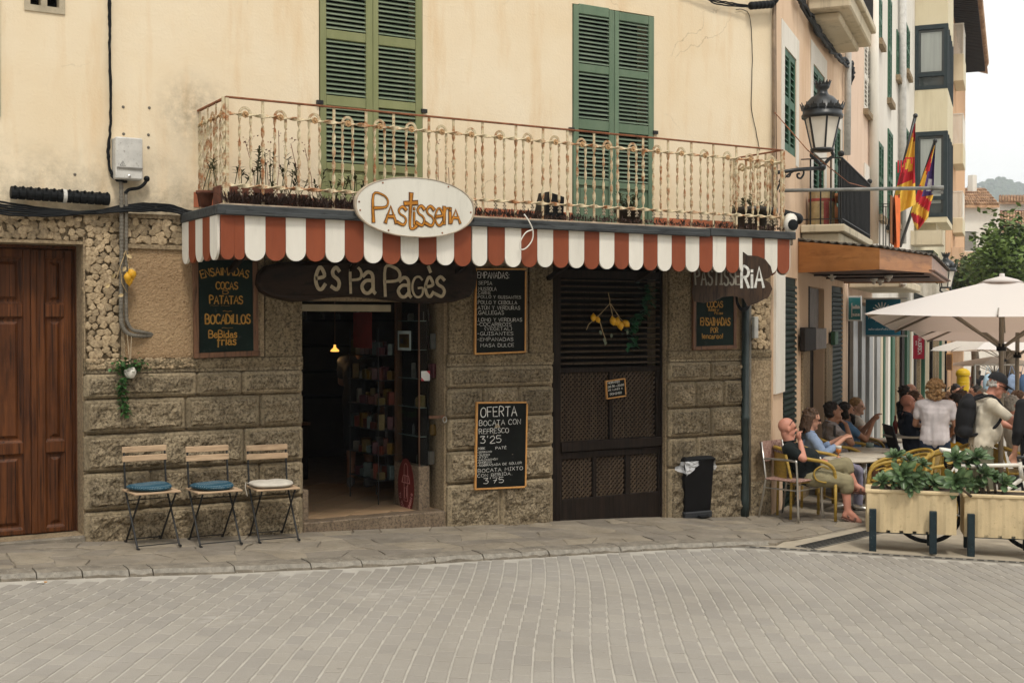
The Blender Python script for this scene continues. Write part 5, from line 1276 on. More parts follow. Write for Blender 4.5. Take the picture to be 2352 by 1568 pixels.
def pot(name,x,y,r,h,label,m='pot_clay',n=0,ln=.1,plant= None ,shape= None ,tall=0):
 t=thing(name,label,'flower pot',(x,y,2.766))
 w_=MB();w_.smooth= True ;w_.lathe([(r*.72,0),(r*.95,h*.8),(r*1.08,h*.8),(r*1.08,h),(r*.92,h),(r*.88,h*.85),(0,h*.85)],(x,y,2.766),16);w_.build('pot',MATS[m],t)
 if n:
  p=MB()
  for _ in range(n):
   a=rr.uniform(0,6.28);hh_=rr.uniform(.2,1)*tall;b_=V((x+r*.6*rr.uniform(-1,1),y+r*.4*rr.uniform(-1,1),2.766+h*.85));tip=b_+V((rr.gauss(0,.06),rr.gauss(0,.04),hh_))
   p.tube([b_,b_.lerp(tip,.5)+V((rr.gauss(0,.012),0,0)),tip],.004,4)
   for j in range(9):
    an=rr.uniform(0,6.28);leafq(p,tip-V((0,0,rr.uniform(0,.06))),(math.cos(an),math.sin(an),rr.uniform(.1,.9)),ln*rr.uniform(.6,1),ln*.22)
  p.build('plant',plant or dg_,t)
 return t
def trough(x,w_,label,h=.16):
 t=thing('plant_trough',label,'plant trough',(x,-.6,2.766));MB().cbox((x-w_/2,-.68,2.767),(x+w_/2,-.5,2.767+h),.008).build('trough',MATS['pot_clay'],t)
 p=MB()
 for _ in range(12):
  b_=V((x+rr.uniform(-.45,.45)*w_,rr.uniform(-.66,-.52),2.76+h));tip=b_+V((rr.gauss(0,.05),rr.gauss(0,.03),rr.uniform(.04,.34)))
  p.tube([b_,tip],.004,4)
  for j in range(12):
   an=rr.uniform(0,6.28);leafq(p,b_.lerp(tip,rr.uniform(.6,1)),(math.cos(an),math.sin(an),rr.uniform(.0,.9)),rr.uniform(.04,.07),.016)
 p.build('plant',dg_,t)
def xb(px,off=.6): return F1(px,784,off).x
trough(xb(566),.5,'terracotta trough of spiky aloes at the left end of the balcony');trough(xb(640),.5,'terracotta trough with tall dry succulents left of the olive shutters',.12)
trough(xb(775),.45,'terracotta trough with low rosettes in front of the olive shutters',.08)
pot('flower_pot',xb(468,.4),-.45,.07,.13,'little red pot with one spiky stem at the balcony end',n=2,ln=.07,tall=.35)
t=thing('tilted_pot','black square pot lying tilted on the balcony floor','flower pot',(xb(1258),-.6,2.766))
q=MB();q.M=Matrix.Translation((xb(1258),-.6,2.766))@Matrix.Rotation(.12,4,'Y');q.add([(-.11,-.1,0),(.11,-.1,0),(.11,.1,0),(-.11,.1,0),(-.08,-.09,.27),(.1,-.09,.25),(.1,.09,.25),(-.08,.09,.27)],[(0,3,2,1),(4,5,6,7),(0,1,5,4),(1,2,6,5),(2,3,7,6),(3,0,4,7)]);q.build('pot',MATS['black_plastic'],t)
q=MB();tuft(q,(xb(1205),-.7,2.77),.13,90,.07,.014);tuft(q,(xb(1290),-.7,2.77),.1,60,.06,.014);solo(q,'succulent',dk,'dark spreading succulent beside the black tilted pot on the balcony','plant')
pot('flower_pot',xb(1450),-.55,.14,.17,'dark round pot of aloes in front of the green shutters','goods6',14,.09, None , None ,.2)
pot('flower_pot',xb(1725,.4),-.4,.2,.28,'wide brown wicker pot at the right end of the balcony','goods6',16,.08, None , None ,.18)
pot('flower_pot',xb(1763,.35),-.3,.13,.3,'narrow dark pot by the right corner of the balcony','goods6',12,.07,mat('rose_sedum',(.3,.13,.1),.8,rand=.4), None ,.06)
q=MB()
for px_,py_,b_ in ((565,330,590),(572,320,575),(620,345,612),(640,300,632),(612,375,610),(700,340,720),(1005,330,1000),(1030,385,1026),(668,330,690)):
 a=F1(b_,440,.62);t_=F1(px_,py_,.62);a.z=2.8;q.tube([a,a.lerp(t_,.5)+V((.02,0,0)),t_],.003,4)
 for j in range(9):leafq(q,t_+V((rr.gauss(0,.03),rr.gauss(0,.02),rr.gauss(0,.03))),(rr.uniform(-1,1),rr.uniform(-1,1),rr.uniform(0,1)),.022,.014)
solo(q,'flower_stalks',mat('dry_rose',(.24,.11,.08),.85,rand=.4),'tall dry reddish flower stalks behind the balcony railing','dry plants',kind='stuff')
q=MB();q.smooth= True ;q.tube(catmull([tuple(F1(*p)) for p in ((1204,492,1.08),(1216,510,1.1),(1224,530,1.1),(1222,552,1.09),(1208,570,1.08),(1196,572,1.07),(1195,556,1.08),(1207,535,1.1),(1222,528,1.1))],6),.006,6);solo(q,'loose_cord',MATS['white_paint'],'loose white cord dangling from the balcony over the awning','cord')
c=F1(1815,540,.9);q=MB();q.smooth= True ;q.ball((c.x+.05,-.85,2.84),.1,10,7,(.8,.6,1.1));q.ball((c.x+.1,-.8,2.9),.07,8,6)
t=thing('spotlight','white weathered spotlight head on the right end of the awning','spotlight',(c.x,-.85,2.74));q.build('head',MATS['white_paint'],t)
q=MB();q.lathe([(.05,0),(.06,.02),(.055,.03),(.02,.035)],(c.x+.0,-.93,2.83),12,(-.3,-1,0));q.build('lens',CB,t)
q=MB();q.smooth= True ;q.lathe([(.035,0),(.06,.03),(.065,.25),(.05,.28)],F1(1795,492,.5),14,(1,0,-.18));solo(q,'splice_sleeve',CB,'stubby black cable sleeve hanging past the right end of the balcony','cable sleeve')
# folding chairs with cushions
def folding_chair(label):
 t=thing('folding_chair',label,'chair',group='folding chairs by the stone wall')
 W_=.17
 for s_ in (-1,1):
  q=MB();q.tube([(s_*W_,.175,.80),(s_*W_,.155,.62),(s_*W_,.13,.45),(s_*W_,-.20,.012)],.0085,8);q.tube([(s_*W_,-.2,.012),(s_*W_,-.235,.01)],.011,8);q.build('back_leg',MATS['black_iron'],t,world= False )
  q=MB();q.tube([(s_*.145,-.19,.435),(s_*.145,.2,.012)],.008,8);q.tube([(s_*.145,.2,.012),(s_*.145,.23,.01)],.0105,8);q.build('front_leg',MATS['black_iron'],t,world= False )
 q=MB();q.tube([(-W_,-.185,.03),(W_,-.185,.03)],.005,6);q.build('stretcher',MATS['black_iron'],t,world= False )
 q=MB();q.tube([(-.145,.185,.03),(.145,.185,.03)],.005,6);q.build('stretcher',MATS['black_iron'],t,world= False )
 q=MB();q.tube([(-W_,.07,.37),(W_,.07,.37)],.005,6);q.build('stretcher',MATS['black_iron'],t,world= False )
 for k in range(5):MB().cbox((-.19,-.2+k*.075,.44),(.19,-.2+k*.075+.062,.456),.004).build('seat_slat',MATS['light_wood'],t,world= False )
 for z in (.70,.775):MB().cbox((-.185,.14+(z-.6)*.12,z-.025),(.185,.158+(z-.6)*.12,z+.025),.004).build('back_slat',MATS['light_wood'],t,world= False )
 return t
c0=folding_chair('folding chair with navy dotted cushion nearest the wooden door')
spots=[]
for (xl,yl),(xr_,yr_),lb in (((318,1262),(410,1257),'folding chair with navy dotted cushion nearest the wooden door'),((463,1256),(550,1252),'folding chair with blue cushion in the middle of the three'),((597,1246),(684,1243),'folding chair with white cushion beside the shop entrance')):
 a,b=G(xl,yl),G(xr_,yr_);u_=(b-a);ang=math.atan2(u_.y,u_.x);m0=(a+b)/2;ux,uy=V((math.cos(ang),math.sin(ang),0)),V((-math.sin(ang),math.cos(ang),0))
 o=m0+uy*.2;spots.append((V((o.x,o.y,pz(o.x)+.002)),ang,lb))
def place(o,loc,ang):o.matrix_basis=Matrix.Translation(V(loc))@Matrix.Rotation(ang,4,'Z'); return o
place(c0,spots[0][0],spots[0][1])
for s_ in spots[1:]:dup(c0,s_[0],s_[1],s_[2])
m,t_,b_=base('dotted_cloth',.9,0,.1);v=pos(t_,(1,1,1), True )
vo=nn(t_,'ShaderNodeTexVoronoi');vo.inputs['Scale'].default_value=75;vo.inputs['Randomness'].default_value=.1;t_.links.new(v,vo.inputs['Vector'])
t_.links.new(mix(t_,mth(t_,'LESS_THAN',vo.outputs['Distance'],.32),(.022,.07,.105),(.2,.26,.29)),b_.inputs['Base Color'])
mat('canvas',(.55,.51,.44),.9,.12,14,.2,300)
def cushion(name,label,m,sq=2.6,th=.055,w_=.19,tuftd=0):
 q=MB();q.smooth= True ;n_=28;k_=8;vs=[];fs=[]
 for i in range(k_+1):
  ph=-math.pi/2+math.pi*i/k_;r_=max(.0,math.cos(ph))**.45;z=th/2*math.sin(ph)
  for j in range(n_):
   a=2*math.pi*j/n_;R_=w_*r_*(1/(abs(math.cos(a))**sq+abs(math.sin(a))**sq))**(1/sq)*(1+(.025*math.sin(a*5+1) if tuftd else .012*math.sin(a*3)))
   dz_=(-.012*math.exp(-((R_*math.cos(a))**2)/.002)*(1 if i>k_/2 else 0)) if tuftd else .006*math.sin(a*2+.7)
   vs.append((R_*math.cos(a),R_*math.sin(a),z+th/2+dz_*r_))
 for i in range(k_):
  for j in range(n_):fs.append((i*n_+j,i*n_+(j+1)%n_,(i+1)*n_+(j+1)%n_,(i+1)*n_+j))
 q.add(vs,fs);o=link(name,q.mesh(name,m)); return tag(o,label,'cushion','cushions on the folding chairs')
for i,(loc,ang,lb) in enumerate(spots):
 o=cushion('seat_cushion',('dark blue dotted cushion on the chair nearest the wooden door','dark blue dotted cushion on the middle folding chair','white padded cushion with ties on the chair by the shop entrance')[i],MATS['dotted_cloth'] if i<2 else MATS['canvas'],tuftd=(i==2),w_=.175 if i<2 else .185)
 o.matrix_basis=Matrix.Translation(loc+V((-.02*math.cos(ang),-.03,.457)))@Matrix.Rotation(ang,4,'Z')
 if i==2:
  q=MB()
  for s_ in (-1,1):
   q.tube([(s_*.165,.14,.02),(s_*.185,.15,.03),(s_*.19,.14,-.02),(s_*.175,.13,-.09)],.004,5)
  q.build('tie',MATS['canvas'],o,world= False )
  # pedal bin
p=G(1588,1182);p.z=pz(p.x)
bn=thing('pedal_bin','black plastic pedal bin with a clear bag under its lid by the stone pier','bin',p,math.radians(-4))
def frus(mb,a,b,z0,z1,y0=0):
 (w0,d0),(w1,d1)=a,b
 mb.add([(-w0,-d0,z0),(w0,-d0,z0),(w0,d0,z0),(-w0,d0,z0),(-w1,-d1,z1),(w1,-d1,z1),(w1,d1,z1),(-w1,d1,z1)],[(0,3,2,1),(4,5,6,7),(0,1,5,4),(1,2,6,5),(2,3,7,6),(3,0,4,7)])
BP=MATS['black_plastic']
q=MB();frus(q,(.165,.125),(.19,.15),.075,.62);q.build('body',BP,bn,world= False )
q=MB();q.cbox((-.18,-.145,0),(.18,.14,.074),.012);q.build('base',mat('bin_grey',(.03,.032,.036),.5,.2),bn,world= False )
q=MB();frus(q,(.2,.16),(.205,.165),.621,.64);frus(q,(.205,.165),(.17,.13),.6405,.668);q.build('lid',BP,bn,world= False )
q=MB();q.cbox((-.03,-.215,.012),(.1,-.146,.032),.006);q.build('pedal',BP,bn,world= False )
m,t_,b_=base('clear_bag',.2,0,.6);b_.inputs['Base Color'].default_value=(.75,.76,.78,1);b_.inputs['Alpha'].default_value=.55
rr=random.Random(4)
for s_ in (-1,1):
 q=MB();vs=[];fs=[];nx_,nz_=9,7
 for i in range(nx_):
  for j in range(nz_):
   f,g=i/(nx_-1),j/(nz_-1)
   x=s_*(.195+.02*math.sin(f*9)+.045*g) if False else s_*(.20+.03*g*math.sin(f*8+g*5)+.03*g);y=-.15+.26*f if s_>0 else -.17+.25*f
   vs.append((x+rr.uniform(-.012,.012),y+rr.uniform(-.012,.012),.625-g*(.13-.09*f)+rr.uniform(-.008,.008)))
 for i in range(nx_-1):
  for j in range(nz_-1):fs.append((i*nz_+j,i*nz_+j+1,(i+1)*nz_+j+1,(i+1)*nz_+j))
 if s_<0:
  for i in range(nx_):
   for j in range(nz_):
    f,g=i/(nx_-1),j/(nz_-1);vs.append((-.2+.17*f,-.165-.02*g+rr.uniform(-.014,.014),.625-g*(.16-.12*f)))
  k=nx_*nz_
  for i in range(nx_-1):
   for j in range(nz_-1):fs.append((k+i*nz_+j,k+i*nz_+j+1,k+(i+1)*nz_+j+1,k+(i+1)*nz_+j))
 q.add(vs,fs);q.build('bag',MATS['clear_bag'],bn,world= False )
for i,(x,y,l) in enumerate(((85,1337,'cigarette end lying on the street pavers near the left edge'),)):
 c=G(x,y,ROADZ+.012);q=MB();q.mi=0;q.tube([c,c+V((.045,-.008,0))],.005,8);q.mi=1;q.tube([c+V((.045,-.008,0)),c+V((.065,-.012,0))],.005,8);solo(q,'cigarette_end',[MATS['white_paint'],MATS['pine_trim']],l,'cigarette end')
 # houses along the side street
def s2(px,off=0.0): return (F2(px,742,off)-CORN).dot(D2)
def PS(px,py,s):
 d=ray(px,py);o=CORN+D2*s; return CAMP+d*((o-CAMP).dot(D2)/d.dot(D2))
def w_of(p): return (p-CORN).dot(N2)
def sbox(mb,s0,s1,w0,w1,z0,z1,ch=0):
 o=S2(s0,w0,z0);(mb.ocb if ch else mb.obox)(o,D2*(s1-s0),N2*(w1-w0),V((0,0,z1-z0)),*([ch] if ch else [])); return mb
def hole_wall2(mb,s0,s1,z0,z1,holes,w0,w1):
 q=MB();hole_wall(q,s0,s1,z0,z1,holes,-w0,-w1)
 mb.add([S2(x,-y,z) for x,y,z in q.v],q.f)
def louvre(par,s0,s1,z0,z1,m,off=.03,pitch=.09,slats= True ,leaves=2,label= None ):
 sh= None
 for k in range(leaves):
  a=s0+(s1-s0)*k/leaves;b=s0+(s1-s0)*(k+1)/leaves-.004;f=.06
  q=MB();sbox(q,a,a+f,off-.03,off+.015,z0,z1);sbox(q,b-f,b,off-.03,off+.015,z0,z1)
  for zz,hh in ((z0,.1),((z0+z1)/2-.05,.1),(z1-.08,.08)):sbox(q,a+f,b-f,off-.029,off+.013,zz,zz+hh)
  sh=q.build('shutter',m,par,label=label)
  if slats:
   me= None ;n_=int((z1-z0)/pitch)
   for i in range(n_):
    z=z0+.1+(z1-z0-.18)*(i+.5)/n_
    if abs(z-(z0+z1)/2)<.07: continue
    o=S2(a+f,off-.024,z+.02)
    if me is None :
     q=MB();q.obox(V((0,0,0)),D2*(b-a-2*f),N2*.032-UZ*.022,UZ*.012);me=q.mesh('slat',m)
    ob=link('slat',me,sh);ob.matrix_basis=world_m(sh).inverted()@Matrix.Translation(o)
  q=MB();sbox(q,a,b,off-.06,off-.045,z0,z1);q.build('shutter_back',MATS['shade_black'],par)  # near-black sheet painted as the shade behind the slats
def zf2(px,py,off=0): return F2(px,py,off).z
sA,sB,sC,sD=s2(1945),s2(2003),s2(2098),38.0
DGR=MATS['deep_green'];mat('door_green',(.010,.022,.016),.6,.3,6,.1,spec=.2)
# peach house next to the corner
hA=thing('peach_house','weathered peach house with two balconies next to the ochre corner house','house',S2(sA/2,-.2,gz(14)))
wins=[]
def win(p0,p1,y0,y1): return (s2(p0),s2(p1),zf2(p0,y1),zf2(p0,y0))
wa=[win(1799.7,1826,104,341.7),win(1865.5,1891.5,143,243),win(1866,1891.7,349,520),win(1914,1929,281,475)]
dA1=(s2(1798.8),s2(1830.6),-2,zf2(1799,634));dA2=(s2(1857),s2(1893),-2,zf2(1857,657));dA3=(s2(1910),s2(1935.7),-2,zf2(1910,655))
q=MB();hole_wall2(q,0.0,sA-.05,-1.6,12.0,wa+[dA1,dA2,dA3],0,-.3);sbox(q,0,sA,-5,-.301,11.8,12);q.build('wall',MATS['peach'],hA)
q=MB()
for h in wa:
 for a in ((h[0]-.22,h[0]-.002,h[2]-.1,h[3]+.28),(h[1]+.002,h[1]+.22,h[2]-.1,h[3]+.28),(h[0]-.002,h[1]+.002,h[3]+.002,h[3]+.28)):sbox(q,a[0],a[1],-.02,.008,a[2],a[3])
q.build('window_surround',MATS['whitewash'],hA,kind='stuff')
for h in wa:louvre(hA,h[0],h[1],h[2],h[3],DGR,off=-.02)
for h in (dA1,dA3):
 q=MB();sbox(q,h[0]+.002,h[1]-.002,-.05,-.025,-1.2,h[3]-.002);d_=q.build('door',MATS['door_green'],hA,label='dark green slatted street door')
 me= None
 for i in range(46):
  z=-.9+i*.07
  if z>h[3]-.1: break
  if me is None :k=MB();k.obox(V((0,0,0)),D2*(h[1]-h[0]-.1),N2*.03-UZ*.02,UZ*.03);me=k.mesh('slat',MATS['door_green'])
  o=link('slat',me,d_);o.matrix_basis=world_m(d_).inverted()@Matrix.Translation(S2(h[0]+.05,-.023,z))
q=MB();sbox(q,dA2[0],dA2[1],-.12,-.08,zf2(1870,785),dA2[3]);q.build('door_panel',mat('grey_blind',(.22,.2,.19),.8,.15),hA)
q=MB();sbox(q,dA2[0],dA2[1],-.2,-.15,-1.4,zf2(1870,786));q.build('door',MATS['dark_wood'],hA)
q=MB();sbox(q,dA2[0]-.03,dA2[0]+.1,-.06,.0,zf2(1857,785),dA2[3]);q.build('door_slit',MATS['shade_black'],hA)
for a,b in ((1840,1856),(1894,1908)):
 q=MB();sbox(q,s2(a),s2(b),-.01,.03,-1.4,zf2(a,790),.01);q.build('pilaster',MATS['mortar_wall'],hA)
for a,b,c,d,m,nm,lb in ((1831,1857,752,807,'dark_wood','menu_case','dark wooden menu case on the peach pillar'),(1858,1882,754,803,'grey_blind','notice_board','grey notice board beside the dark menu case on the peach pillar'),(1903,1910,761,792,'deep_green','letter_plate','narrow green plate on the peach pillar')):
 q=MB();sbox(q,s2(a),s2(b),.032,.1,zf2(a,d),zf2(a,c),.008);solo(q,nm,MATS[m],lb,nm.replace('_',' '))
q=MB();sbox(q,s2(1776.5),s2(1798),.0,.03,zf2(1776,905),2.6);q.build('pilaster',MATS['whitewash'],hA)
def balcony2(name,label,s0,s1,wd,zt,hrail,screen= False ,m='slab_concrete',nb=16,mold= True ):
 t=thing(name,label,'balcony',S2((s0+s1)/2,wd/2,zt-.3))
 q=MB();sbox(q,s0,s1,.009,wd,zt-.1,zt,.012);q.build('slab',MATS[m],t)
 if mold:
  q=MB();sbox(q,s0+.06,s1-.06,.009,wd-.06,zt-.3,zt-.1,.02);q.build('moulding',MATS[m],t)
  q=MB();sbox(q,s0+.25,s1-.25,.009,wd-.22,zt-.4,zt-.3,.02);q.build('moulding',MATS[m],t)
 I=MATS['black_iron']
 for a,b in ((S2(s0+.04,.01,zt+hrail),S2(s0+.04,wd-.05,zt+hrail)),(S2(s0+.04,wd-.05,zt+hrail),S2(s1-.04,wd-.05,zt+hrail)),(S2(s1-.04,wd-.05,zt+hrail),S2(s1-.04,.01,zt+hrail)),(S2(s0+.04,.01,zt+.07),S2(s0+.04,wd-.05,zt+.07)),(S2(s0+.04,wd-.05,zt+.07),S2(s1-.04,wd-.05,zt+.07))):
  MB().bar(a,b,.035,.012).build('rail',I,t)
 me=MB().obox(V((-.007,-.007,0)),V((.014,0,0)),V((0,.014,0)),V((0,0,hrail))).mesh('baluster',I)
 def bal_(s,w_):o=link('baluster',me,t);o.matrix_basis=world_m(t).inverted()@Matrix.Translation(S2(s,w_,zt+.002))
 for k in range(nb):bal_(s0+.04+(s1-s0-.08)*k/(nb-1),wd-.05)
 for k in range(1,4):bal_(s0+.04,(wd-.05)*k/4);bal_(s1-.04,(wd-.05)*k/4)
 for s in (s0+.04,s1-.04):MB().ball(S2(s,wd-.05,zt+hrail+.05),.04,10,8).build('finial',I,t)
 if screen:
  q=MB();rr_=random.Random(3);k=s0+.06
  while k<s1-.06:
   q.obox(S2(k,wd-.09+rr_.uniform(-.004,.004),zt+.03),D2*.018,N2*.012,UZ*(hrail-.05+rr_.uniform(-.02,.015)));k+=.021
  q.build('reed_screen',mat('reed',(.02,.022,.022),.8,.6,40,0,rand=.6),t,kind='stuff')
 return t
zt1=zf2(1935,512,.55);balcony2('balcony','lower balcony of the peach house screened with black reeds, barrel and urn behind',s2(1836),s2(2003,.55),.56,zt1,zf2(1935,357,.55)-zt1, True ,nb=24)
zt2=zf2(1910,95,0)+.2;balcony2('balcony','upper balcony of the peach house cut off by the top of the photo',s2(1849),s2(1912),.62,zt2,.95, False ,nb=18)
p=S2(s2(1836)+.52,.2,zt1)
brl=thing('painted_drum','old painted drum with red stripes standing on the lower balcony of the peach house','drum',p)
q=MB();q.smooth= True ;q.lathe([(.165,0),(.17,.01),(.168,.45),(.17,.46),(.15,.462),(.14,.4),(0,.4)],p,20);q.build('drum',mat('drum_paint',(.42,.33,.18),.7,.4,9,.1,dirt=((.5,.46,.36),.6)),brl)
q=MB();q.lathe([(.1705,.33),(.172,.335),(.172,.365),(.1705,.37)],p,20,cap= False );q.build('band',mat('faded_red',(.32,.07,.06),.7,.3,20,0),brl)
q=MB();q.lathe([(.1705,.02),(.172,.025),(.172,.32),(.1705,.325)],p,6,ang=.42,cap= False );q.M= None ;ob=q.build('band',MATS['faded_red'],brl);ob.matrix_basis=Matrix.Rotation(-2.2,4,'Z')@ob.matrix_basis
p=S2(s2(1836)+1.2,.24,zt1);q=MB();q.smooth= True ;q.lathe([(.11,0),(.17,.1),(.175,.17),(.12,.28),(.07,.33),(.065,.37),(.12,.45),(.135,.5),(.12,.5),(.05,.38),(0,.38)],p,18)
solo(q,'clay_urn',mat('clay',(.42,.16,.06),.6,.2,8,.1),'glazed terracotta urn beside the painted drum on the lower balcony','urn')
q=MB();sbox(q,s2(1836)+.9,s2(1836)+1.0,.38,.46,zt1,zt1+.2);sbox(q,s2(1836)+1.1,s2(1836)+1.18,.3,.38,zt1,zt1+.16);o=q
solo(q,'white_jars',MATS['whitewash'],'pair of small white jars in front of the urn on the balcony','jars')
P=[F2(x,y,.08) for x,y in ((1832,-6),(1846,20),(1866,55),(1882,85),(1900,108),(1916,126),(1932,142),(1946,155),(1957,160))]
for k in range(4):
 q=MB();q.smooth= True ;q.tube(wob([p+V((0,0,.03*k)) for p in P]+[F2(1958,175,.1),F2(1952,196,.06)],4,.02,k),.022,6);o=solo(q,'cable',CB,('lowest','lower','upper','topmost')[k]+' twisted cable climbing across the peach house under its upper balcony','cable');o['group']='twisted cables on the peach house'
q=MB();q.smooth= True ;q.tube([F2(1948,-30,.08),F2(1948,130,.08),F2(1946,356,.08)],.055,10);solo(q,'drain_pipe',MATS['grey_box'],'grey drain pipe between the peach and the pink house','pipe')
# pink house
hB=thing('pink_house','narrow pale pink house with white louvred shutters','house',S2((sA+sB)/2,-.2,gz(18)))
wb=[win(1981.7,1996,86,248)]
shB=(s2(1948),s2(1999),-2,zf2(1948,690))
q=MB();hole_wall2(q,sA,sB-.04,-2,13,wb+[shB],0,-.3);q.build('wall',MATS['pinkish'],hB)
for h in wb:louvre(hB,h[0],h[1],h[2],h[3],MATS['white_paint'],off=-.0,pitch=.09);q=MB();sbox(q,h[0]-.08,h[1]+.08,-.02,.09,h[2]-.1,h[2]);q.build('sill',MATS['mortar_wall'],hB)
q=MB();sbox(q,shB[0],shB[1],-.5,-.45,-2,shB[3]);q.build('shop_back',MATS['shade_black'],hB)  # near-black sheet stands for the unlit shop
ml=mat('shutter_alu',(.28,.28,.27),.4,.12,5,.05,metal=.3)
k=0;x=1949
for wpx,off in ((6,.02),(8,.0),(6,-.05),(5,.02),(7,.0),(5,-.05),(7,.03),(6,0)):
 a,b=s2(x),s2(x+wpx-.6);q=MB();sbox(q,a,b,off,off+.06,-1.4,zf2(1955,700));q.build('shop_shutter',MATS['shutter_alu'],hB);x+=wpx
q=MB();sbox(q,s2(1982),s2(1997),.002,.03,zf2(1982,415),zf2(1982,372));q.build('plaque',MATS['whitewash'],hB)
q=MB();sbox(q,sA+.15,sB-.1,.01,.9,2.38,2.52,.02);t=thing('stone_canopy','stained concrete canopy over the shop of the pink house','canopy',S2((sA+sB)/2,.4,2.38));q.build('slab',MATS['slab_concrete'],t)
# white house
hC=thing('white_house','tall white house with many narrow green shutters and flags','house',S2((sB+sC)/2,-.2,gz(24)))
wc=[win(2013.5,2021,-20,84),win(2036,2043.5,-20,222),win(2055.6,2062.6,60,168),win(2076.5,2085,42,153),win(2015,2025.5,322,492),win(2036.5,2047,292,520),win(2056,2064.6,370,512),win(2078,2087,290,420)]
shC=(s2(2008),s2(2092),-3,zf2(2008,700))
q=MB();hole_wall2(q,sB,sC,-2.5,15,wc+[shC],0,-.3);q.build('wall',MATS['whitewash'],hC)
q=MB();sbox(q,shC[0],shC[1],-.6,-.55,-2.5,shC[3]);q.build('shop_back',MATS['shade_black'],hC)  # near-black sheet stands for the shade inside the shop
for h in wc:
 louvre(hC,h[0],h[1],h[2],h[3],DGR,off=.01,pitch=.15);q=MB();sbox(q,h[0]-.1,h[1]+.1,-.02,.1,h[2]-.12,h[2]);q.build('sill',MATS['mortar_wall'],hC)
for a,b,m in ((2010,2018,'shutter_alu'),(2019,2024,'slab_concrete'),(2027,2030,'deep_green'),(2036,2041,'whitewash'),(2046,2052,'deep_green'),(2056,2062,'mortar_wall'),(2068,2074,'dark_wood'),(2080,2086,'deep_green'),(2088,2091,'slab_concrete')):
 q=MB();sbox(q,s2(a),s2(b),-.05,.04,-2,shC[3]+.0-.002);q.build('shop_pilaster',MATS[m],hC)
for x,m,lb in ((2007.5,'white_paint','cream drain pipe at the edge of the white house'),(2073,'grey_box','grey drain pipe on the white house near the bay window')):
 q=MB();q.smooth= True ;q.tube([F2(x,-40,.1),F2(x,200,.1),F2(x,560,.1)],.09,10);solo(q,'drain_pipe',MATS[m],lb,'pipe')
z_=zf2(2030,565,.4);balcony2('balcony','low balcony of the white house with bamboo screen',s2(2002)+.3,s2(2050,.4),.5,z_,.9, False ,nb=18,mold= False )
q=MB();sbox(q,s2(2030,.4),s2(2050,.4)-.1,.5,.52,z_+.05,z_+.9);solo(q,'bamboo_screen',mat('bamboo',(.22,.09,.035),.8,.4,6,.2,stretch=(20,20,.3)),'brown bamboo screen on the low balcony of the white house','screen')
q=MB();n_=7;vs=[]
for i in range(n_):
 for j in range(5):f,g=i/6,j/4;vs.append(S2(s2(2046,.5)+f*.7,.56+.05*math.sin(f*9+g),z_+.92-g*(1.05-.2*f)))
q.add(vs,[(i*5+j,i*5+j+1,i*5+j+6,i*5+j+5) for i in range(n_-1) for j in range(4)]);solo(q,'orange_cloth',mat('orange_cloth',(.75,.18,.05),.9,.15),'orange cloth hung over the low balcony behind the flags','cloth')
# cream house with a glazed bay
hD=thing('cream_house','cream house with dark framed glazed bay windows on two floors','house',S2((sC+sD)/2,-.2,gz(34)))
q=MB();sbox(q,sC+.02,sD-.05,-.4,0,-3,16);q.build('wall',MATS['paint_cream'],hD)
bw=w_of(PS(2176,300,sC+.02));bs0,bs1=sC+.03,sC+3.2
def zs(py,px=2100): return PS(px,py,bs0).z
for y0,y1 in ((-60,60),(208,304),(500,512)):
 q=MB();sbox(q,bs0,bs1,.002,bw,zs(y1),zs(y0));q.build('bay_wall',MATS['paint_cream'],hD)
q=MB();sbox(q,bs0-.08,bs1,.0,bw+.08,zs(-60),zs(-66));q.build('bay_cap',MATS['slab_concrete'],hD)
for y0,y1 in ((60,208),(304,500)):
 q=MB();sbox(q,bs0+.06,bs1,.002,bw-.06,zs(y1)+.001,zs(y0)-.001);b_=q.build('bay_glass',MATS['window_glass'],hD)
 zt_w,zb_w=zs(y0)-.002,zs(y1)+.002;fm=mat('bay_frame',(.022,.033,.037),.5,.15)
 for a in ((.004,.1,zb_w,zt_w),(bw-.1,bw,zb_w,zt_w),(.1,bw-.1,zt_w-.12,zt_w),(.1,bw-.1,zb_w,zb_w+.1),(.1,bw-.1,zb_w+(zt_w-zb_w)*.2,zb_w+(zt_w-zb_w)*.2+.1)):
  q=MB();sbox(q,bs0-.01,bs0+.059,*a);q.build('frame',fm,b_)
 for k in range(5):
  s=bs0+.06+(bs1-bs0-.16)*k/4;q=MB();sbox(q,s,s+.1,bw-.059,bw+.01,zb_w,zt_w);q.build('frame',fm,b_)
 q=MB();sbox(q,bs0+.052,bs0+.058,.16,bw-.16,zb_w+(zt_w-zb_w)*(.28 if y0==60 else .16),zt_w-.2);q.build('curtain',mat('curtain',(.33,.35,.33),.9,.1,3,.2,stretch=(1,6,.2)),b_)
q=MB();sbox(q,bs0+.4,bs1,.002,bw-.3,zs(540),zs(512));q.build('bay_base',MATS['paint_cream'],hD)
q=MB();sbox(q,bs0-1.2,bs0-.03,.003,bw-.05,zs(568)-.0,zs(537));q.build('balcony_slab',MATS['slab_concrete'],hD)
q=MB();sbox(q,bs0+.05,bs0+2.4,.002,.5,1.36,zs(575));q.build('shop_front',MATS['window_glass'],hD)
q=MB();sbox(q,sC+.1,sD-.2,.011,.06,-3,1.35);q.build('shop_front',mat('dark_shop',(.035,.03,.027),.5,.5,.8,0),hD)
for k in range(9):
 s=sC+.4+k*1.8;q=MB();sbox(q,s,s+.24,.061,.16,-3,1.4);q.build('shop_pilaster',MATS[('mortar_wall','deep_green','slab_concrete','dark_wood','mortar_wall')[k%5]],hD)
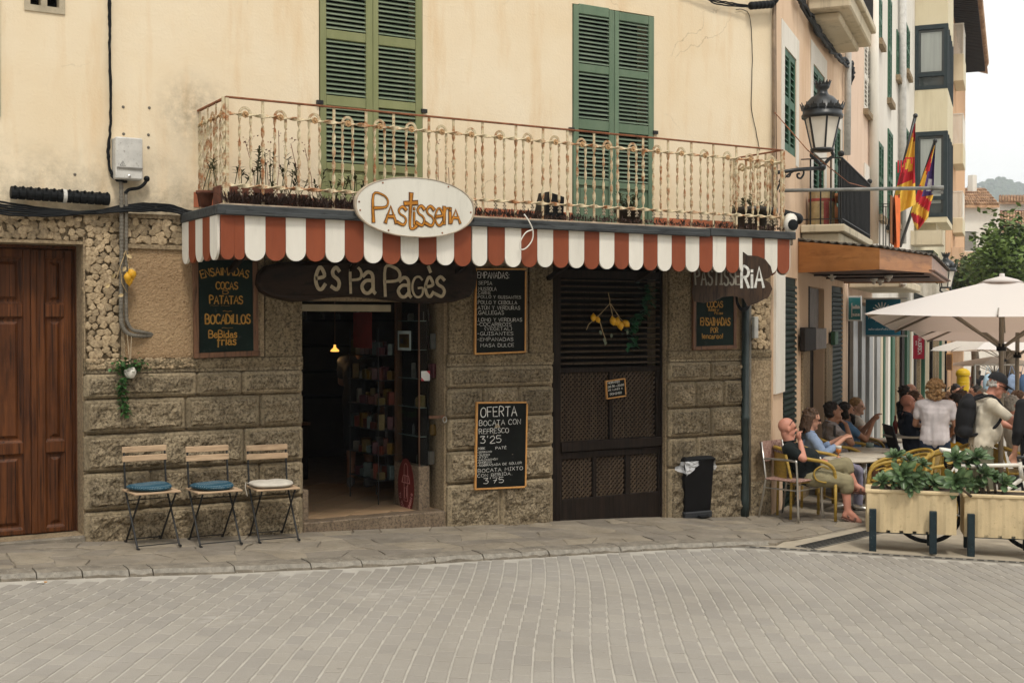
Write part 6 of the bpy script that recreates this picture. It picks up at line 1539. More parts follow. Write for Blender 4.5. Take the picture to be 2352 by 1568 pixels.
q=MB();sbox(q,43,43.8,.03,w_of(PS(2212.5,700,43)),-3,PS(2200,568,43).z);q.build('pillar',MATS['peach'],bpy.data.objects['cream_house'])
# orange house with balconies and the deep tiled eaves
hE=thing('orange_house','orange house with three balconies under a deep tiled roof','house',S2(48,-.2,gz(46)))
q=MB();sbox(q,sD,58,-.4,.02,-4,15);q.build('wall',MATS['orange_render'],hE)
zr=PS(2261,162,58).z
q=MB();q.add([S2(sD-1,1.15,zr),S2(58.5,1.15,zr),S2(58.5,-6,zr+2.4),S2(sD-1,-6,zr+2.4),S2(sD-1,1.15,zr-.12),S2(58.5,1.15,zr-.12),S2(58.5,-6,zr+2.2),S2(sD-1,-6,zr+2.2)],[(0,1,2,3),(7,6,5,4),(4,5,1,0),(5,6,2,1),(7,4,0,3),(6,7,3,2)]);rf_=q.build('roof',mat('roof_tile',(.34,.17,.09),.85,.35,3,.2,rand=.3,col2=(.5,.33,.2)),hE)
q=MB()
for k in range(60):sbox(q,sD-.9+k*.33,sD-.9+k*.33+.14,.03,1.05,zr-.3,zr-.14)
q.build('rafters',MATS['dark_wood'],rf_,kind='stuff')
for k in range(64):
 q=MB();q.smooth= True ;q.lathe([(.11,0),(.11,2.0)],S2(sD-.9+k*.305,1.22,zr+.0),8,-N2+UZ*.33,cap= True );
 if k==0:me=q.mesh('roof_tile',MATS['roof_tile']);o0=S2(sD-.9,1.22,zr)
 o=link('roof_tile',me,rf_);o.matrix_basis=world_m(rf_).inverted()@Matrix.Translation(S2(sD-.9+k*.305,1.22,zr)-o0)
for i,(y0,y1,yr_,s) in enumerate(((124,186,55,43.5),(330,377,262,43.5),(500,535,440,43.5))):
 def z_(y): return PS(2200,y,s).z
 wd=w_of(PS(2213,300,s));t=thing('balcony',('top','middle','lower')[i]+' cream balcony with white railing on the orange house','balcony',S2(s+1,.4,z_(y1)),group='balconies of the orange house')
 q=MB();sbox(q,s,s+2.6,.022,wd,z_(y1),z_(y0),.02);q.build('slab',MATS['paint_cream'],t)
 for k in range(9):
  q=MB();q.bar(S2(s+.05,wd*(k+.5)/9,z_(y0)),S2(s+.05,wd*(k+.5)/9,z_(yr_)),.03,.03);q.build('baluster',MATS['white_paint'],t)
 for k in range(14):
  q=MB();q.bar(S2(s+.05+k*.19,wd-.05,z_(y0)),S2(s+.05+k*.19,wd-.05,z_(yr_)),.03,.03);q.build('baluster',MATS['white_paint'],t)
 for a,b in ((S2(s+.05,0.03,z_(yr_)),S2(s+.05,wd,z_(yr_))),(S2(s+.05,wd-.05,z_(yr_)),S2(s+2.6,wd-.05,z_(yr_)))):MB().bar(a,b,.06,.06).build('rail',MATS['white_paint'],t)
 # far white house with tiled roof, second roof behind, hill
def wallpx(mb,x0,x1,y0,y1,Zd,th):
 a,b,c=D(x0,y1,Zd),D(x1,y1,Zd),D(x0,y0,Zd);mb.obox(a,V((b.x-a.x,b.y-a.y,0)),V((FWD.x,FWD.y,0)).normalized()*th,V((0,0,c.z-a.z)))
hF=thing('far_house','small far white house with tiled roof and red shutter above the tree','house',D(2250,760,70))
q=MB();wallpx(q,2196,2294,470,900,70,8);q.build('wall',MATS['whitewash'],hF)
q=MB();wallpx(q,2211,2227.5,489,562,69.9,.15);q.build('shutter',mat('maroon_paint',(.16,.05,.045),.7,.2),hF)
def tiles(x0,x1,ye,yr_,Zd,run_,n,par,x2= None ,x3= None ):
 e0,e1=D(x0,ye,Zd-.6),D(x1,ye,Zd-.6);r0,r1=D(x2 or x0,yr_,Zd+run_),D(x3 or x1,yr_,Zd+run_)
 q=MB();q.add([e0,e1,r1,r0,e0-UZ*.15,e1-UZ*.15,r1-UZ*.15,r0-UZ*.15],[(0,1,2,3),(7,6,5,4),(4,5,1,0),(5,6,2,1),(6,7,3,2),(7,4,0,3)]);rf=q.build('roof',MATS['roof_tile'],par)
 for k in range(n):
  f=(k+.5)/n;a,b=e0 .lerp(e1,f),r0 .lerp(r1,f);rw=(e1-e0).length/n*.42
  for j in range(6):
   p,s_=a.lerp(b,j/6),a.lerp(b,(j+1.12)/6);q=MB();q.smooth= True ;q.tube([p+UZ*.07,s_+UZ*.01],[rw*1.05,rw*.85],8);q.build('roof_tile',MATS['roof_tile'],rf)
tiles(2196,2296,471,434,70,4,17,hF,2190,2262)
q=MB();sbx=D(2215,590,69);wallpx(q,2196,2243,578,590,68.6,1.4);b_=q.build('balcony_slab',MATS['peach'],hF)
for k in range(12):
 q=MB();a=D(2214+k*2.4,576,68.7);q.tube([a,a+UZ*1.05],.02,5);q.build('baluster',MATS['black_iron'],hF)
MB().bar(D(2213,533,68.7),D(2242,533,68.7),.06,.05).build('rail',MATS['black_iron'],hF)
q=MB();a=D(2233,434,73);q.obox(a-V((.18,.18,.2)),V((.36,0,0)),V((0,.36,0)),V((0,0,1.0)));q.build('chimney',MATS['whitewash'],hF)
hG=thing('barn','long low building with two tiled roof slopes behind the tree','building',D(2330,760,85))
q=MB();wallpx(q,2294,2520,512,900,85,10);q.build('wall',MATS['pinkish'],hG)
tiles(2292,2440,530,486,82,3,22,hG);q=MB();wallpx(q,2294,2520,462,486,86,4);q.build('upper_wall',MATS['whitewash'],hG);tiles(2294,2440,464,450,86,4,22,hG)
q=MB();wallpx(q,2294,2520,483.5,487,84.8,.2);q.build('gutter',MATS['maroon_paint'],hG)
rr=random.Random(2);q=MB();n_=60;vs=[];fs=[]
for i in range(n_):
 for j in range(12):
  px=1900+i*14;h=455-42*math.exp(-((px-2290)/85)**2)-14*math.exp(-((px-2480)/90)**2)
  y=760+(h-760)*j/11;vs.append(D(px,y+(rr.uniform(-1.5,1.5) if j else 0),900+j*22))
for i in range(n_-1):
 for j in range(11):fs.append((i*12+j,(i+1)*12+j,(i+1)*12+j+1,i*12+j+1))
q.add(vs,fs);q.smooth= True ;hill=structure(q,'hill',mat('hill_ground',(.22,.2,.14),.95,.25,.02,0))
q=MB();tv=[MB().ball((0,0,0),1,7,5).v,MB().ball((0,0,0),1,7,5).f]
for k in range(900):
 px=rr.uniform(2150,2420);h=455-42*math.exp(-((px-2290)/85)**2)-14*math.exp(-((px-2480)/90)**2);f=rr.random()**.8
 c=D(px,520+(h-520)*f,1130-300*(1-f));r_=rr.uniform(1.2,3.2);q.add([c+V(p)*r_*rr.uniform(.8,1.2) for p in tv[0]],tv[1])
solo(q,'hill_trees',mat('hill_tree',(.06,.085,.04),.9,.2,1,0,rand=.4),'scattered pines covering the pale hill behind the roofs','trees',kind='stuff')
# trees
def tree(name,label,c,zg,hgt,blobs,n,m,leaf=.22,seed=1,trunk= True ):
 t=thing(name,label,'tree',(c.x,c.y,zg));r=random.Random(seed)
 q=MB();q.smooth= True ;q.tube([V((c.x,c.y,zg)),V((c.x+.1,c.y,zg+hgt*.35)),V((c.x-.1,c.y,zg+hgt*.6)),V((c.x,c.y,zg+hgt*.9))],[.22,.17,.1,.03],10);q.build('trunk',mat('bark',(.13,.1,.07),.9,.3,8,.5),t)
 for k,(b,rad) in enumerate(blobs):
  if k%2==0:w_=MB();w_.smooth= True ;a=V((c.x,c.y,zg+hgt*.4));w_.tube([a,a.lerp(b,.55)+V((0,0,.3)),b],[.09,.06,.02],7);w_.build('limb',MATS['bark'],t)
 q=MB();tw=sum(rad**2 for _,rad in blobs)
 for b,rad in blobs:
  cl=max(1,int(n*rad**2/tw/9))
  for _ in range(cl):
   d=V((r.gauss(0,1),r.gauss(0,1),r.gauss(0,.85))).normalized()*rad*r.uniform(.45,1.08);cc=b+d
   for _ in range(9):
    p=cc+V((r.gauss(0,.17),r.gauss(0,.17),r.gauss(0,.13)));an=V((r.uniform(-1,1),r.uniform(-1,1),r.uniform(-.7,.4))).normalized();s_=an.cross(V((r.uniform(-1,1),r.uniform(-1,1),1))).normalized();l=leaf*r.uniform(.6,1.2)
    q.add([p-an*l*.5,p+s_*l*.33,p+an*l*.5,p-s_*l*.33],[(0,1,2,3)])
 q.build('crown',m,t); return t
mat('plane_leaf',(.09,.15,.035),.5,.3,2,0,rand=.4,col2=(.17,.25,.065));mat('plane_leaf_dark',(.06,.105,.03),.5,.3,2,0,rand=.4)
r=random.Random(14)
Zt=46.0;bl=[]
for x,y,rad,dz_ in ((2312,505,.5,0),(2310,530,.75,0),(2318,552,.95,.4),(2293,560,.7,-.4),(2300,585,1.0,.2),(2335,585,1.1,.5),(2272,580,.55,0),(2350,560,.8,1),(2282,612,.95,-.5),(2310,618,1.1,-.8),(2345,622,1.2,0),(2255,612,.6,.6),(2375,600,1.3,.5),(2390,640,1.3,0),(2325,650,1.2,.3)):
 bl.append((D(x,y,Zt+dz_),rad))
c=D(2318,742,Zt);zg=gz(c.x);tree('street_tree','bushy green street tree in front of the far white house',c,zg,D(2318,500,Zt).z-zg,bl,5200,MATS['plane_leaf'],.26,5)
bl=[(D(x,y,52+i*.4),rad) for i,(x,y,rad) in enumerate(((2222,640,.9),(2232,625,.8),(2215,660,1.0),(2245,645,1.0),(2232,668,1.1),(2262,655,1.0),(2275,640,1.0)))]
c=D(2238,742,52);zg=gz(c.x);tree('street_tree','lower dark green tree behind the first white parasol',c,zg,D(2238,625,52).z-zg,bl,2600,MATS['plane_leaf_dark'],.26,6)
# unseen houses across the street, added to keep low sky light off the awning
for i,(x0_,x1_,hh_,m) in enumerate(((-24,-6,10.5,'paint_cream'),(-6,9,9.0,'whitewash'),(9,30,11.0,'peach'))):
 t=thing('added_opposite_house',('cream','whitewashed','peach')[i]+' unseen house added across the street to block low sky light','house',(x0_+5,-24,gz(x0_)))
 MB().box((x0_+.02,-30,-3),(x1_-.02,-23.5,hh_)).build('wall',MATS[m],t);MB().box((x0_-.1,-30.3,hh_),(x1_+.1,-23.1,hh_+.3)).build('roof',MATS['roof_tile'],t)
 for r_ in range(3):
  for k in range(int((x1_-x0_)/3)):
   x=x0_+1+k*3;z=-.2+r_*3.2;MB().cbox((x,-23.52,z),(x+1.2,-23.45,z+2.1),.01).build('shutter' if r_ else 'door',MATS['deep_green' if r_ else 'dark_wood'],t)
   # people: one continuous body each, clothing and hair as children
TMP=bpy.data.scenes.new('tmp_build')
def cap_geo(p0,r0,p1,r1,seg=12):
 q=MB();p0,p1=V(p0),V(p1);d=p1-p0;l=d.length
 if l<1e-5:q.ball(p0,max(r0,r1),seg,8); return q
 pr=[(r0*math.sin(a),-r0*math.cos(a)) for a in (.02,.5,1.05,1.57)]+[(r1*math.cos(a),l+r1*math.sin(a)) for a in (0,.52,1.07,1.55)]
 q.lathe(pr,p0,seg,d); return q
def blob(prims,voxel,mats,name,parent,smooth=3,label= None ,amp=0,fq=11):
 q=MB()
 for p in prims:
  if p[0]=='c':g=cap_geo(*p[1:])
  else :g=MB();g.ball(p[1],1.0,16,12,p[2],p[3] if len(p)>3 else None )
  q.add(g.v,g.f)
 me=q.mesh('tmp',mats);o=bpy.data.objects.new('tmp',me);TMP.collection.objects.link(o)
 r=o.modifiers.new('r','REMESH');r.mode='VOXEL';r.voxel_size=voxel
 s_=o.modifiers.new('s','SMOOTH');s_.factor=.5;s_.iterations=smooth
 with bpy.context.temp_override(scene=TMP,view_layer=TMP.view_layers[0]):
  dg=bpy.context.evaluated_depsgraph_get();dg.update()
  out_=bpy.data.meshes.new_from_object(o.evaluated_get(dg),depsgraph=dg)
 bpy.data.objects.remove(o);bpy.data.meshes.remove(me)
 if amp:
  n_=len(out_.vertices);co=[v_.co+v_.normal*amp*(mnoise.noise(V((v_.co.x*fq,v_.co.y*fq,v_.co.z*fq*.6)))+.6*mnoise.noise(v_.co*fq*2.3)) for v_ in out_.vertices]
  out_.vertices.foreach_set('co',[x for c_ in co for x in c_])
 out_.name=name;out_.transform(world_m(parent).inverted())
 out_.polygons.foreach_set('use_smooth',[ True ]*len(out_.polygons))
 out_.materials.clear()
 for m in (mats if isinstance(mats,(list,tuple)) else [mats]):out_.materials.append(m)
 return link(name,out_,parent,label)
mat('skin',(.47,.245,.165),.5,.14,7,.06,90,spec=.35);mat('skin_tan',(.33,.165,.10),.5,.16,7,.06,90,spec=.35);mat('skin_red',(.52,.235,.165),.5,.16,7,.06,90,spec=.35);mat('skin_pale',(.55,.33,.24),.5,.12,7,.06,90,spec=.35)
mat('lip',(.33,.12,.09),.5);mat('eye_dark',(.02,.015,.012),.2)
def cloth(name,col,var=.16,rgh=.92,**k): return mat(name,col,rgh,var,9,.2,14,**k)
def mv(a,b,f): return V(a).lerp(V(b),f)
def person(label,J,skin='skin',hair= None ,hair_m= None ,top= None ,sleeve=.5,legs= None ,leg_to=1.0,shoes= None ,vox=.012,cat='person',belly=0,group= None ,extra= None ,lean= None ,glasses= None ,name='person',k=1.0,beard= None ):
 """J: joints in world coordinates; k scales the girths"""
 J={a:V(b) for a,b in J.items()}
 base_p=V((J['pel'].x,J['pel'].y,min(J['anL'].z,J['anR'].z)-.08))
 t=thing(name,label,cat,base_p,group=group)
 up=(J['neck']-J['pel']).normalized();lat=(J['shL']-J['shR']).normalized();fw=lat.cross(up).normalized()
 lath=(J['hipL']-J['hipR']).normalized()
 def torso(e):
  ch,wa_=mv(J['pel'],J['neck'],.70),mv(J['pel'],J['neck'],.36);P=[]
  for s_ in (-1,1):
   sh=J['shL'] if s_>0 else J['shR']
   c_,w__,p_=ch+lat*.075*s_*k,wa_+lat*.062*s_*k+fw*.01,J['pel']+lath*.075*s_*k
   P+=[('c',p_,.108*k+e,w__,.102*k+e),('c',w__,.102*k+e,c_,.112*k+e),('c',c_,.1*k+e,mv(sh,c_,.25),.066*k+e),('c',mv(J['pel'],J['neck'],.93),.05*k+e,sh,.056*k+e)]
  P+=[('c',ch,.11*k+e,wa_,.105*k+e),('c',J['pel'],.112*k+e,wa_,.105*k+e)]
  if belly:P+=[('e',wa_+fw*(.03+.03*belly)-up*.03+lat*s_*.05,(.125*k+e,)*2+(.16*k+e,)) for s_ in (-1,1)]
  return P
 def arm(S,e,f=1.0):
  sh,el,ha=J['sh'+S],J['el'+S],J['ha'+S]
  P=[('c',sh,.054*k+e,mv(sh,el,min(1,f)),(.054-.012*min(1,f))*k+e)]
  if f>=1:P.append(('c',el,.041*k+e,mv(el,ha,f-1 if f<2 else 1),.027*k+e))
  return P
 def leg(S,e,f=1.0,loose=0):
  hp,kn,an=J['hip'+S],J['kn'+S],J['an'+S]
  P=[('c',hp,.09*k+e,mv(hp,kn,min(1,f)),(.09-.03*min(1,f))*k+e+loose)]
  if f>1:P.append(('c',kn,.06*k+e+loose,mv(kn,an,f-1),(.06-.02*(f-1))*k+e+loose))
  return P
 F=V(J.get('face',fw)).normalized();U=V(J.get('up',up*.3+UZ));R_=F.cross(U).normalized();U=R_.cross(F).normalized();Lf=-R_
 hc=J['head'];HM=Matrix((F,Lf,U)).transposed()
 def hp_(x,y,z): return hc+F*x*k+Lf*y*k+U*z*k
 body=torso(0)
 body+=[('c',J['neck']-up*.03,.062*k,hp_(-.018,0,-.05),.055*k),('e',hp_(-.008,0,.03),(.098*k,.077*k,.09*k),HM),('e',hp_(.018,0,-.045),(.07*k,.058*k,.072*k),HM),('c',hp_(.088,0,.012),.011*k,hp_(.112,0,-.022),.016*k),('c',hp_(.08,-.034,.03),.015*k,hp_(.08,.034,.03),.015*k),('c',hp_(.082,-.02,-.03),.012*k,hp_(.082,.02,-.03),.012*k),('e',hp_(.07,0,-.095),(.026*k,)*3),('e',hp_(-.008,.078,-.008),(.02*k,.013*k,.032*k),HM),('e',hp_(-.008,-.078,-.008),(.02*k,.013*k,.032*k),HM)]
 for S in 'LR':
  body+=arm(S,0,2)
  el,ha=J['el'+S],J['ha'+S];d=V(J.get('hd'+S,ha-el)).normalized();nrm=V(J.get('pn'+S,UZ));sd_=d.cross(nrm)
  sd_=sd_.normalized() if sd_.length>1e-3 else d.orthogonal().normalized();pn=sd_.cross(d)
  curl=J.get('curl'+S,V((.6,0,0))).x
  pm=ha+d*.075*k
  for j in range(4):
   o=sd_*(j-1.5)*.019*k;body.append(('c',ha+d*.012+o*.6,.018*k,pm+o,.0125*k))
   ln=(.068,.078,.073,.056)[j]*k;a=curl*.8
   m1=pm+o+(d*math.cos(a)-pn*math.sin(a))*ln*.55;m2=m1+(d*math.cos(a*2.1)-pn*math.sin(a*2.1))*ln*.5
   body+=[('c',pm+o,.0105*k,m1,.0095*k),('c',m1,.0095*k,m2,.0085*k)]
  th=ha+d*.02-sd_*.028*k*(1 if S=='L' else -1)
  t1=th+(d*.7-sd_*.55*(1 if S=='L' else -1)-pn*.3*curl).normalized()*.038*k
  body+=[('c',th,.014*k,t1,.012*k),('c',t1,.012*k,t1+(d-pn*.5*curl).normalized()*.032*k,.0095*k)]
  body+=leg(S,0,2)
  hp2,kn,an=J['hip'+S],J['kn'+S],J['an'+S];ca=mv(kn,an,.3)+(J['an'+S]-J['to'+S]).normalized()*.018
  body.append(('e',ca,(.056*k,.056*k,.075*k)))
  td=(J['to'+S]-an);dn=V((0,0,-1));heel=an-V((td.x,td.y,0)).normalized()*.035*k+(an-kn).normalized()*.05*k
  body+=[('c',an,.04*k,heel,.032*k),('c',an,.04*k,mv(an,J['to'+S],.55),.034*k),('c',heel,.03*k,J['to'+S],.026*k),('c',mv(an,J['to'+S],.55),.034*k,J['to'+S],.025*k)]
 blob(body,vox,MATS[skin],'body',t)
 q=MB()
 for s_ in (-1,1):q.ball(hp_(.083,.031*s_,.008),.011*k,8,6,(.7,1.2,.7),HM)
 q.build('eyes',MATS['eye_dark'],t,kind='stuff')
 q=MB();q.ball(hp_(.093,0,-.03),.02*k,8,6,(.3,1,.28),HM);q.build('mouth',MATS['lip'],t)
 if top:
  P=torso(.014)+arm('L',.013,sleeve)+arm('R',.013,sleeve);blob(P,vox,MATS[top],'shirt',t,2,amp=.012,fq=6)
  q=MB();q.smooth= True ;c_=mv(J['neck'],hc,.14);n_=(hc-J['neck']).normalized();a_=lat;b_=n_.cross(a_)
  q.tube([c_+(a_*math.cos(x)+b_*math.sin(x))*.066*k for x in [j*.5236 for j in range(12)]],.012*k,6,closed= True );q.build('collar',MATS[top],t)
 if legs:
  P=[('c',J['pel']-lath*.075*k,.118*k,J['pel']+lath*.075*k,.118*k),('c',mv(J['pel'],J['neck'],.2)-lat*.055,.1*k,mv(J['pel'],J['neck'],.2)+lat*.055,.1*k)]+leg('L',.016,leg_to,.012)+leg('R',.016,leg_to,.012);blob(P,vox,MATS[legs],'trousers',t,2,amp=.013,fq=6)
 if shoes:
  for S in 'LR':
   an,to=J['an'+S],J['to'+S];td=(to-an);hl=an-V((td.x,td.y,0)).normalized()*.035*k+(an-J['kn'+S]).normalized()*.05*k
   if shoes=='sandal':
    q=MB();sdn=V((td.y,-td.x,0)).normalized();dn=(an-J['kn'+S]).normalized();lng=(to-hl).normalized();dn=(dn-lng*dn.dot(lng)).normalized()
    q.ocb(hl-lng*.03-sdn*.042+dn*.028,(to-hl)+lng*.07,sdn*.084,dn*.016,.006);q.build('sandal',MATS['strap_brown'],t)
    q=MB();m_=mv(hl,to,.68);q.tube([m_+(sdn*math.cos(x)*.045-dn*math.sin(x)*.045)+dn*.02 for x in (-.2,.4,.9,1.57,2.2,2.8,3.3)],.014,6);q.tube([mv(hl,to,.3)-sdn*.036,hl-lng*.028-dn*.03,mv(hl,to,.3)+sdn*.036],.009,6);q.build('strap',MATS['strap_brown'],t)
   else :
    blob([('c',hl,.042*k,to,.036*k),('c',an+(hl-an)*.3,.046*k,mv(an,to,.6),.04*k)],max(vox,.012),MATS[shoes],'shoe',t,2)
 if hair:
  P=[];hr=random.Random(len(label))
  if hair in ('short','long','curly','bob','bun','fringe'):
   P+=[('e',hp_(-.02,0,.045),(.096*k,.085*k,.09*k),HM),('e',hp_(-.045,0,.0),(.075*k,.082*k,.085*k),HM)]
   for j in range(26):
    a=hr.uniform(0,6.28);e_=hr.uniform(.1,1.3);P.append(('e',hp_(-.02+.09*math.cos(e_)*math.cos(a)-.01,.08*math.cos(e_)*math.sin(a),.05+.085*math.sin(e_)),(.018*k,)*3))
  if hair=='long':
   for j in range(22):
    a=hr.uniform(1.5,4.78);x,y=-.02+.085*math.cos(a),.085*math.sin(a);l=hr.uniform(.12,.2);P.append(('c',hp_(x,y,.03),.022*k,hp_(x-.03,y*1.1,-.04)-UZ*(l-.05),.014*k))
  if hair=='bob' or hair=='fringe':
   for j in range(14):
    a=hr.uniform(1.6,4.7);x,y=-.02+.085*math.cos(a),.082*math.sin(a);P.append(('c',hp_(x,y,.03),.022*k,hp_(x,y*1.05,-.075),.017*k))
  if hair=='curly':
   for j in range(520):
    d=V((hr.gauss(0,1),hr.gauss(0,1),hr.gauss(0,1))).normalized();r_=hr.uniform(.075,.118)
    if d.x>.55 and d.z<.6: continue
    P.append(('e',hp_(-.03+d.x*r_,d.y*r_*1.12,.01+d.z*r_*1.15-(.05 if d.z<0 else 0)),(hr.uniform(.010,.017)*k,)*3))
  if hair=='rim':
   for j in range(20):
    a=hr.uniform(1.7,4.58);P.append(('e',hp_(-.01+.085*math.cos(a),.078*math.sin(a),hr.uniform(-.03,.035)),(.016*k,)*3))
  blob(P,max(.008,vox*.8),MATS[hair_m or 'hair_dark'],'hair',t,1,amp=.007,fq=55)
 if beard:
  P=[('e',hp_(.045,0,-.085),(.05*k,.055*k,.05*k),HM),('c',hp_(.05,0,-.1),.04*k,hp_(.05,0,-.1-beard),.022*k),('c',hp_(.02,-.06,-.04),.02,hp_(.05,-.04,-.08),.025),('c',hp_(.02,.06,-.04),.02,hp_(.05,.04,-.08),.025)]
  blob(P,max(.008,vox*.8),MATS[hair_m or 'hair_dark'],'beard',t,1)
 if glasses:
  z0,x0_=(.012,.098) if glasses=='on' else (.098,.055)
  q=MB()
  for s_ in (-1,1):
   q.tube([hp_(x0_-(.0 if glasses=='on' else .0),.033*s_+.024*math.cos(a),z0+(.018*math.sin(a))) for a in [j*.6283 for j in range(10)]],.0035,5,closed= True )
   q.tube([hp_(x0_-.005,.058*s_,z0+.004),hp_(.0,.085*s_,z0-(.0 if glasses=='on' else .055))],.003,5)
  q.tube([hp_(x0_+.002,-.01,z0+.004),hp_(x0_+.002,.01,z0+.004)],.003,5);q.build('glasses',MATS['black_plastic'],t)
 return t,hp_,(F,Lf,U),J
mat('hair_dark',(.018,.012,.009),.6,.4,40,.3,120);mat('hair_brown',(.085,.042,.02),.6,.4,40,.3,120);mat('hair_blond',(.32,.19,.085),.6,.4,30,.3,120);mat('hair_grey',(.35,.33,.3),.6,.3,40,.3,120);mat('hair_auburn',(.075,.042,.025),.6,.4,40,.3,120)
mat('strap_brown',(.10,.05,.035),.6,.3)
for n_,c_ in (('navy_tee',(.012,.018,.035)),('black_polo',(.008,.012,.012)),('khaki',(.24,.21,.125)),('lavender_tee',(.56,.52,.53)),('navy_short',(.014,.026,.05)),('olive_short',(.16,.155,.105)),('cream_polo',(.60,.54,.43)),('white_shirt',(.62,.58,.52)),('beige_short',(.5,.43,.33)),('denim',(.06,.11,.2)),('sky_shirt',(.32,.45,.55)),('yellow_short',(.6,.33,.02)),('dark_cloth',(.014,.014,.016)),('pink_shirt',(.6,.4,.38)),('red_cloth',(.35,.05,.05)),('lilac_trousers',(.25,.24,.32)),('grey_tee',(.2,.2,.2))):cloth(n_,c_)
cloth('blue_stripe',(.22,.29,.42),.25,stretch=(1,1,1));cloth('print_shirt',(.30,.22,.16),.6,rand=0,col2=(.42,.4,.42));cloth('blue_tee',(.09,.19,.34),.3)
def local(o,ang,pts,sc=1.0):
 c,s_=math.cos(ang),math.sin(ang)
 return {a:(V((o.x+(p[0]*c-p[1]*s_)*sc,o.y+(p[0]*s_+p[1]*c)*sc,o.z+p[2]*sc)) if a not in ('face','up','hdL','hdR','pnL','pnR') else V((p[0]*c-p[1]*s_,p[0]*s_+p[1]*c,p[2]))) if not a.startswith('curl') else V(p) for a,p in pts.items()}
SIT=dict(pel=(0,0,.50),neck=(-.12,0,1.0),head=(-.08,0,1.155),shL=(-.12,.19,.955),shR=(-.12,-.19,.955),elL=(-.02,.25,.70),elR=(-.02,-.25,.70),haL=(.2,.12,.66),haR=(.2,-.12,.66),hipL=(.02,.09,.50),hipR=(.02,-.09,.50),knL=(.43,.12,.53),knR=(.43,-.12,.53),anL=(.45,.12,.10),anR=(.45,-.12,.10),toL=(.6,.14,.035),toR=(.6,-.14,.035))
CHIN=dict(elR=(.1,-.22,.76),haR=(.06,-.06,.99),hdR=(-.6,.3,.5),curlR=(1.3,0,0));PHONE=dict(elL=(.02,.22,.74),elR=(.02,-.22,.74),haL=(.24,.05,.86),haR=(.24,-.05,.86),curlL=(1,0,0),curlR=(1,0,0))
TABLE=dict(neck=(.05,0,.99),head=(.13,0,1.12),shL=(.04,.19,.94),shR=(.04,-.19,.94),elL=(.22,.25,.76),elR=(.22,-.25,.76),haL=(.4,.1,.82),haR=(.4,-.1,.82))
STAND=dict(pel=(0,0,.93),neck=(0,0,1.44),head=(.03,0,1.595),shL=(0,.19,1.39),shR=(0,-.19,1.39),elL=(-.02,.25,1.11),elR=(-.02,-.25,1.11),haL=(.05,.25,.88),haR=(.05,-.25,.88),hipL=(0,.09,.91),hipR=(0,-.09,.91),knL=(.02,.1,.49),knR=(.02,-.1,.49),anL=(-.02,.1,.09),anR=(-.02,-.1,.09),toL=(.15,.13,.03),toR=(.15,-.13,.03))
GA=math.atan2(RGT.y,RGT.x);A_IN=math.atan2(FWD.y,FWD.x)
def seat_at(px,Zd,py_head,pose= None ,ang=GA,sc=1.0,hz=1.155):
 p=H(px,Zd,-.03);hd=D(px,py_head,Zd)
 J=dict(SIT);J.update(pose or {});c,s_=math.cos(ang),math.sin(ang);hx,hy=J['head'][0]*sc,J['head'][1]*sc
 o=V((p.x-hx*c+hy*s_,p.y-hx*s_-hy*c,0));o.z=hd.z-J['head'][2]*sc
 return local(o,ang,J,sc),o
def stand_at(px,Zd,pose= None ,ang=GA,hgt=1.72,py_head= None ,dz=-.03):
 sc=hgt/1.72;J=dict(STAND);J.update(pose or {});p=H(px,Zd,dz)
 c,s_=math.cos(ang),math.sin(ang);hx,hy=J['head'][0]*sc,J['head'][1]*sc
 o=V((p.x-hx*c+hy*s_,p.y-hx*s_-hy*c,0));o.z=gz(o.x)+dz
 return local(o,ang,J,sc),o
 # wooden canopy, lamps, pole, flags
def onz(px,py,z):d=ray(px,py); return CAMP+d*((z-CAM_H)/d.z)
zc=2.46
def sw_(q): return ((q-CORN).dot(D2),(q-CORN).dot(N2))
CP=[sw_(onz(x,y,zc)) for x,y in ((1823,623),(2020,614.6),(2140,623),(2175,647))];CP[0]=(CP[0][0],.005);s4=s2(1935)+.1
zt_c=[2.835,2.69,2.65,2.63,2.8]
cn=thing('wooden_canopy','varnished wooden canopy with corrugated top over the terrace by the corner','canopy',S2(CP[0][0]+1.8,.8,zc))
ring_=CP+[(s4,.005)]
for i in range(4):
 a,b=S2(*ring_[i],zc-.02),S2(*ring_[i+1],zc-.02);d_=(b-a).normalized();inn=(S2((CP[0][0]+s4)/2,.7,a.z)-a);inn=(inn-d_*inn.dot(d_)).normalized()*.03;q=MB();vs=[]
 for o_ in (V(),inn):
  g=d_*(.031 if o_.length else .001)
  vs+=[a+g+o_,b-g+o_,b-g+o_+UZ*(zt_c[i+1]-zc+.02),a+g+o_+UZ*(zt_c[i]-zc+.02)]
 q.add(vs,[(3,2,1,0),(4,5,6,7),(5,4,0,1),(6,5,1,2),(7,6,2,3),(4,7,3,0)]);q.build('fascia',MATS['canopy_wood'],cn)
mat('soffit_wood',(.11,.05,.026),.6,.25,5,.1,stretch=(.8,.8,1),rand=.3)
def lerp1(P,x):
 for (x0_,y0_),(x1_,y1_) in zip(P,P[1:]):
  if x<=x1_: return y0_+(y1_-y0_)*max(0,x-x0_)/max(1e-6,x1_-x0_)
 return P[-1][1]
nearP=[(w_,s) for s,w_ in CP[:3]];farP=[(.005,s4),(CP[3][1],CP[3][0])];wm_=max(CP[2][1],CP[3][1]);k=.04
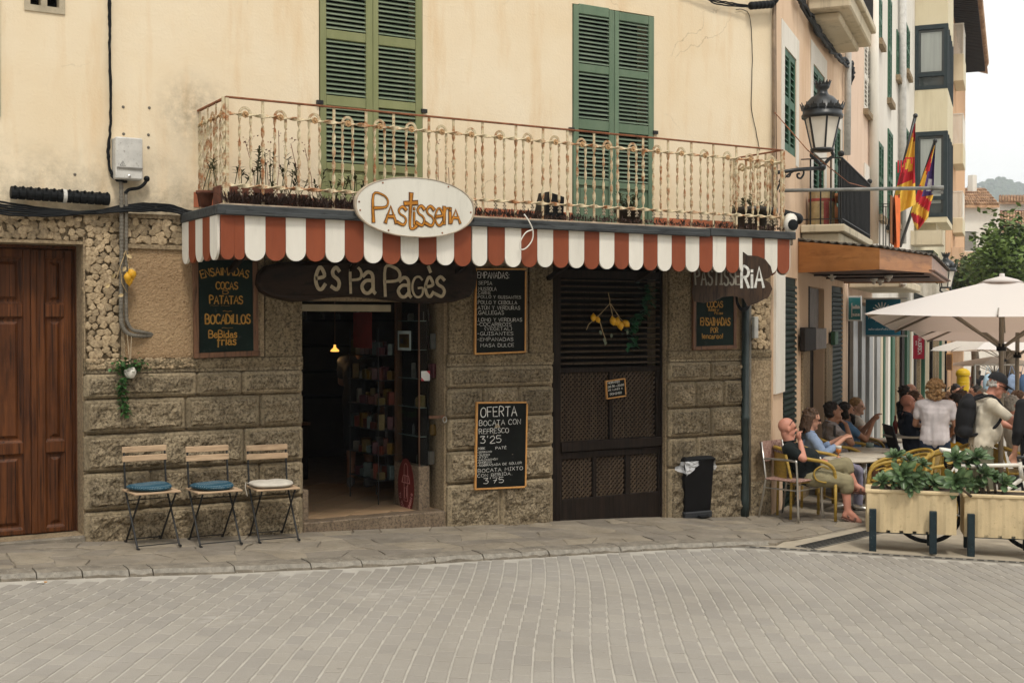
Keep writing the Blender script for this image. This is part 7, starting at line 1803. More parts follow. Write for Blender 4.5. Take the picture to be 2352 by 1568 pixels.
while k<wm_-.05:
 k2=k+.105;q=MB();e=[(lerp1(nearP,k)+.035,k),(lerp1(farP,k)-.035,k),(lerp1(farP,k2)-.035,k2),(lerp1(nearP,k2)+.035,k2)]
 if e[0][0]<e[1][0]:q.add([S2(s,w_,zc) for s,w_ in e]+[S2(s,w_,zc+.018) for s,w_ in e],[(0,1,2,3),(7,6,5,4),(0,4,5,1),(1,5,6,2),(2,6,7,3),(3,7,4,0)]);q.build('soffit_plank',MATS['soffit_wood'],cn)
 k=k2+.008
for f_ in (.35,.72):
 q=MB();a,b=S2(lerp1(nearP,.1)+.1+f_*3.2,.03,zc-.012),S2(lerp1(nearP,1.3)+.1+f_*3.2,1.45,zc-.012);q.bar(a,b,.03,.02);q.build('soffit_batten',MATS['dark_wood'],cn)
q=MB();vs=[];fs=[];n_=120
for i in range(n_+1):
 f_=i/n_*3;j=min(2,int(f_));g=f_-j;s=CP[j][0]+(CP[j+1][0]-CP[j][0])*g;w_=CP[j][1]+(CP[j+1][1]-CP[j][1])*g;z=zt_c[j]+(zt_c[j+1]-zt_c[j])*g;h=.014*math.sin(i*1.5)
 sw0=CP[0][0]+(s4-CP[0][0])*i/n_
 for s_,ww,zz in ((sw0,.0,2.87),(s-.03,w_+.05,z+.02)):vs+=[S2(s_,ww,zz+h),S2(s_,ww,zz+h-.01)]
for i in range(n_):k=i*4;fs+=[(k,k+2,k+6,k+4),(k+1,k+5,k+7,k+3),(k+2,k+3,k+7,k+6)]
q.add(vs,fs);q.build('corrugated_sheet',mat('old_sheet',(.10,.09,.075),.9,.5,9,.3),cn)
for i,(x,y) in enumerate(((785,770),(1125,800),(1178,812),(1245,775),(1110,845),(1365,838))):
 p=onz(1690.6+x/3.5557,413.5+y/3.5557,zc);t=thing('spotlight',('nearest','third','fourth','outermost near','innermost','farthest')[i]+' white spotlight under the wooden canopy','spotlight',(p.x,p.y,zc-.1),group='spotlights under the wooden canopy')
 q=MB();q.smooth= True ;q.lathe([(.055,0),(.055,-.03),(.04,-.045),(0,-.045)],p-UZ*.001,14);q.build('housing',MATS['white_paint'],t);q=MB();q.smooth= True ;q.ball(p-UZ*.065,.028,10,8);q.build('bulb',MATS['whitewash'],t)
mat('lamp_black',(.012,.015,.017),.35,.3,14,.1,spec=.5)
m,t_,b_=base('frosted_glass',.35,0,.4);b_.inputs['Base Color'].default_value=(.74,.69,.60,1);b_.inputs['Subsurface Weight'].default_value=.0
def lantern(c,label):
 """c: centre of the glass bottom"""
 t=thing('street_lantern',label,'street lamp',c);K=MATS['lamp_black']
 q=MB();q.lathe([(.095,0),(.16,.31)],c,6,cap= False );q.build('glass',MATS['frosted_glass'],t)
 q=MB();q.smooth= True ;q.lathe([(.0,.30),(.185,.30),(.19,.33),(.178,.345),(.175,.39),(.17,.4),(.145,.46),(.1,.51),(.062,.53),(.05,.55),(.045,.58),(.062,.6),(.068,.62),(.062,.63),(0,.63)],c,24);q.build('hood',K,t)
 q=MB()
 for k in range(16):
  a=k*math.pi/8;p=c+V((.178*math.cos(a),.178*math.sin(a),.385));u_=V((-math.sin(a),math.cos(a),0));o_=V((math.cos(a),math.sin(a),0))
  q.prism([(-.033,0),(.033,0),(.026,.035),(.008,.03),(0,.065),(-.008,.03),(-.026,.035)],p,u_,UZ+o_*.25,o_*.01)
 for k in range(14):
  a=k*math.pi/7;p=c+V((.06*math.cos(a),.06*math.sin(a),.625));u_=V((-math.sin(a),math.cos(a),0));o_=V((math.cos(a),math.sin(a),0))
  q.prism([(-.016,0),(.016,0),(.010,.025),(0,.048),(-.010,.025)],p,u_,UZ+o_*.3,o_*.008)
 q.build('crown_ornament',K,t,kind='stuff')
 q=MB()
 for k in range(6):
  a=k*math.pi/3;q.bar(c+V((.097*math.cos(a),.097*math.sin(a),0)),c+V((.163*math.cos(a),.163*math.sin(a),.31)),.016,.012)
 q.build('glazing_bar',K,t,kind='stuff')
 q=MB();q.smooth= True ;q.lathe([(.0,-.03),(.105,-.025),(.11,-.01),(.105,.002),(0,.002)],c,18);q.build('base_ring',K,t)
 q=MB();q.smooth= True
 for s_ in (-1,1):q.tube(catmull([tuple(c+RGT*x*s_+V((0,0,z))) for x,z in ((.09,-.03),(.1,-.07),(.065,-.1),(.03,-.14),(.0,-.17))],5),.016,8)
 q.ball(c+V((0,0,-.18)),.038,10,8);q.build('yoke',K,t)
 t.matrix_basis=Matrix.Translation(V(c))@Matrix.Diagonal((1.25,1.25,1.16,1)); return t
lc=D(1888.5,342,14.3);lt=lantern(lc,'black street lantern with crown ornament on a scrolled bracket at the corner')
wl=F1(1781,397,.05);q=MB();q.smooth= True ;q.tube([wl,wl.lerp(lc-UZ*.22,.5)+UZ*.01,lc-UZ*.22],.022,8);q.build('arm',MATS['lamp_black'],lt)
def sw(pts,r,par,nm='scroll'):q=MB();q.smooth= True ;q.tube(catmull([tuple(p) for p in pts],6),r,7); return q.build(nm,MATS['lamp_black'],par)
def lz_(x,y): return D(1690.6+x/3.5557,y/3.5557,14.25)
sw([lz_(330,1560),lz_(370,1480),lz_(430,1425),lz_(500,1385),lz_(545,1385),lz_(552,1420),lz_(530,1455),lz_(505,1450),lz_(500,1425),lz_(520,1418)],.012,lt)
sw([lz_(350,1490),lz_(380,1440),lz_(430,1445),lz_(445,1410),lz_(415,1395),lz_(390,1412),lz_(405,1430)],.010,lt)
q=MB();q.bar(wl+UZ*.1,wl-UZ*.35,.05,.02);q.build('wall_plate',MATS['lamp_black'],lt)
c2=D(2172,659,28.0);l2=lantern(c2,'second street lantern half hidden behind the end of the wooden canopy');q=MB();q.smooth= True ;q.tube([c2-UZ*.2,S2(s2(2140),.02,c2 .z-.3)],.025,7);q.build('arm',MATS['lamp_black'],l2)
a,b=F1(1790,438,.3),D(2140,432,13.9);q=MB();q.smooth= True ;q.tube([a,b],.021,10);ax_=(b-a).normalized()
pb=thing('horizontal_pole','long grey horizontal pole reaching out from the corner in front of the flags','pole',a);q.build('pole',mat('pole_grey',(.2,.2,.185),.5,.35,9,.2),pb)
q=MB();q.smooth= True ;q.tube([b,b+ax_*.13],.03,10);q.build('end_cap',MATS['pole_grey'],pb);MB().bar(b+ax_*.0+UZ*-.05,b+ax_*.13+UZ*-.05,.02,.03).build('bracket',MATS['pole_grey'],pb)
q=MB();q.tube([F1(1779,258,.05),F2(1855,345,.6),F2(1950,420,.8),F2(1995,432,.8)],.006,5);solo(q,'guy_wire',MATS['rust'],'rusty guy wire running from the corner pipe down to the horizontal pole','wire')
mat('flag_red',(.50,.022,.035),.8,.12,4,0);mat('flag_yellow',(.75,.46,.06),.8,.12,4,0);mat('flag_purple',(.07,.04,.16),.8,.15,4,0);mat('flag_white',(.6,.58,.6),.8)
FMAT=[MATS['flag_red'],MATS['flag_yellow'],MATS['flag_purple'],MATS['flag_white']]
def flag(label,base_p,tip,outline,colour,Zd,ni=26,nj=30):
 """outline: (left edge px list, right edge px list) from top to bottom; hung cloth with folds"""
 t=thing('flag',label,'flag',base_p);q=MB();q.smooth= True ;q.tube([base_p,tip],.035,8);q.ball(tip,.05,8,6);q.build('flagpole',MATS['lamp_black'],t)
 def at(pl,f):
  f*=len(pl)-1;i=min(int(f),len(pl)-2);g=f-i; return (pl[i][0]+(pl[i+1][0]-pl[i][0])*g,pl[i][1]+(pl[i+1][1]-pl[i][1])*g)
 q=MB();q.smooth= True ;vs=[]
 for j in range(nj+1):
  l,r_=at(outline[0],j/nj),at(outline[1],j/nj)
  for i in range(ni+1):
   f=i/ni;vs.append(D(l[0]+(r_[0]-l[0])*f,l[1]+(r_[1]-l[1])*f,Zd+.22*math.sin(f*10+j*.09)*(.3+j/nj)*.6))
 k=len(vs);fs=[];ms=[]
 for j in range(nj):
  for i in range(ni):fs.append((j*(ni+1)+i,j*(ni+1)+i+1,(j+1)*(ni+1)+i+1,(j+1)*(ni+1)+i));ms.append(colour((i+.5)/ni,(j+.5)/nj))
 q.v=[tuple(v_) for v_ in vs];q.f=fs;q.m=ms;q.build('cloth',FMAT,t); return t
def spain(u,v):
 d=v+.22*(1-u)*0-.1*(u-.5)
 if u<.26 and v>.68: return 0
 if u>.86 and .25<v<.6: return 0
 if d<.1: return 0
 if d<.38: return 1
 if d<.58-.1*u: return 0
 return 1
b1=F2(2038,528,.05);t1=D(2102.6,266,25.8)
fl=flag('large red and yellow flag hanging from the left pole on the white house',b1,t1,([(2101,284),(2083,350),(2066,402),(2057,440),(2050,475),(2044,499)],[(2103,284),(2101,345),(2101,390),(2102,420),(2103,450),(2103,470)]),spain,25.6)
q=MB();c=D(2076,372,25.3)
for dx in (-.13,-.07,-.01):q.obox(c+RGT*dx-UZ*.22,RGT*.03,UZ*.25,FWD*-.01)
q.obox(c+RGT*.02+UZ*.06,RGT*.16,UZ*.03,FWD*-.01);q.obox(c+RGT*.02-UZ*.02,RGT*.03,UZ*.1,FWD*-.01);q.obox(c+RGT*.14-UZ*.04,RGT*.03,UZ*.1,FWD*-.01);q.build('crest',MATS['flag_red'],fl)
def balear(u,v):
 if v<.46 and u>.34+.2*(v<.2): return 3 if (.26<v<.40 and .55<u<.85) else 2
 d=v*6.2+u*-1.6+2
 return int(d)%2
b2=F2(2068,566,.05);t2=D(2148,324,26.6)
flag('striped yellow and red flag with purple corner hanging from the right pole',b2,t2,([(2146,334),(2126,385),(2112,425),(2100,462),(2092,490),(2098,512),(2106,528)],[(2149,334),(2146,385),(2145,430),(2143,452),(2136,475),(2132,500),(2110,527)]),balear,26.4)
# hanging shop signs on the side street
def hsign(name,label,s,px0,px1,y0,y1,m,th=.03,cat='sign'):
 a,b,c=PS(px0,y1,s),PS(px1,y1,s),PS(px0,y0,s);b.z=a.z;t=thing(name,label,cat,(a+b)/2)
 q=MB();q.ocb(a,b-a,V((0,0,c.z-a.z)),D2*th,.004);q.build('panel',m,t)
 return t,a,b,c,-D2
mat('banner_blue',(.006,.10,.16),.7,.15,3,.1);mat('sign_teal',(.03,.20,.23),.5,.2,3,0,dirt=((.12,.25,.25),.5));mat('banner_red',(.32,.012,.035),.75,.12,3,.1);mat('sign_print',(.62,.64,.64),.8);mat('sign_purple',(.22,.1,.2),.7,.2)
sb=s2(1988)-.3
t,a,b,c,n_=hsign('hanging_banner','hanging blue banner with white property lettering half behind the parasol',sb,1988,2068,686,771,MATS['banner_blue'])
H_=c.z-a.z;W_=(b-a).length;u_=(b-a).normalized()
for z in (0,H_):MB().bar(a+UZ*z-u_*.1,b+UZ*z+u_*.12,.03,.03).build('rod',MATS['steel'],t)
tx=MB();write(tx,'MALLORCA BORN',a+u_*W_*.09+UZ*H_*.46,u_,UZ,H_*.075,.13,n=n_,wdt=W_*.82,jit=0);write(tx,'PROPERTIES',a+u_*W_*.3+UZ*H_*.37,u_,UZ,H_*.05,.13,n=n_,wdt=W_*.42,jit=0);write(tx,'mallorcabornproperties.com',a+u_*W_*.09+UZ*H_*.155,u_,UZ,H_*.055,.13,n=n_,wdt=W_*.82,jit=0)
for k in range(9):
 an=math.pi*k/8;p=a+u_*W_*.47+UZ*H_*.66;ribbon(tx,[(.05*math.cos(an),.05*math.sin(an)),(.16*math.cos(an),.16*math.sin(an))],p,u_,UZ,n_*.002,.02)
tx.build('lettering',MATS['sign_print'],t)
t,a,b,c,n_=hsign('light_box_sign','faded teal light box sign with white frame left of the blue banner',s2(1947)-.15,1947.5,1978,680,737,MATS['sign_print'],.12)
H_=c.z-a.z;W_=(b-a).length;u_=(b-a).normalized();q=MB();q.obox(a+u_*W_*.06+UZ*H_*.06+n_*.0045,u_*W_*.88,UZ*H_*.88,n_*.004);q.build('face',MATS['sign_teal'],t)
tx=MB();n2_=n_*1.0
for txt,f,h,x0_,w_ in (('inmobiliaria',.5,.13,.36,.52),('971 632 606',.2,.09,.36,.52)):write(tx,txt,a+u_*W_*x0_+UZ*H_*f+n_*.009,u_,UZ,H_*h,.2,n=n_,wdt=W_*w_,jit=0)
ribbon(tx,[(0,0),(0,H_*.55)],a+u_*W_*.3+UZ*H_*.16+n_*.009,u_,UZ,n_*.002,.012);tx.build('lettering',MATS['sign_print'],t)
t,a,b,c,n_=hsign('hanging_banner','narrow crimson banner with white vertical lettering under the parasols',s2(2096)-.3,2097,2123,770,824,MATS['banner_red'])
H_=c.z-a.z;W_=(b-a).length;u_=(b-a).normalized();tx=MB();write(tx,'MAJORICA',a+u_*W_*.45+UZ*H_*.95,-UZ,u_,W_*.3,.16,n=n_,wdt=H_*.75,jit=0);write(tx,'1890',a+u_*W_*.22+UZ*H_*.78,-UZ,u_,W_*.13,.16,n=n_,wdt=H_*.2,jit=0);tx.build('lettering',MATS['sign_print'],t)
t,a,b,c,n_=hsign('shop_sign','purple shop sign with yellow lettering beyond the crimson banner',sC+1.5,2127,2178,764,782,MATS['sign_purple'])
H_=c.z-a.z;W_=(b-a).length;u_=(b-a).normalized();tx=MB();write(tx,'Souvenirs',a+u_*W_*.1+UZ*H_*.3,u_,UZ,H_*.5,.16,n=n_,wdt=W_*.7);tx.build('lettering',MATS['flag_yellow'],t)
t,a,b,c,n_=hsign('louvred_panel','brown louvred shutter panel standing out by the far shops',35,2173,2188,811,850,MATS['pine_trim'])
for k in range(14):q=MB();q.obox(a+(b-a)*.1+UZ*((c.z-a.z)*(.06+k*.064))+n_*.012,(b-a)*.8,UZ*.02,n_*.03);q.build('slat',MATS['frame_wood'],t)
t=thing('shop_awning','cream fabric shop awning with ruffled edge beyond the wooden canopy','awning',S2(17,.6,2.2));q=MB();s0,s1=s2(2062),s2(2090);q.add([S2(s0,.02,3.2),S2(s1,.02,3.2),S2(s1,1.15,2.55),S2(s0,1.15,2.55),S2(s0,.02,3.17),S2(s1,.02,3.17),S2(s1,1.15,2.52),S2(s0,1.15,2.52)],[(0,1,2,3),(7,6,5,4),(0,3,7,4),(1,5,6,2),(3,2,6,7)]);q.build('canvas',MATS['canvas'],t)
q=MB();vs=[]
for i in range(41):s=s0+(s1-s0)*i/40;vs+=[S2(s,1.16+.02*math.sin(i*1.7),2.53),S2(s,1.16+.035*math.sin(i*1.7),2.15+.02*math.sin(i*2.9))]
q.add(vs,[(2*i,2*i+1,2*i+3,2*i+2) for i in range(40)]);q.build('valance',MATS['canvas'],t)
vs=[]
for i in range(13):w_=1.15*i/12;vs+=[S2(s0-.01+.02*math.sin(i*1.9),w_,3.19-.57*w_),S2(s0-.01+.03*math.sin(i*1.9),w_,2.72-.5*w_)]
q=MB();q.add(vs,[(2*i,2*i+1,2*i+3,2*i+2) for i in range(12)]);q.build('side_valance',MATS['canvas'],t)
# parasols
m,t_,b_=base('parasol_cloth',.9,0,.1)
b_.inputs['Base Color'].default_value=(.86,.83,.80,1);tr=nn(t_,'ShaderNodeBsdfTranslucent');tr.inputs['Color'].default_value=(.70,.50,.40,1);ms=nn(t_,'ShaderNodeMixShader');ms.inputs[0].default_value=.33
t_.links.new(b_.outputs[0],ms.inputs[1]);t_.links.new(tr.outputs[0],ms.inputs[2]);t_.links.new(ms.outputs[0],t_.nodes['Material Output'].inputs['Surface'])
mat('tan_cloth',(.30,.24,.19),.9,.1);mat('parasol_alu',(.27,.235,.19),.45,.15,8,.05,metal=.3)
def parasol(label,c,half,ang,tilt=(0,0),rise=.53,m='parasol_cloth',pole_to=-.6,vent= True ):
 """c: centre of the rim plane"""
 t=thing('parasol',label,'parasol',(c.x,c.y,pole_to));P=MATS['parasol_alu']
 W=Matrix.Translation(c)@Matrix.Rotation(ang,4,'Z')@Matrix.Rotation(tilt[0],4,'X')@Matrix.Rotation(tilt[1],4,'Y')
 q=MB();q.M=W;N=12;vs=[];fs=[]
 for side in range(4):
  R4=Matrix.Rotation(side*math.pi/2,3,'Z');k=len(vs)
  for i in range(N+1):
   f=i/N
   for j in range(N+1):
    g=j/N*2-1;r_=half*(.06+.94*f);x,y=r_,r_*g
    z=rise*(1-f)**.92-.035*math.sin(math.pi*(g+1)/2)*f+.0;x-=.035*half*math.cos(g*math.pi/2)*f
    vs.append(R4@V((x,y,z)))
  for i in range(N):
   for j in range(N):fs.append((k+i*(N+1)+j,k+(i+1)*(N+1)+j,k+(i+1)*(N+1)+j+1,k+i*(N+1)+j+1))
 q.smooth= True ;q.add(vs,fs);q.build('canopy',MATS[m],t)
 q=MB();q.M=W;e=[(half*x,half*y,-.004) for x,y in ((1,1),(-1,1),(-1,-1),(1,-1))]
 if vent:
  q=MB();q.M=W;q.smooth= True ;q.lathe([(.30,rise*.93),(.2,rise*1.02),(.05,rise*1.1),(.035,rise*1.1),(.03,rise*1.18),(0,rise*1.18)],(0,0,0),16);q.build('vent',MATS[m],t)
 hub=V((0,0,-.3))
 for k in range(8):
  a=k*math.pi/4+math.pi/4;r_=half*(1.414 if k%2==0 else 1.0);d=V((math.cos(a),math.sin(a),0));zz= lambda f:rise*(1-f)**.92-.05*f-.02
  q=MB();q.M=W;q.bar(d*.05+V((0,0,rise-.04)),d*r_*.5+V((0,0,zz(.5)-.0)),.018,.03);q.bar(d*r_*.5+V((0,0,zz(.5))),d*r_*.97+V((0,0,zz(.97)+.02)),.018,.03);q.build('rib',P,t)
  q=MB();q.M=W;q.bar(d*.05+hub,d*r_*.5+V((0,0,zz(.5)-.01)),.016,.026);q.build('strut',P,t)
 q=MB();q.M=W;q.smooth= True ;q.lathe([(.06,-.36),(.06,-.29),(.05,-.27)],(0,0,0),12);q.build('hub',MATS['black_plastic'],t)
 top=W@V((0,0,rise));q=MB();q.smooth= True ;q.tube([V((c.x,c.y,pole_to)),V((c.x,c.y,c.z)),top],.032,12);q.build('pole',P,t)
 q=MB();q.cbox((c.x-.3,c.y-.3,pole_to),(c.x+.3,c.y+.3,pole_to+.09),.02);q.build('base_plate',MATS['black_plastic'],t)
 return t
a23=A_IN-math.radians(23.2)
e1=V((math.cos(a23),math.sin(a23),0));e2=V((math.sin(a23),-math.cos(a23),0))
NL=D(1985,719,15.0);cp=NL+e1*1.5+e2*1.5;pg=gz(cp.x)-.06;cp.z=1.81
parasol('large white square parasol nearest the camera over the terrace',cp,1.5,a23,(0,.07),pole_to=pg)
NL2=D(2084,761,18.6);cp2=NL2+e1*1.5+e2*1.5;cp2 .z=1.62;parasol('white square parasol just behind the nearest one',cp2,1.5,a23,(0,.07),pole_to=gz(cp2 .x)-.03)
c3=D(2308,803,38);parasol('white parasol farther down the street seen from above its rim',c3,1.75,a23+.5,(0,.03),.62,pole_to=gz(c3 .x)-.03)
c4_=D(2284,838,50);parasol('tan parasol at the far end of the terrace',c4_,1.45,a23+.6,(0,.03),.34,'tan_cloth',gz(c4_.x)-.06,vent= False )
# planters with aeonium rosettes
mat('planter_cream',(.60,.475,.285),.85,.1,6,.35,120,dirt=((.42,.32,.18),.25));mat('planter_leg',(.010,.022,.028),.5,.3,12,.1,dirt=((.12,.13,.13),.12));mat('soil',(.05,.035,.022),.95,.4,14,.5)
g1,g2=G(2007,1262,-.03),G(2131.5,1269,-.03);pang=GA-math.radians(16);g2=g1+V((math.cos(pang),math.sin(pang),0))*.54
def planter(label):
 t=thing('planter',label,'planter',group='ribbed planters on black legs')
 L_,hz0,hz1,dp=.83,.175,.575,.40;q=MB()
 nr=14;front=[(-L_/2,0)]
 prof=[]
 for k in range(nr):
  x0_=-L_/2+L_*k/nr;x1_=-L_/2+L_*(k+1)/nr;o_=0 if k%2 else -.009
  prof+=[(x0_+.012,o_),(x1_-.012,o_)]
 so_=.078;poly=[(x+so_,y) for x,y in [(-L_/2,dp)]+prof+[(L_/2,dp)]]
 q.prism(poly,V((0,0,hz0)),V((1,0,0)),V((0,1,0)),V((0,0,hz1-hz0-.03)))
 q.build('trough',MATS['planter_cream'],t,world= False )
 q=MB();th=.05;z0_,z1_=hz1-.0295,hz1
 for a_,b_ in (((-L_/2-.004,-.018),(L_/2+.004,th)),((-L_/2-.004,dp-th),(L_/2+.004,dp+.004)),((-L_/2-.004,th+.001),(-L_/2+th,dp-th-.001)),((L_/2-th,th+.001),(L_/2+.004,dp-th-.001))):q.cbox((a_[0]+so_,a_[1],z0_),(b_[0]+so_,b_[1],z1_),.006)
 q.build('rim',MATS['planter_cream'],t,world= False ,kind='stuff')
 MB().box((-L_/2+th+so_,th,z0_),(L_/2-th+so_,dp-th,z1_-.008)).build('soil',MATS['soil'],t,world= False )
 for x in (-.27,.27):
  for y,h in ((-.06,.40),(dp+.012,.40)):MB().cbox((x-.033,y-.028,0),(x+.033,y+.03,h),.004).build('leg',MATS['planter_leg'],t,world= False )
 for y in (0.0,dp-.02):MB().cbox((-.2365,y,.165),(.2365,y+.03,.199),.004).build('rail',MATS['planter_leg'],t,world= False )
 for x in (-.27,.27):MB().cbox((x-.02,-.0285,.165),(x+.02,dp-.02,.198),.004).build('rail',MATS['planter_leg'],t,world= False )
 return t
pc1=(g1+g2)/2;uxy=V((math.cos(pang),math.sin(pang),0));nxy=V((-uxy.y,uxy.x,0))
pA=planter('ribbed cream planter on black legs with bicycle wheel behind it');pA.matrix_basis=Matrix.Translation(V((pc1 .x,pc1 .y,gz(pc1 .x)-.034))+nxy*.06-uxy*.01)@Matrix.Rotation(pang,4,'Z')
g3=G(2230,1274,-.03);o2=g3+uxy*.27;pB=dup(pA,V((o2 .x,o2 .y,gz(o2 .x)-.034))+nxy*.06,pang,'ribbed cream planter cut off by the right edge of the photo')
m,t_,b_=base('aeonium',.35,0,.4);v=pos(t_,(1,1,1), True );n1=noise(t_,pos(t_),14,4)
gr=nn(t_,'ShaderNodeSeparateXYZ');t_.links.new(v,gr.inputs[0]);q_=ramp(t_,n1,.3,.7,(.045,.095,.04),(.125,.185,.085))
q_=mix(t_,1.0,q_,ramp(t_,prand(t_),0,1,(.7,.75,.7),(1.25,1.2,1.1)),'MULTIPLY');t_.links.new(q_,b_.inputs['Base Color']);bump(t_,b_,noise(t_,pos(t_),40,4),.1,.004)
lv=MB();lv.smooth= True ;vs=[];n_=9
for side in (1,-1):
 for i in range(n_):
  f=i/(n_-1);wd=.03*(math.sin(min(1,f*1.02)**1.5*math.pi)**.55 if 0<f<1 else 0)+.006*(1-f)
  for s_ in (-1,0,1):vs.append((f,s_*wd*9.5,side*.018*math.sin(math.pi*f)**.5+.12*f*f*1.6-.12*f+abs(s_)*.07*math.sin(math.pi*f)))
fs=[]
for sd_ in (0,1):
 k=sd_*n_*3
 for i in range(n_-1):
  for j in (0,1):f=(k+i*3+j,k+(i+1)*3+j,k+(i+1)*3+j+1,k+i*3+j+1);fs.append(f if sd_==1 else f[::-1])
for i in range(n_-1):
 for j in (0,2):a=i*3+j;b=a+3;c=a+n_*3;d=b+n_*3;fs.append((a,b,d,c))
lv.add(vs,fs);leaf_me=lv.mesh('leaf',MATS['aeonium'])
def rosette(par,c,r,axis,n=15,seed=1,root= None ):
 rr_=random.Random(seed);ax_=V(axis).normalized();a_=ax_.orthogonal().normalized();b_=ax_.cross(a_)
 q=MB();q.smooth= True ;rt=root if root is not None else c-ax_*.12;q.tube([rt,rt.lerp(c,.5)+V((0,0,-.01)),c],[.014,.012,.01],8);st_=q.build('stem',MATS['bark'],par)
 W=world_m(st_).inverted()
 for k in range(n):
  an=k*2.39996+rr_.uniform(-.2,.2);f=k/(n-1);el=math.radians(72-78*f+rr_.uniform(-8,8));l=r*(.45+.6*f)*rr_.uniform(.88,1.1)
  d=(a_*math.cos(an)+b_*math.sin(an))*math.cos(el)+ax_*math.sin(el);s_=ax_.cross(d).normalized();u_=d.cross(s_)
  M3=Matrix((d*l,s_*l*.74,u_*l)).transposed().to_4x4();M3 .translation=c+d*.006
  o=link('leaf',leaf_me,st_);o.matrix_basis=W@M3
def zx8(x,y): return 1966.2+x*.19921,1010.7+y*.19921
def plantset(label,centres,oz,seed):
 cx=oz;t=thing('succulent_plant',label,'plant',oz)
 for i,(x,y,r,dz_,ax_) in enumerate(centres):
  Zc=(oz-CAMP).dot(FWD)+dz_;c=D(*zx8(x,y),Zc);rt=V((c.x,c.y,0))+(V((oz.x,oz.y,0))-V((c.x,c.y,0)))*.35;rt.z=oz.z
  rosette(t,c,r*1.38,RGT*ax_[0]-FWD*ax_[1]+UZ*ax_[2],19,seed+i,rt)
 return t
so=pA.matrix_basis@V((.05,.2,.56));so2=pB.matrix_basis@V((0,.2,.56))
plantset('leafy green rosette succulents filling the left ribbed planter',[(450,190,.088,.02,(-.3,.3,.9)),(610,235,.085,.05,(.1,.3,1)),(545,390,.115,-.22,(-.1,.95,.3)),(690,430,.1,-.16,(.3,.9,.35)),(760,280,.085,.06,(.4,.4,.8)),(310,470,.085,-.02,(-.4,.5,.7)),(430,480,.075,.0,(-.1,.7,.7)),(900,490,.1,-.05,(.2,.7,.7)),(640,520,.085,-.2,(0,.95,.2)),(800,480,.08,0,(.1,.6,.8))],so,100)
plantset('leafy green rosette succulents filling the right ribbed planter',[(1150,215,.105,.0,(-.3,.6,.8)),(1390,200,.11,.03,(.1,.5,.9)),(1150,480,.13,-.22,(-.15,.95,.15)),(1480,385,.1,-.02,(.2,.6,.8)),(1290,260,.08,.05,(.1,.4,.9)),(1590,420,.085,.0,(.3,.5,.8)),(1710,490,.1,-.05,(.2,.6,.8)),(1290,490,.075,-.02,(-.2,.8,.5)),(1400,500,.075,0,(0,.7,.6))],so2,200)
# bicycle behind the planters
bw0=G(2127,1247,-.03);ub=uxy;nb=nxy;Rw=.345
bk=thing('bicycle','white framed racing bicycle with white saddle parked behind the planters','bicycle',(bw0 .x,bw0 .y,gz(bw0 .x)-.03))
B0=V((bw0 .x,bw0 .y,gz(bw0 .x)-.03));dsl=V((ub.x,ub.y,-SLOPE*ub.x)).normalized()
def bp(x,z,y=0): return B0+dsl*x+UZ*z+nb*y
for x in (0,1.0):
 q=MB();q.smooth= True ;c=bp(x,Rw);q.tube([c+(dsl*math.cos(a)+UZ*math.sin(a))*(Rw-.014) for a in [k*math.pi/20 for k in range(40)]],.015,8,closed= True );wh=q.build('wheel',MATS['black_plastic'],bk)
 q=MB();q.smooth= True ;q.tube([c+(dsl*math.cos(a)+UZ*math.sin(a))*(Rw-.034) for a in [k*math.pi/20 for k in range(40)]],.009,6,closed= True );q.build('rim',MATS['lamp_black'],wh)
 q=MB()
 for k in range(20):a=k*math.pi/10;q.tube([c+nb*(.02 if k%2 else -.02),c+(dsl*math.cos(a+.25)+UZ*math.sin(a+.25))*(Rw-.035)],.0016,4)
 q.build('spokes',MATS['steel'],wh,kind='stuff');q=MB();q.smooth= True ;q.lathe([(.02,-.04),(.02,.04)],c,10,nb);q.build('hub',MATS['steel'],wh)
WP=MATS['white_paint'];bbk,st_,hd0,hd1=bp(.41,.28),bp(.27,.78),bp(.86,.83),bp(.885,.70)
for a,b,r_ in ((bbk,st_,.017),(st_,hd0,.02),(bbk,hd1,.021),(hd0+UZ*.03,hd1-UZ*.02,.021),(bp(0,Rw,.03),st_,.009),(bp(0,Rw,-.03),st_,.009),(bp(0,Rw,.03),bbk,.01),(bp(0,Rw,-.03),bbk,.01),(hd1,bp(1.0,Rw,.04),.014),(hd1,bp(1.0,Rw,-.04),.014)):
 q=MB();q.smooth= True ;q.tube([a,b],r_,10);q.build('frame_tube',WP,bk)
q=MB();q.smooth= True ;q.tube([st_,bp(.24,.9)],.013,8);q.build('seat_post',MATS['steel'],bk)
q=MB();q.smooth= True ;n_=12;prof=[(.0,.02),(.02,.062),(.06,.072),(.1,.06),(.14,.036),(.2,.024),(.26,.02),(.29,.012)]
vs=[]
for x,wd in prof:
 for k in range(10):a=2*math.pi*k/10;vs.append(bp(.12+x,.925+(.022*math.sin(a) if math.sin(a)>0 else .035*math.sin(a)*(wd/.07))+.012*math.cos(x*12),wd*math.cos(a)))
fs=[(i*10+k,i*10+(k+1)%10,(i+1)*10+(k+1)%10,(i+1)*10+k) for i in range(len(prof)-1) for k in range(10)]+[tuple(range(10))[::-1],tuple(range(70,80))];q.add(vs,fs);q.build('saddle',MATS['white_paint'],bk)
q=MB();q.smooth= True ;q.tube([hd0+UZ*.02,bp(.84,.9),bp(.93,.915)],.016,8);q.build('stem',MATS['lamp_black'],bk)
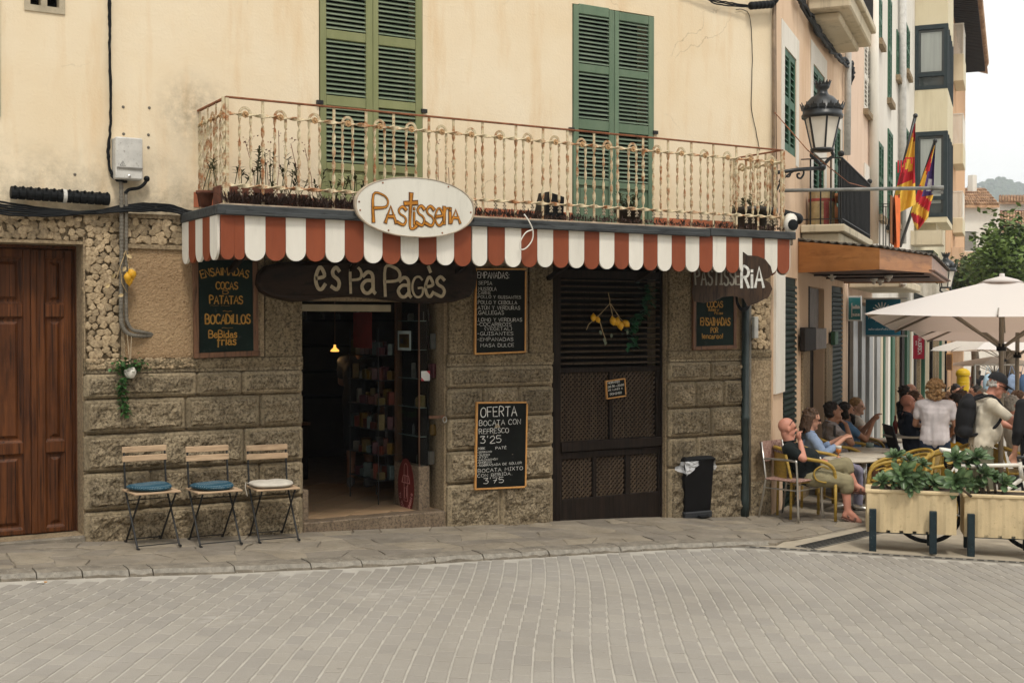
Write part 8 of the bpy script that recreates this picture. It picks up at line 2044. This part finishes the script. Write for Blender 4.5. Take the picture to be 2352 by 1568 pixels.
for s_ in (-1,1):
 q=MB();q.smooth= True ;q.tube(catmull([tuple(bp(*p)) for p in ((.93,.915,0),(.935,.915,.2*s_),(1.0,.92,.21*s_),(1.03,.88,.21*s_),(1.0,.81,.21*s_),(.9,.79,.21*s_))],5),.015,8);q.build('handlebar',WP,bk)
 q=MB();q.smooth= True ;q.tube([bp(1.0,.92,.21*s_),bp(1.05,.97,.21*s_)],.02,8);q.tube([bp(1.05,.95,.21*s_),bp(1.06,.84,.21*s_)],.009,6);q.build('brake_lever',MATS['lamp_black'],bk)
q=MB();q.smooth= True ;q.lathe([(.09,-.004),(.09,.004)],bbk+nb*-.05,24,nb);q.tube([bbk+nb*-.07,bbk+nb*-.08+dsl*.1-UZ*.13],.01,6);q.build('crank',MATS['lamp_black'],bk)
q=MB();q.smooth= True
for k in range(3):q.tube([bp(.22+.05*math.cos(a),.84-.02*k+.055*math.sin(a),.03+.015*k) for a in [j*.5236 for j in range(12)]],.008,6,closed= True )
q.build('cable_lock',CB,bk,kind='stuff')
# terrace furniture
mat('rattan',(.36,.235,.045),.45,.25,16,.25,60,stretch=(1,1,3));mat('weave',(.25,.12,.09),.8,.3,45,.4,90,col2=(.5,.33,.27));mat('tabletop',(.55,.5,.41),.4,.1,6,0);mat('dark_mesh',(.05,.055,.06),.7,.2)
def alu_chair(label):
 t=thing('armchair',label,'chair');A=MATS['alu']
 for s_ in (-1,1):
  q=MB();q.smooth= True ;q.tube(catmull([(.24,.25*s_,0),(.215,.25*s_,.6),(.17,.25*s_,.66),(-.1,.25*s_,.665),(-.2,.24*s_,.66)],5),.0125,8);q.build('leg',A,t,world= False )
  q=MB();q.smooth= True ;q.tube([(-.27,.24*s_,0),(-.19,.22*s_,.45),(-.26,.21*s_,.84)],.0125,8);q.build('leg',A,t,world= False )
  q=MB();q.tube([(.225,.25*s_,.34),(-.22,.23*s_,.34)],.008,6);q.build('stretcher',A,t,world= False )
 q=MB();q.tube([(.225,-.25,.34),(.225,.25,.34)],.008,6);q.build('stretcher',A,t,world= False )
 q=MB();q.cbox((-.2,-.235,.425),(.235,.235,.45),.01);q.build('seat',MATS['weave'],t,world= False )
 q=MB();vs=[]
 for i in range(9):
  y=-.215+.43*i/8
  for z,x in ((.62,-.225),(.74,-.245),(.84,-.262)):vs+=[(x-.03*math.cos(y*6),y,z),(x-.03*math.cos(y*6)-.012,y,z)]
 f=[]
 for i in range(8):
  for j in (0,2):k=i*6+j;f+=[(k,k+2,k+8,k+6),(k+1,k+7,k+9,k+3)]
  k=i*6;f+=[(k+4,k+5,k+11,k+10),(k,k+6,k+7,k+1)]
 q.add(vs,f);q.build('backrest',MATS['weave'],t,world= False ); return t
def setm(o,p,ang):o.matrix_basis=Matrix.Translation(V(p))@Matrix.Rotation(ang,4,'Z'); return o
ga,gc=G(1710,1184,-.04),G(1789,1197,-.04);an1=math.atan2((gc-ga).y,(gc-ga).x);c_=(ga+gc)/2;n1_=V((-math.sin(an1),math.cos(an1),0))
setm(alu_chair('aluminium armchair with pinkish woven seat beside the dark pole'),V((c_.x,c_.y,gz(c_.x)-.03))+n1_*.245+V((.05,-.2,0)),an1+.12)
def rattan_chair(label):
 t=thing('armchair',label,'chair',group='yellow rattan armchairs of the terrace');A=MATS['rattan']
 for s_ in (-1,1):
  q=MB();q.smooth= True ;q.tube([(.25,.26*s_,0),(.25,.26*s_,.44)],.018,8);q.build('leg',A,t,world= False );q=MB();q.smooth= True ;q.tube([(-.25,.22*s_,0),(-.24,.22*s_,.45),(-.3,.2*s_,.74)],.016,8);q.build('leg',A,t,world= False )
  q=MB();q.smooth= True ;q.tube(catmull([(.14,.27*s_,.43),(.03,.27*s_,.46),(.0,.27*s_,.55),(.08,.27*s_,.61),(.17,.27*s_,.58)],5),.01,7);q.build('arm_loop',A,t,world= False )
 q=MB();q.smooth= True ;q.tube(catmull([(.25,.26,.43),(.22,.27,.58),(.1,.28,.66),(-.1,.28,.7),(-.28,.2,.77),(-.34,0,.8),(-.28,-.2,.77),(-.1,-.28,.7),(.1,-.28,.66),(.22,-.27,.58),(.25,-.26,.43)],5),.02,8);q.build('arm_rail',A,t,world= False )
 q=MB();q.cbox((-.24,-.24,.42),(.25,.24,.45),.012);q.build('seat',A,t,world= False )
 for z in (.24,):
  q=MB();q.tube([(.25,-.26,z),(.25,.26,z)],.01,6);q.build('stretcher',A,t,world= False )
 q=MB();vs=[(-.27-.05*math.cos(y*6),y,z) for y in [-.2+.05*i for i in range(9)] for z in (.47,.6,.74)]
 q.add(vs+[(x-.012,y,z) for x,y,z in vs],[(i*3+j,i*3+3+j,i*3+4+j,i*3+1+j) for i in range(8) for j in (0,1)]+[(27+i*3+j,28+i*3+j,31+i*3+j,30+i*3+j) for i in range(8) for j in (0,1)]);q.build('back_weave',A,t,world= False ); return t
def on(o,dz=-.03): return V((o.x,o.y,gz(o.x)+dz))
rc0=rattan_chair('yellow rattan armchair of the bald man in the black polo shirt');usedc=[0]
def rchair(o,ang,label):
 if not usedc[0]:usedc[0]=1;rc0['label']=label; return setm(rc0,on(o),ang)
 return dup(rc0,on(o),ang,label)
def table(px,py,Zd,label,r=.31):
 c=D(px,py,Zd);g=on(c);t=thing('table',label,'table',g,group='round cafe tables of the terrace');z=c.z
 q=MB();q.smooth= True ;q.lathe([(0,-.025),(r-.01,-.025),(r,-.018),(r,-.004),(r-.006,0),(0,0)],c,36);q.build('table_top',MATS['tabletop'],t);q=MB();q.smooth= True ;q.tube([V((c.x,c.y,g.z+.06)),V((c.x,c.y,z-.026))],.035,12);q.build('column',MATS['steel'],t)
 for k in range(4):
  a=k*math.pi/2+.5;d=V((math.cos(a),math.sin(a),0));q=MB();q.smooth= True ;q.tube([g+UZ*.09+d*.02,g+UZ*.07+d*.16,g+UZ*.015+d*.3],[.03,.025,.014],8);q.build('foot',MATS['alu'],t)
 return c
T1=table(1953,1052,14.6,'round pale table with beer glass in front of the bald man');table(1985,1043,15.7,'round pale table just behind the beer table');T3=table(1995,1031,16.7,'round pale table with glass ashtray near the bearded man');T4=table(2088,998,17.7,'pale round table in front of the man in the navy t-shirt',.36);table(2052,1009,18.6,'low pale table left of the table of the navy t-shirt man');table(2190,968,17.2,'far table where the dark haired person leans on an elbow')
p=D(1926,1049.5,14.55);bg_=thing('beer_glass','stemmed glass of amber beer on the nearest round table','glass',p)
q=MB();q.smooth= True ;q.lathe([(.03,0),(.03,.004),(.006,.01),(.006,.04),(.028,.06),(.034,.1),(.0,.1)],p,14);q.build('beer',mat('beer',(.42,.13,.015),.1,.1,3,0,spec=.6),bg_);q=MB();q.smooth= True ;q.lathe([(.034,.101),(.034,.135),(0,.135)],p,14);q.build('foam',MATS['chalk'],bg_)
p=D(1998,1027,16.6);q=MB();q.smooth= True ;q.lathe([(.05,0),(.055,.06),(.05,.06),(.045,.01),(0,.01)],p,12);solo(q,'ashtray',MATS['shelf_glass'],'glass ashtray on the third round table','ashtray')
p=D(2056,996,17.6);q=MB();q.smooth= True ;q.lathe([(.035,0),(.035,.15),(.013,.2),(.013,.26),(0,.26)],p,12);solo(q,'bottle',mat('ketchup',(.15,.018,.012),.25),'brown red bottle on the table edge left of the navy t-shirt man','bottle')
# people
def jj(d,Zd): return {a:D(b[0],b[1],Zd+(b[2] if len(b)>2 else 0)) for a,b in d.items()}
def z6(x,y): return (1745.7+x*.1993,918.8+y*.1993)
def Jp(d,Zd,f,**kw):
 J={a:D(*f(b[0],b[1]),Zd+b[2]) for a,b in d.items()};J.update({a:V(b) for a,b in kw.items()}); return J
NEAR=-FWD
J=Jp(dict(pel=(545,860,0),neck=(345,500,0),head=(312,325,0),shL=(370,545,.19),shR=(322,560,-.17),elR=(500,672,-.27),haR=(462,470,-.12),elL=(520,660,.24),haL=(690,690,.1),hipL=(570,850,.1),hipR=(560,880,-.1),knL=(975,745,.02),knR=(985,935,-.1),anL=(1095,985,-.03),anR=(1010,1275,-.12),toL=(1215,1040,-.1),toR=(1150,1395,-.16)),13.9,z6,face=RGT*1.0+FWD*.12-UZ*.02,hdR=RGT*-.35+UZ*.75+FWD*.2,pnR=RGT*-1.0,curlR=(1.2,0,0))
person('bald man in black polo and khaki shorts, sunglasses on his head, chin on his hand',J,'skin_red', None , None ,'black_polo',.62,'khaki',1.22,'sandal',.0085,belly=1.2,glasses='head')
ra_,rb_=G(1792,1171,-.03),G(1884,1191,-.03);rr_a=math.atan2((rb_-ra_).y,(rb_-ra_).x)
ch=D(1850,1090,13.95);rchair(V((ch.x,ch.y,0)),GA+.12,'yellow rattan armchair of the bald man in the black polo shirt')
def seated(label,px,Zd,py,pose,chairlab= None ,ang=GA,sc=1.0,**kw):
 J,o=seat_at(px,Zd,py,pose,ang,sc);r_=person(label,J,**kw)
 if chairlab:rchair(o,ang,chairlab)
 return r_
dn=dict(face=(1,0,-.35))
seated('long haired man in a blue shirt looking down at the phone in his hands',1865,15.1,963,{**PHONE,'face':(1,0,-.22),'haL':(.3,.04,.93),'haR':(.3,-.06,.93)},'yellow rattan armchair of the long haired man in blue',hair='long',hair_m='hair_auburn',top='blue_stripe',sleeve=1.5,legs='lilac_trousers',leg_to=1.9,shoes='dark_cloth',glasses='on',vox=.0095)
c=D(1916,1003,14.95);q=MB();q.ocb(c,RGT*.02,UZ*.14,FWD*.07,.004);solo(q,'phone',MATS['black_plastic'],'dark phone held by the long haired man in blue','phone')
seated('man in a patterned shirt with his hand raised to his mouth',1915,16.3,945,{**CHIN,'haR':(.07,-.05,1.0)},'yellow rattan armchair of the man in the patterned shirt',skin='skin_tan',hair='short',top='print_shirt',legs='navy_short',leg_to=1.05,shoes='dark_cloth',vox=.0095,glasses='head')
seated('bearded dark haired man in blue lifting both hands before his face',1947,17.3,945,{'elL':(.12,.2,.78),'elR':(.12,-.2,.78),'haL':(.3,.07,1.05),'haR':(.26,-.09,1.03)},'yellow rattan armchair of the bearded man',skin='skin_tan',hair='bob',top='blue_tee',legs='navy_short',leg_to=1.1,shoes='dark_cloth',beard=.08,vox=.01)
seated('blond woman in a white top seated beyond the bearded man',1971,18.5,934,{'face':(.8,-.6,0)},'yellow rattan armchair of the blond woman',hair='bun',hair_m='hair_blond',top='white_shirt',sleeve=.2,legs='denim',leg_to=1.3,skin='skin_pale')
J,o=seat_at(2087,17.6,925,{**CHIN,'haL':(.28,.1,.6),'haR':(.1,-.05,.98)},GA);person('shaven headed man in a navy t-shirt and beige shorts resting chin on hand',J,'skin_red', None , None ,'navy_tee',.6,'beige_short',1.05,'dark_cloth',.01)
t=thing('mesh_chair','dark mesh chair behind the man in the navy t-shirt','chair',on(o));q=MB();q.M=Matrix.Translation(on(o))@Matrix.Rotation(GA,4,'Z');q.cbox((-.25,-.24,.42),(.25,.24,.45),.01);q.build('seat',MATS['dark_mesh'],t);q=MB();q.M=Matrix.Translation(on(o))@Matrix.Rotation(GA,4,'Z');q.obox((-.25,-.24,.45),(-.13,0,.48),(0,.48,0),(.02,0,0));q.build('backrest',MATS['dark_mesh'],t)
for x,y in ((-.27,-.23),(-.27,.23),(.25,-.23),(.25,.23)):q=MB();q.M=Matrix.Translation(on(o))@Matrix.Rotation(GA,4,'Z');q.tube([(x,y,0),(x*.9,y,.44)],.014,8);q.build('leg',MATS['dark_mesh'],t)
J,o=stand_at(2149,15.3,{'elL':(.06,.25,1.12),'haL':(.28,.16,1.08),'elR':(.02,-.26,1.12),'haR':(.22,-.2,1.02),'face':(1,.1,-.15)},A_IN-.35,1.6);person('woman with curly blond hair standing in a lavender t-shirt, seen from behind',J,'skin_tan','curly','hair_blond','lavender_tee',.55,'navy_short',1.0,'dark_cloth',.0095,k=.9)
LFT=GA+math.pi
seated('dark haired person in a navy tee leaning on the far table, facing left',2193,17.3,927,TABLE,'yellow rattan armchair of the leaning dark haired person',LFT,hair='fringe',top='navy_tee',legs='yellow_short',leg_to=1.0,shoes='dark_cloth')
seated('auburn haired man bending his head down, facing left',2208,19.2,917,{**TABLE,'face':(1,0,-.5)}, None ,LFT,hair='short',hair_m='hair_auburn',top='print_shirt',legs='denim',leg_to=1.9,shoes='dark_cloth',skin='skin_red')
seated('young dark haired man facing the camera below the yellow pillar box',2197,23,899,{'face':(1,.1,-.2)}, None ,A_IN+math.pi+.2,hair='short',top='dark_cloth',legs='denim',leg_to=1.9,shoes='dark_cloth',vox=.014)
seated('dark haired person with a raised forearm beyond the cap wearer',2238,21.5,903,{'elR':(.2,-.3,.95),'haR':(.1,-.16,1.2)}, None ,LFT,hair='short',top='dark_cloth',legs='denim',leg_to=1.9,shoes='dark_cloth',vox=.014)
seated('grey haired person seated behind the shoulder of the cap wearer',2254,20.5,911,{}, None ,LFT+.6,hair='bob',hair_m='hair_grey',top='olive_short',legs='denim',leg_to=1.9,shoes='dark_cloth',vox=.014)
seated('person in a light blue shirt seated behind the curly haired woman',2170,18.6,921,{'face':(.6,.8,0)}, None ,A_IN,hair='short',hair_m='hair_brown',top='sky_shirt',legs='denim',leg_to=1.9,shoes='dark_cloth',vox=.012)
seated('older bald man seated deep behind the navy t-shirt man',2093,21,897,{}, None ,GA,hair='rim',hair_m='hair_grey',top='grey_tee',legs='denim',leg_to=1.9,shoes='dark_cloth',vox=.014)
seated('dark haired man seated against the shop wall',2083,19.8,903,{}, None ,GA,hair='short',top='dark_cloth',legs='denim',leg_to=1.9,shoes='dark_cloth',vox=.014)
seated('brown haired woman half hidden behind the navy t-shirt man',2106,19.4,916,CHIN, None ,GA,hair='bob',hair_m='hair_brown',top='pink_shirt',legs='denim',leg_to=1.9,shoes='dark_cloth',vox=.014)
seated('white haired man in glasses and a white shirt near the right edge',2330,16.2,930,{},'yellow rattan armchair of the white haired man',GA,hair='short',hair_m='hair_grey',top='white_shirt',sleeve=1.6,legs='beige_short',leg_to=1.9,shoes='dark_cloth',glasses='on',skin='skin_red')
seated('pale faced woman seated beyond the white haired man',2344,17.5,919,{'face':(.8,-.5,0)}, None ,GA,hair='bun',hair_m='hair_brown',top='white_shirt',legs='beige_short',leg_to=1.9,shoes='dark_cloth',skin='skin_pale')
J,o=stand_at(2290,13.6,{'neck':(.07,0,1.43),'head':(.16,0,1.565),'shL':(.06,.2,1.37),'shR':(.06,-.2,1.37),'elR':(.3,-.24,1.17),'haR':(.53,-.16,1.1),'elL':(.28,.24,1.14),'haL':(.5,.16,1.06),'face':(1,0,-.42),'up':(.4,0,1)},GA-.1,1.72)
t,hp_,fr_,_=person('man in black cap and sunglasses, cream polo shirt and black backpack',J,'skin_red','rim','hair_grey','cream_polo',.6,'olive_short',1.15,'dark_cloth',.0085,belly=.6)
F,Lf,U=fr_;HM=Matrix((F,Lf,U)).transposed()
q=MB();q.smooth= True ;vs=[];fs=[]
for i in range(8):
 a=i/7*1.45
 for k in range(20):b=k*math.pi/10;vs.append(hp_(-.012+.112*math.cos(a)*math.cos(b),.09*math.cos(a)*math.sin(b),.05+.105*math.sin(a)))
fs=[(i*20+k,i*20+(k+1)%20,i*20+20+(k+1)%20,i*20+20+k) for i in range(7) for k in range(20)]+[tuple(range(140,160))];q.add(vs,fs)
vs=[]
for i in range(9):
 b=-.95+1.9*i/8
 for r0,dz_ in ((0,.052),(.075*math.cos(b*1.1)+.01,.035)):vs+=[hp_(-.012+.112*math.cos(b)+r0,.09*math.sin(b),dz_),hp_(-.012+.112*math.cos(b)+r0,.09*math.sin(b),dz_-.008)]
q.add(vs,[f for i in range(8) for f in ((i*4,i*4+2,i*4+6,i*4+4),(i*4+1,i*4+5,i*4+7,i*4+3),(i*4+2,i*4+3,i*4+7,i*4+6))]);q.build('cap',MATS['dark_cloth'],t)
q=MB();q.smooth= True
for s_ in (-1,1):q.ball(hp_(.1,.035*s_,.012),.028,10,8,(.4,1,.8),HM);q.tube([hp_(.085,.062*s_,.018),hp_(-.01,.086*s_,.012)],.005,5)
q.build('sunglasses',MATS['black_plastic'],t)
up=(J['neck']-J['pel']).normalized();bkd=-(V((math.cos(GA-.1),math.sin(GA-.1),0)));lat=(J['shL']-J['shR']).normalized()
bc=J['pel'].lerp(J['neck'],.58)+bkd*.21
tb_=thing('backpack','black backpack worn by the man in the black cap','backpack',bc-up*.24)
blob([('e',bc+up*.02,(.1,.16,.25),Matrix((bkd,lat,up)).transposed()),('c',bc-up*.15-lat*.09,.08,bc-up*.15+lat*.09,.08),('c',bc+up*.14-lat*.08,.08,bc+up*.14+lat*.08,.08)],.012,MATS['dark_cloth'],'bag',tb_,2)
for s_ in (-1,1):
 q=MB();q.smooth= True ;sh=J['shL'] if s_>0 else J['shR'];ctr=J['pel'].lerp(J['neck'],.6)
 q.tube(catmull([tuple(x) for x in (bc+up*.2+lat*.07*s_-bkd*.05,sh.lerp(J['neck'],.35)+up*.075,sh.lerp(ctr,.25)-bkd*.13,sh.lerp(ctr,.45)-bkd*.11+lat*.08*s_-up*.1,J['pel'].lerp(J['neck'],.35)+lat*.16*s_-bkd*.04,bc-up*.2+lat*.1*s_-bkd*.05)],5),.016,6);q.build('strap',MATS['dark_cloth'],tb_)
hr_=J['haR']+(J['haR']-J['elR']).normalized()*.1;q=MB();vs=[]
for i in range(9):
 for j in range(10):f,g=i/8,j/9;vs.append(hr_+RGT*(-.13+.2*f+.03*g)+FWD*(.05*math.sin(f*11+g*2)*(.4+g)+.05)-UZ*(g*.55-.02*f))
q.add(vs,[(i*10+j,i*10+j+1,i*10+j+11,i*10+j+10) for i in range(8) for j in range(9)]);q.smooth= True ;solo(q,'jacket',cloth('beige_cloth',(.48,.39,.29)),'beige jacket carried in the hand of the man in the cap','jacket')
J,o=stand_at(2388,13.2,{},A_IN,1.72);person('person in black clothes cut off by the right edge',J,'skin','short', None ,'dark_cloth',1.5,'dark_cloth',1.9,'dark_cloth',.012)
p=F1(826,784,-2.1);J=local(V((p.x,p.y,fz)),.9,{**STAND,'elL':(.15,.25,1.15),'haL':(.35,.15,1.1)});person('customer in dark clothes and shorts standing inside the shop',J,'skin_tan','short', None ,'dark_cloth',.6,'dark_cloth',1.1,'grey_tee',.012)
q=MB();q.ocb(V((p.x+.22,p.y-.25,fz+.25)),V((.12,.1,0)),V((-.02,.03,0)),V((0,0,.65)),.01);solo(q,'shopping_bag',MATS['grey_tee'],'pale bag hanging from the hand of the customer in the shop','bag')
for i,(x,Zd,h,tp,lg,hr,hm,a) in enumerate(((2269,46,1.66,'pink_shirt','white_shirt','bun','hair_blond',0),(2247,52,1.75,'dark_cloth','beige_short','short','hair_dark',.3),(2281,50,1.7,'pink_shirt','denim','bob','hair_brown',-.4),(2238,66,1.7,'red_cloth','denim','bob','hair_auburn',2.8),(2250,70,1.78,'dark_cloth','dark_cloth','short','hair_dark',0),(2300,60,1.7,'sky_shirt','denim','short','hair_brown',3),(2322,40,1.7,'white_shirt','denim','bob','hair_dark',3.3),(2341,34,1.75,'denim','dark_cloth','short','hair_brown',2.9),(2215,60,1.7,'grey_tee','denim','short','hair_grey',0))):
 J,o=stand_at(x,Zd,{'knL':(.12,.1,.5),'anL':(.2,.1,.1),'toL':(.36,.12,.05),'anR':(-.2,-.1,.12),'toR':(-.06,-.12,.03)},A_IN+a,h)
 person(('blond woman in pink and white walking away','man in black top and pale shorts walking away','woman in pink top with brown bob','woman in red top far off','man all in black at the far end','man in light blue shirt far off','woman in white shirt near the bag stall','man in denim shirt beside the bag stall','grey haired man far off by the tree')[i]+' down the street',J,'skin',hr,hm,tp,.6,lg,1.3,'dark_cloth',.022,group='passers-by far down the street')
for x,y,Zd,a,l in ((2058,1130,13.4,3.0,'yellow rattan armchair with curled arms nearest the left planter'),(2070,1122,14.0,3.3,'yellow rattan armchair tucked behind the curled one'),(2092,1090,14.4,2.6,'empty yellow rattan armchair turned away behind the bicycle'),(2128,1085,13.7,3.3,'yellow rattan armchair right behind the bicycle wheel'),(2172,1040,15.6,2.9,'yellow rattan armchair beside the curly haired woman')):rchair(H(x,Zd,0),GA+a,l)
# far end of the terrace
p=H(2212.6,42,-.03);pb=thing('pillar_box','yellow pillar letter box standing down the street','letter box',p);Y=mat('post_yellow',(.60,.39,.01),.4,.08,5,0)
q=MB();q.lathe([(.19,0),(.205,.02),(.205,1.32),(.215,1.34),(.205,1.36),(.2,1.52),(.235,1.58),(.235,1.65),(.2,1.73),(.1,1.79),(0,1.81)],p,24);q.build('body',Y,pb)
e=(CAMP-p);e.z=0;e.normalize();tx=MB();write(tx,'correos',p+e*.21+UZ*1.0-RGT*.12,RGT,UZ,.09,.16,n=e,wdt=.24);ribbon(tx,[(-.05,0),(.05,0),(.03,.06),(-.03,.06),(-.05,0)],p+e*.21+UZ*1.13,RGT,UZ,e*.002,.02);tx.build('lettering',MATS['print_black'],pb)
p=H(2248,33,-.03);sc_=thing('scooter','parked red and black scooter with a white top box','scooter',p);d=(RGT*.5+FWD).normalized();d.z=0
for x in (-.6,.6):q=MB();q.smooth= True ;q.lathe([(.16,-.05),(.25,-.045),(.25,.045),(.16,.05)],p+d*x+UZ*.25,18,d.cross(UZ));q.build('wheel',MATS['black_plastic'],sc_)
blob([('c',p-d*.55+UZ*.55,.14,p+UZ*.4,.14),('c',p+UZ*.38,.13,p+d*.45+UZ*.45,.1),('c',p+d*.45+UZ*.45,.12,p+d*.38+UZ*.95,.09)],.025,MATS['red_cloth'],'fairing',sc_);blob([('c',p-d*.55+UZ*.76,.09,p+d*.1+UZ*.74,.09)],.025,MATS['dark_cloth'],'seat',sc_)
q=MB();q.ball(p-d*.72+UZ*1.0,.2,14,8,(1,1,.75));q.smooth= True ;q.build('top_box',MATS['white_paint'],sc_);q=MB();q.tube([p+d*.36+UZ*1.02-d.cross(UZ)*.3,p+d*.36+UZ*1.02+d.cross(UZ)*.3],.02,6);q.build('handlebar',MATS['black_iron'],sc_)
st=H(2345,27,-.03);stl=thing('bag_stall','market rail hung with blue bags near the right edge','stall',st)
for k in (-1,1):q=MB();q.tube([st+RGT*k,st+RGT*k+UZ*1.9],.025,8);q.build('post',MATS['steel'],stl)
for z in (1.9,1.2):MB().bar(st-RGT+UZ*z,st+RGT+UZ*z,.03,.03).build('rail',MATS['steel'],stl)
rr=random.Random(6)
for k in range(14):
 z=1.9 if k%2 else 1.2;x=-.85+k*.13;m=['denim','sky_shirt','white_shirt','blue_tee','lilac_trousers','blue_stripe','pink_shirt'][k%7];c=st+RGT*x+UZ*(z-.42)-FWD*.05
 q=MB();q.smooth= True ;q.ball(c,.2,10,8,(.75,.45,1.0+.2*rr.random()));q.tube([c+UZ*.17-RGT*.08,st+RGT*x+UZ*z,c+UZ*.17+RGT*.08],.01,5)
 solo(q,'hanging_bag',MATS[m],('upper ' if k%2 else 'lower ')+m.split('_')[0]+' bag hung on the market rail, place %s from the left'%['first','second','third','fourth','fifth','sixth','seventh'][k//2],'bag','bags hung on the market rail')
hH=thing('end_house','pale sandy house closing the end of the street','house',D(2290,742,95));q=MB();wallpx(q,2205,2500,690,1000,95,6);q.build('wall',mat('sand_wall',(.5,.43,.32),.9,.3,.7,.2),hH)
for a,b,c_,d_,m,nm in ((2222,2250,766,779,'canvas','blind'),(2275,2290,800,850,'dark_wood','door'),(2330,2349,767,790,'pine_trim','shutter'),(2300,2322,800,850,'window_glass','window'),(2235,2262,800,850,'dark_shop','shop_window'),(2330,2350,806,850,'red_cloth','door')):q=MB();wallpx(q,a,b,c_,d_,94.6,.35);q.build(nm,MATS[m],hH)
q=MB()
for k in range(260):leafq(q,H(2232,40,rr.uniform(0,1.1))+V((rr.gauss(0,.35),rr.gauss(0,.35),0)),(rr.uniform(-1,1),rr.uniform(-1,1),rr.uniform(0,1)),.16,.08)
solo(q,'shrub',MATS['leaf_green'],'green shrub beside the yellow pillar box','shrub')
# air
m=bpy.data.materials.new('haze');m.use_nodes= True ;t_=m.node_tree;t_.nodes.clear();o_=nn(t_,'ShaderNodeOutputMaterial');pv_=nn(t_,'ShaderNodeVolumePrincipled')
pv_.inputs['Color'].default_value=(.86,.92,.97,1);pv_.inputs['Density'].default_value=.0006;pv_.inputs['Anisotropy'].default_value=.2;t_.links.new(pv_.outputs[0],o_.inputs['Volume'])
q=MB().box((-160,-160,-75),(1300,1500,170));hz_=link('haze',q.mesh('haze',m));hz_['kind']='stuff';hz_['label']='thin pale haze in the air over the street';hz_['category']='haze'
bpy.data.scenes.remove(TMP)
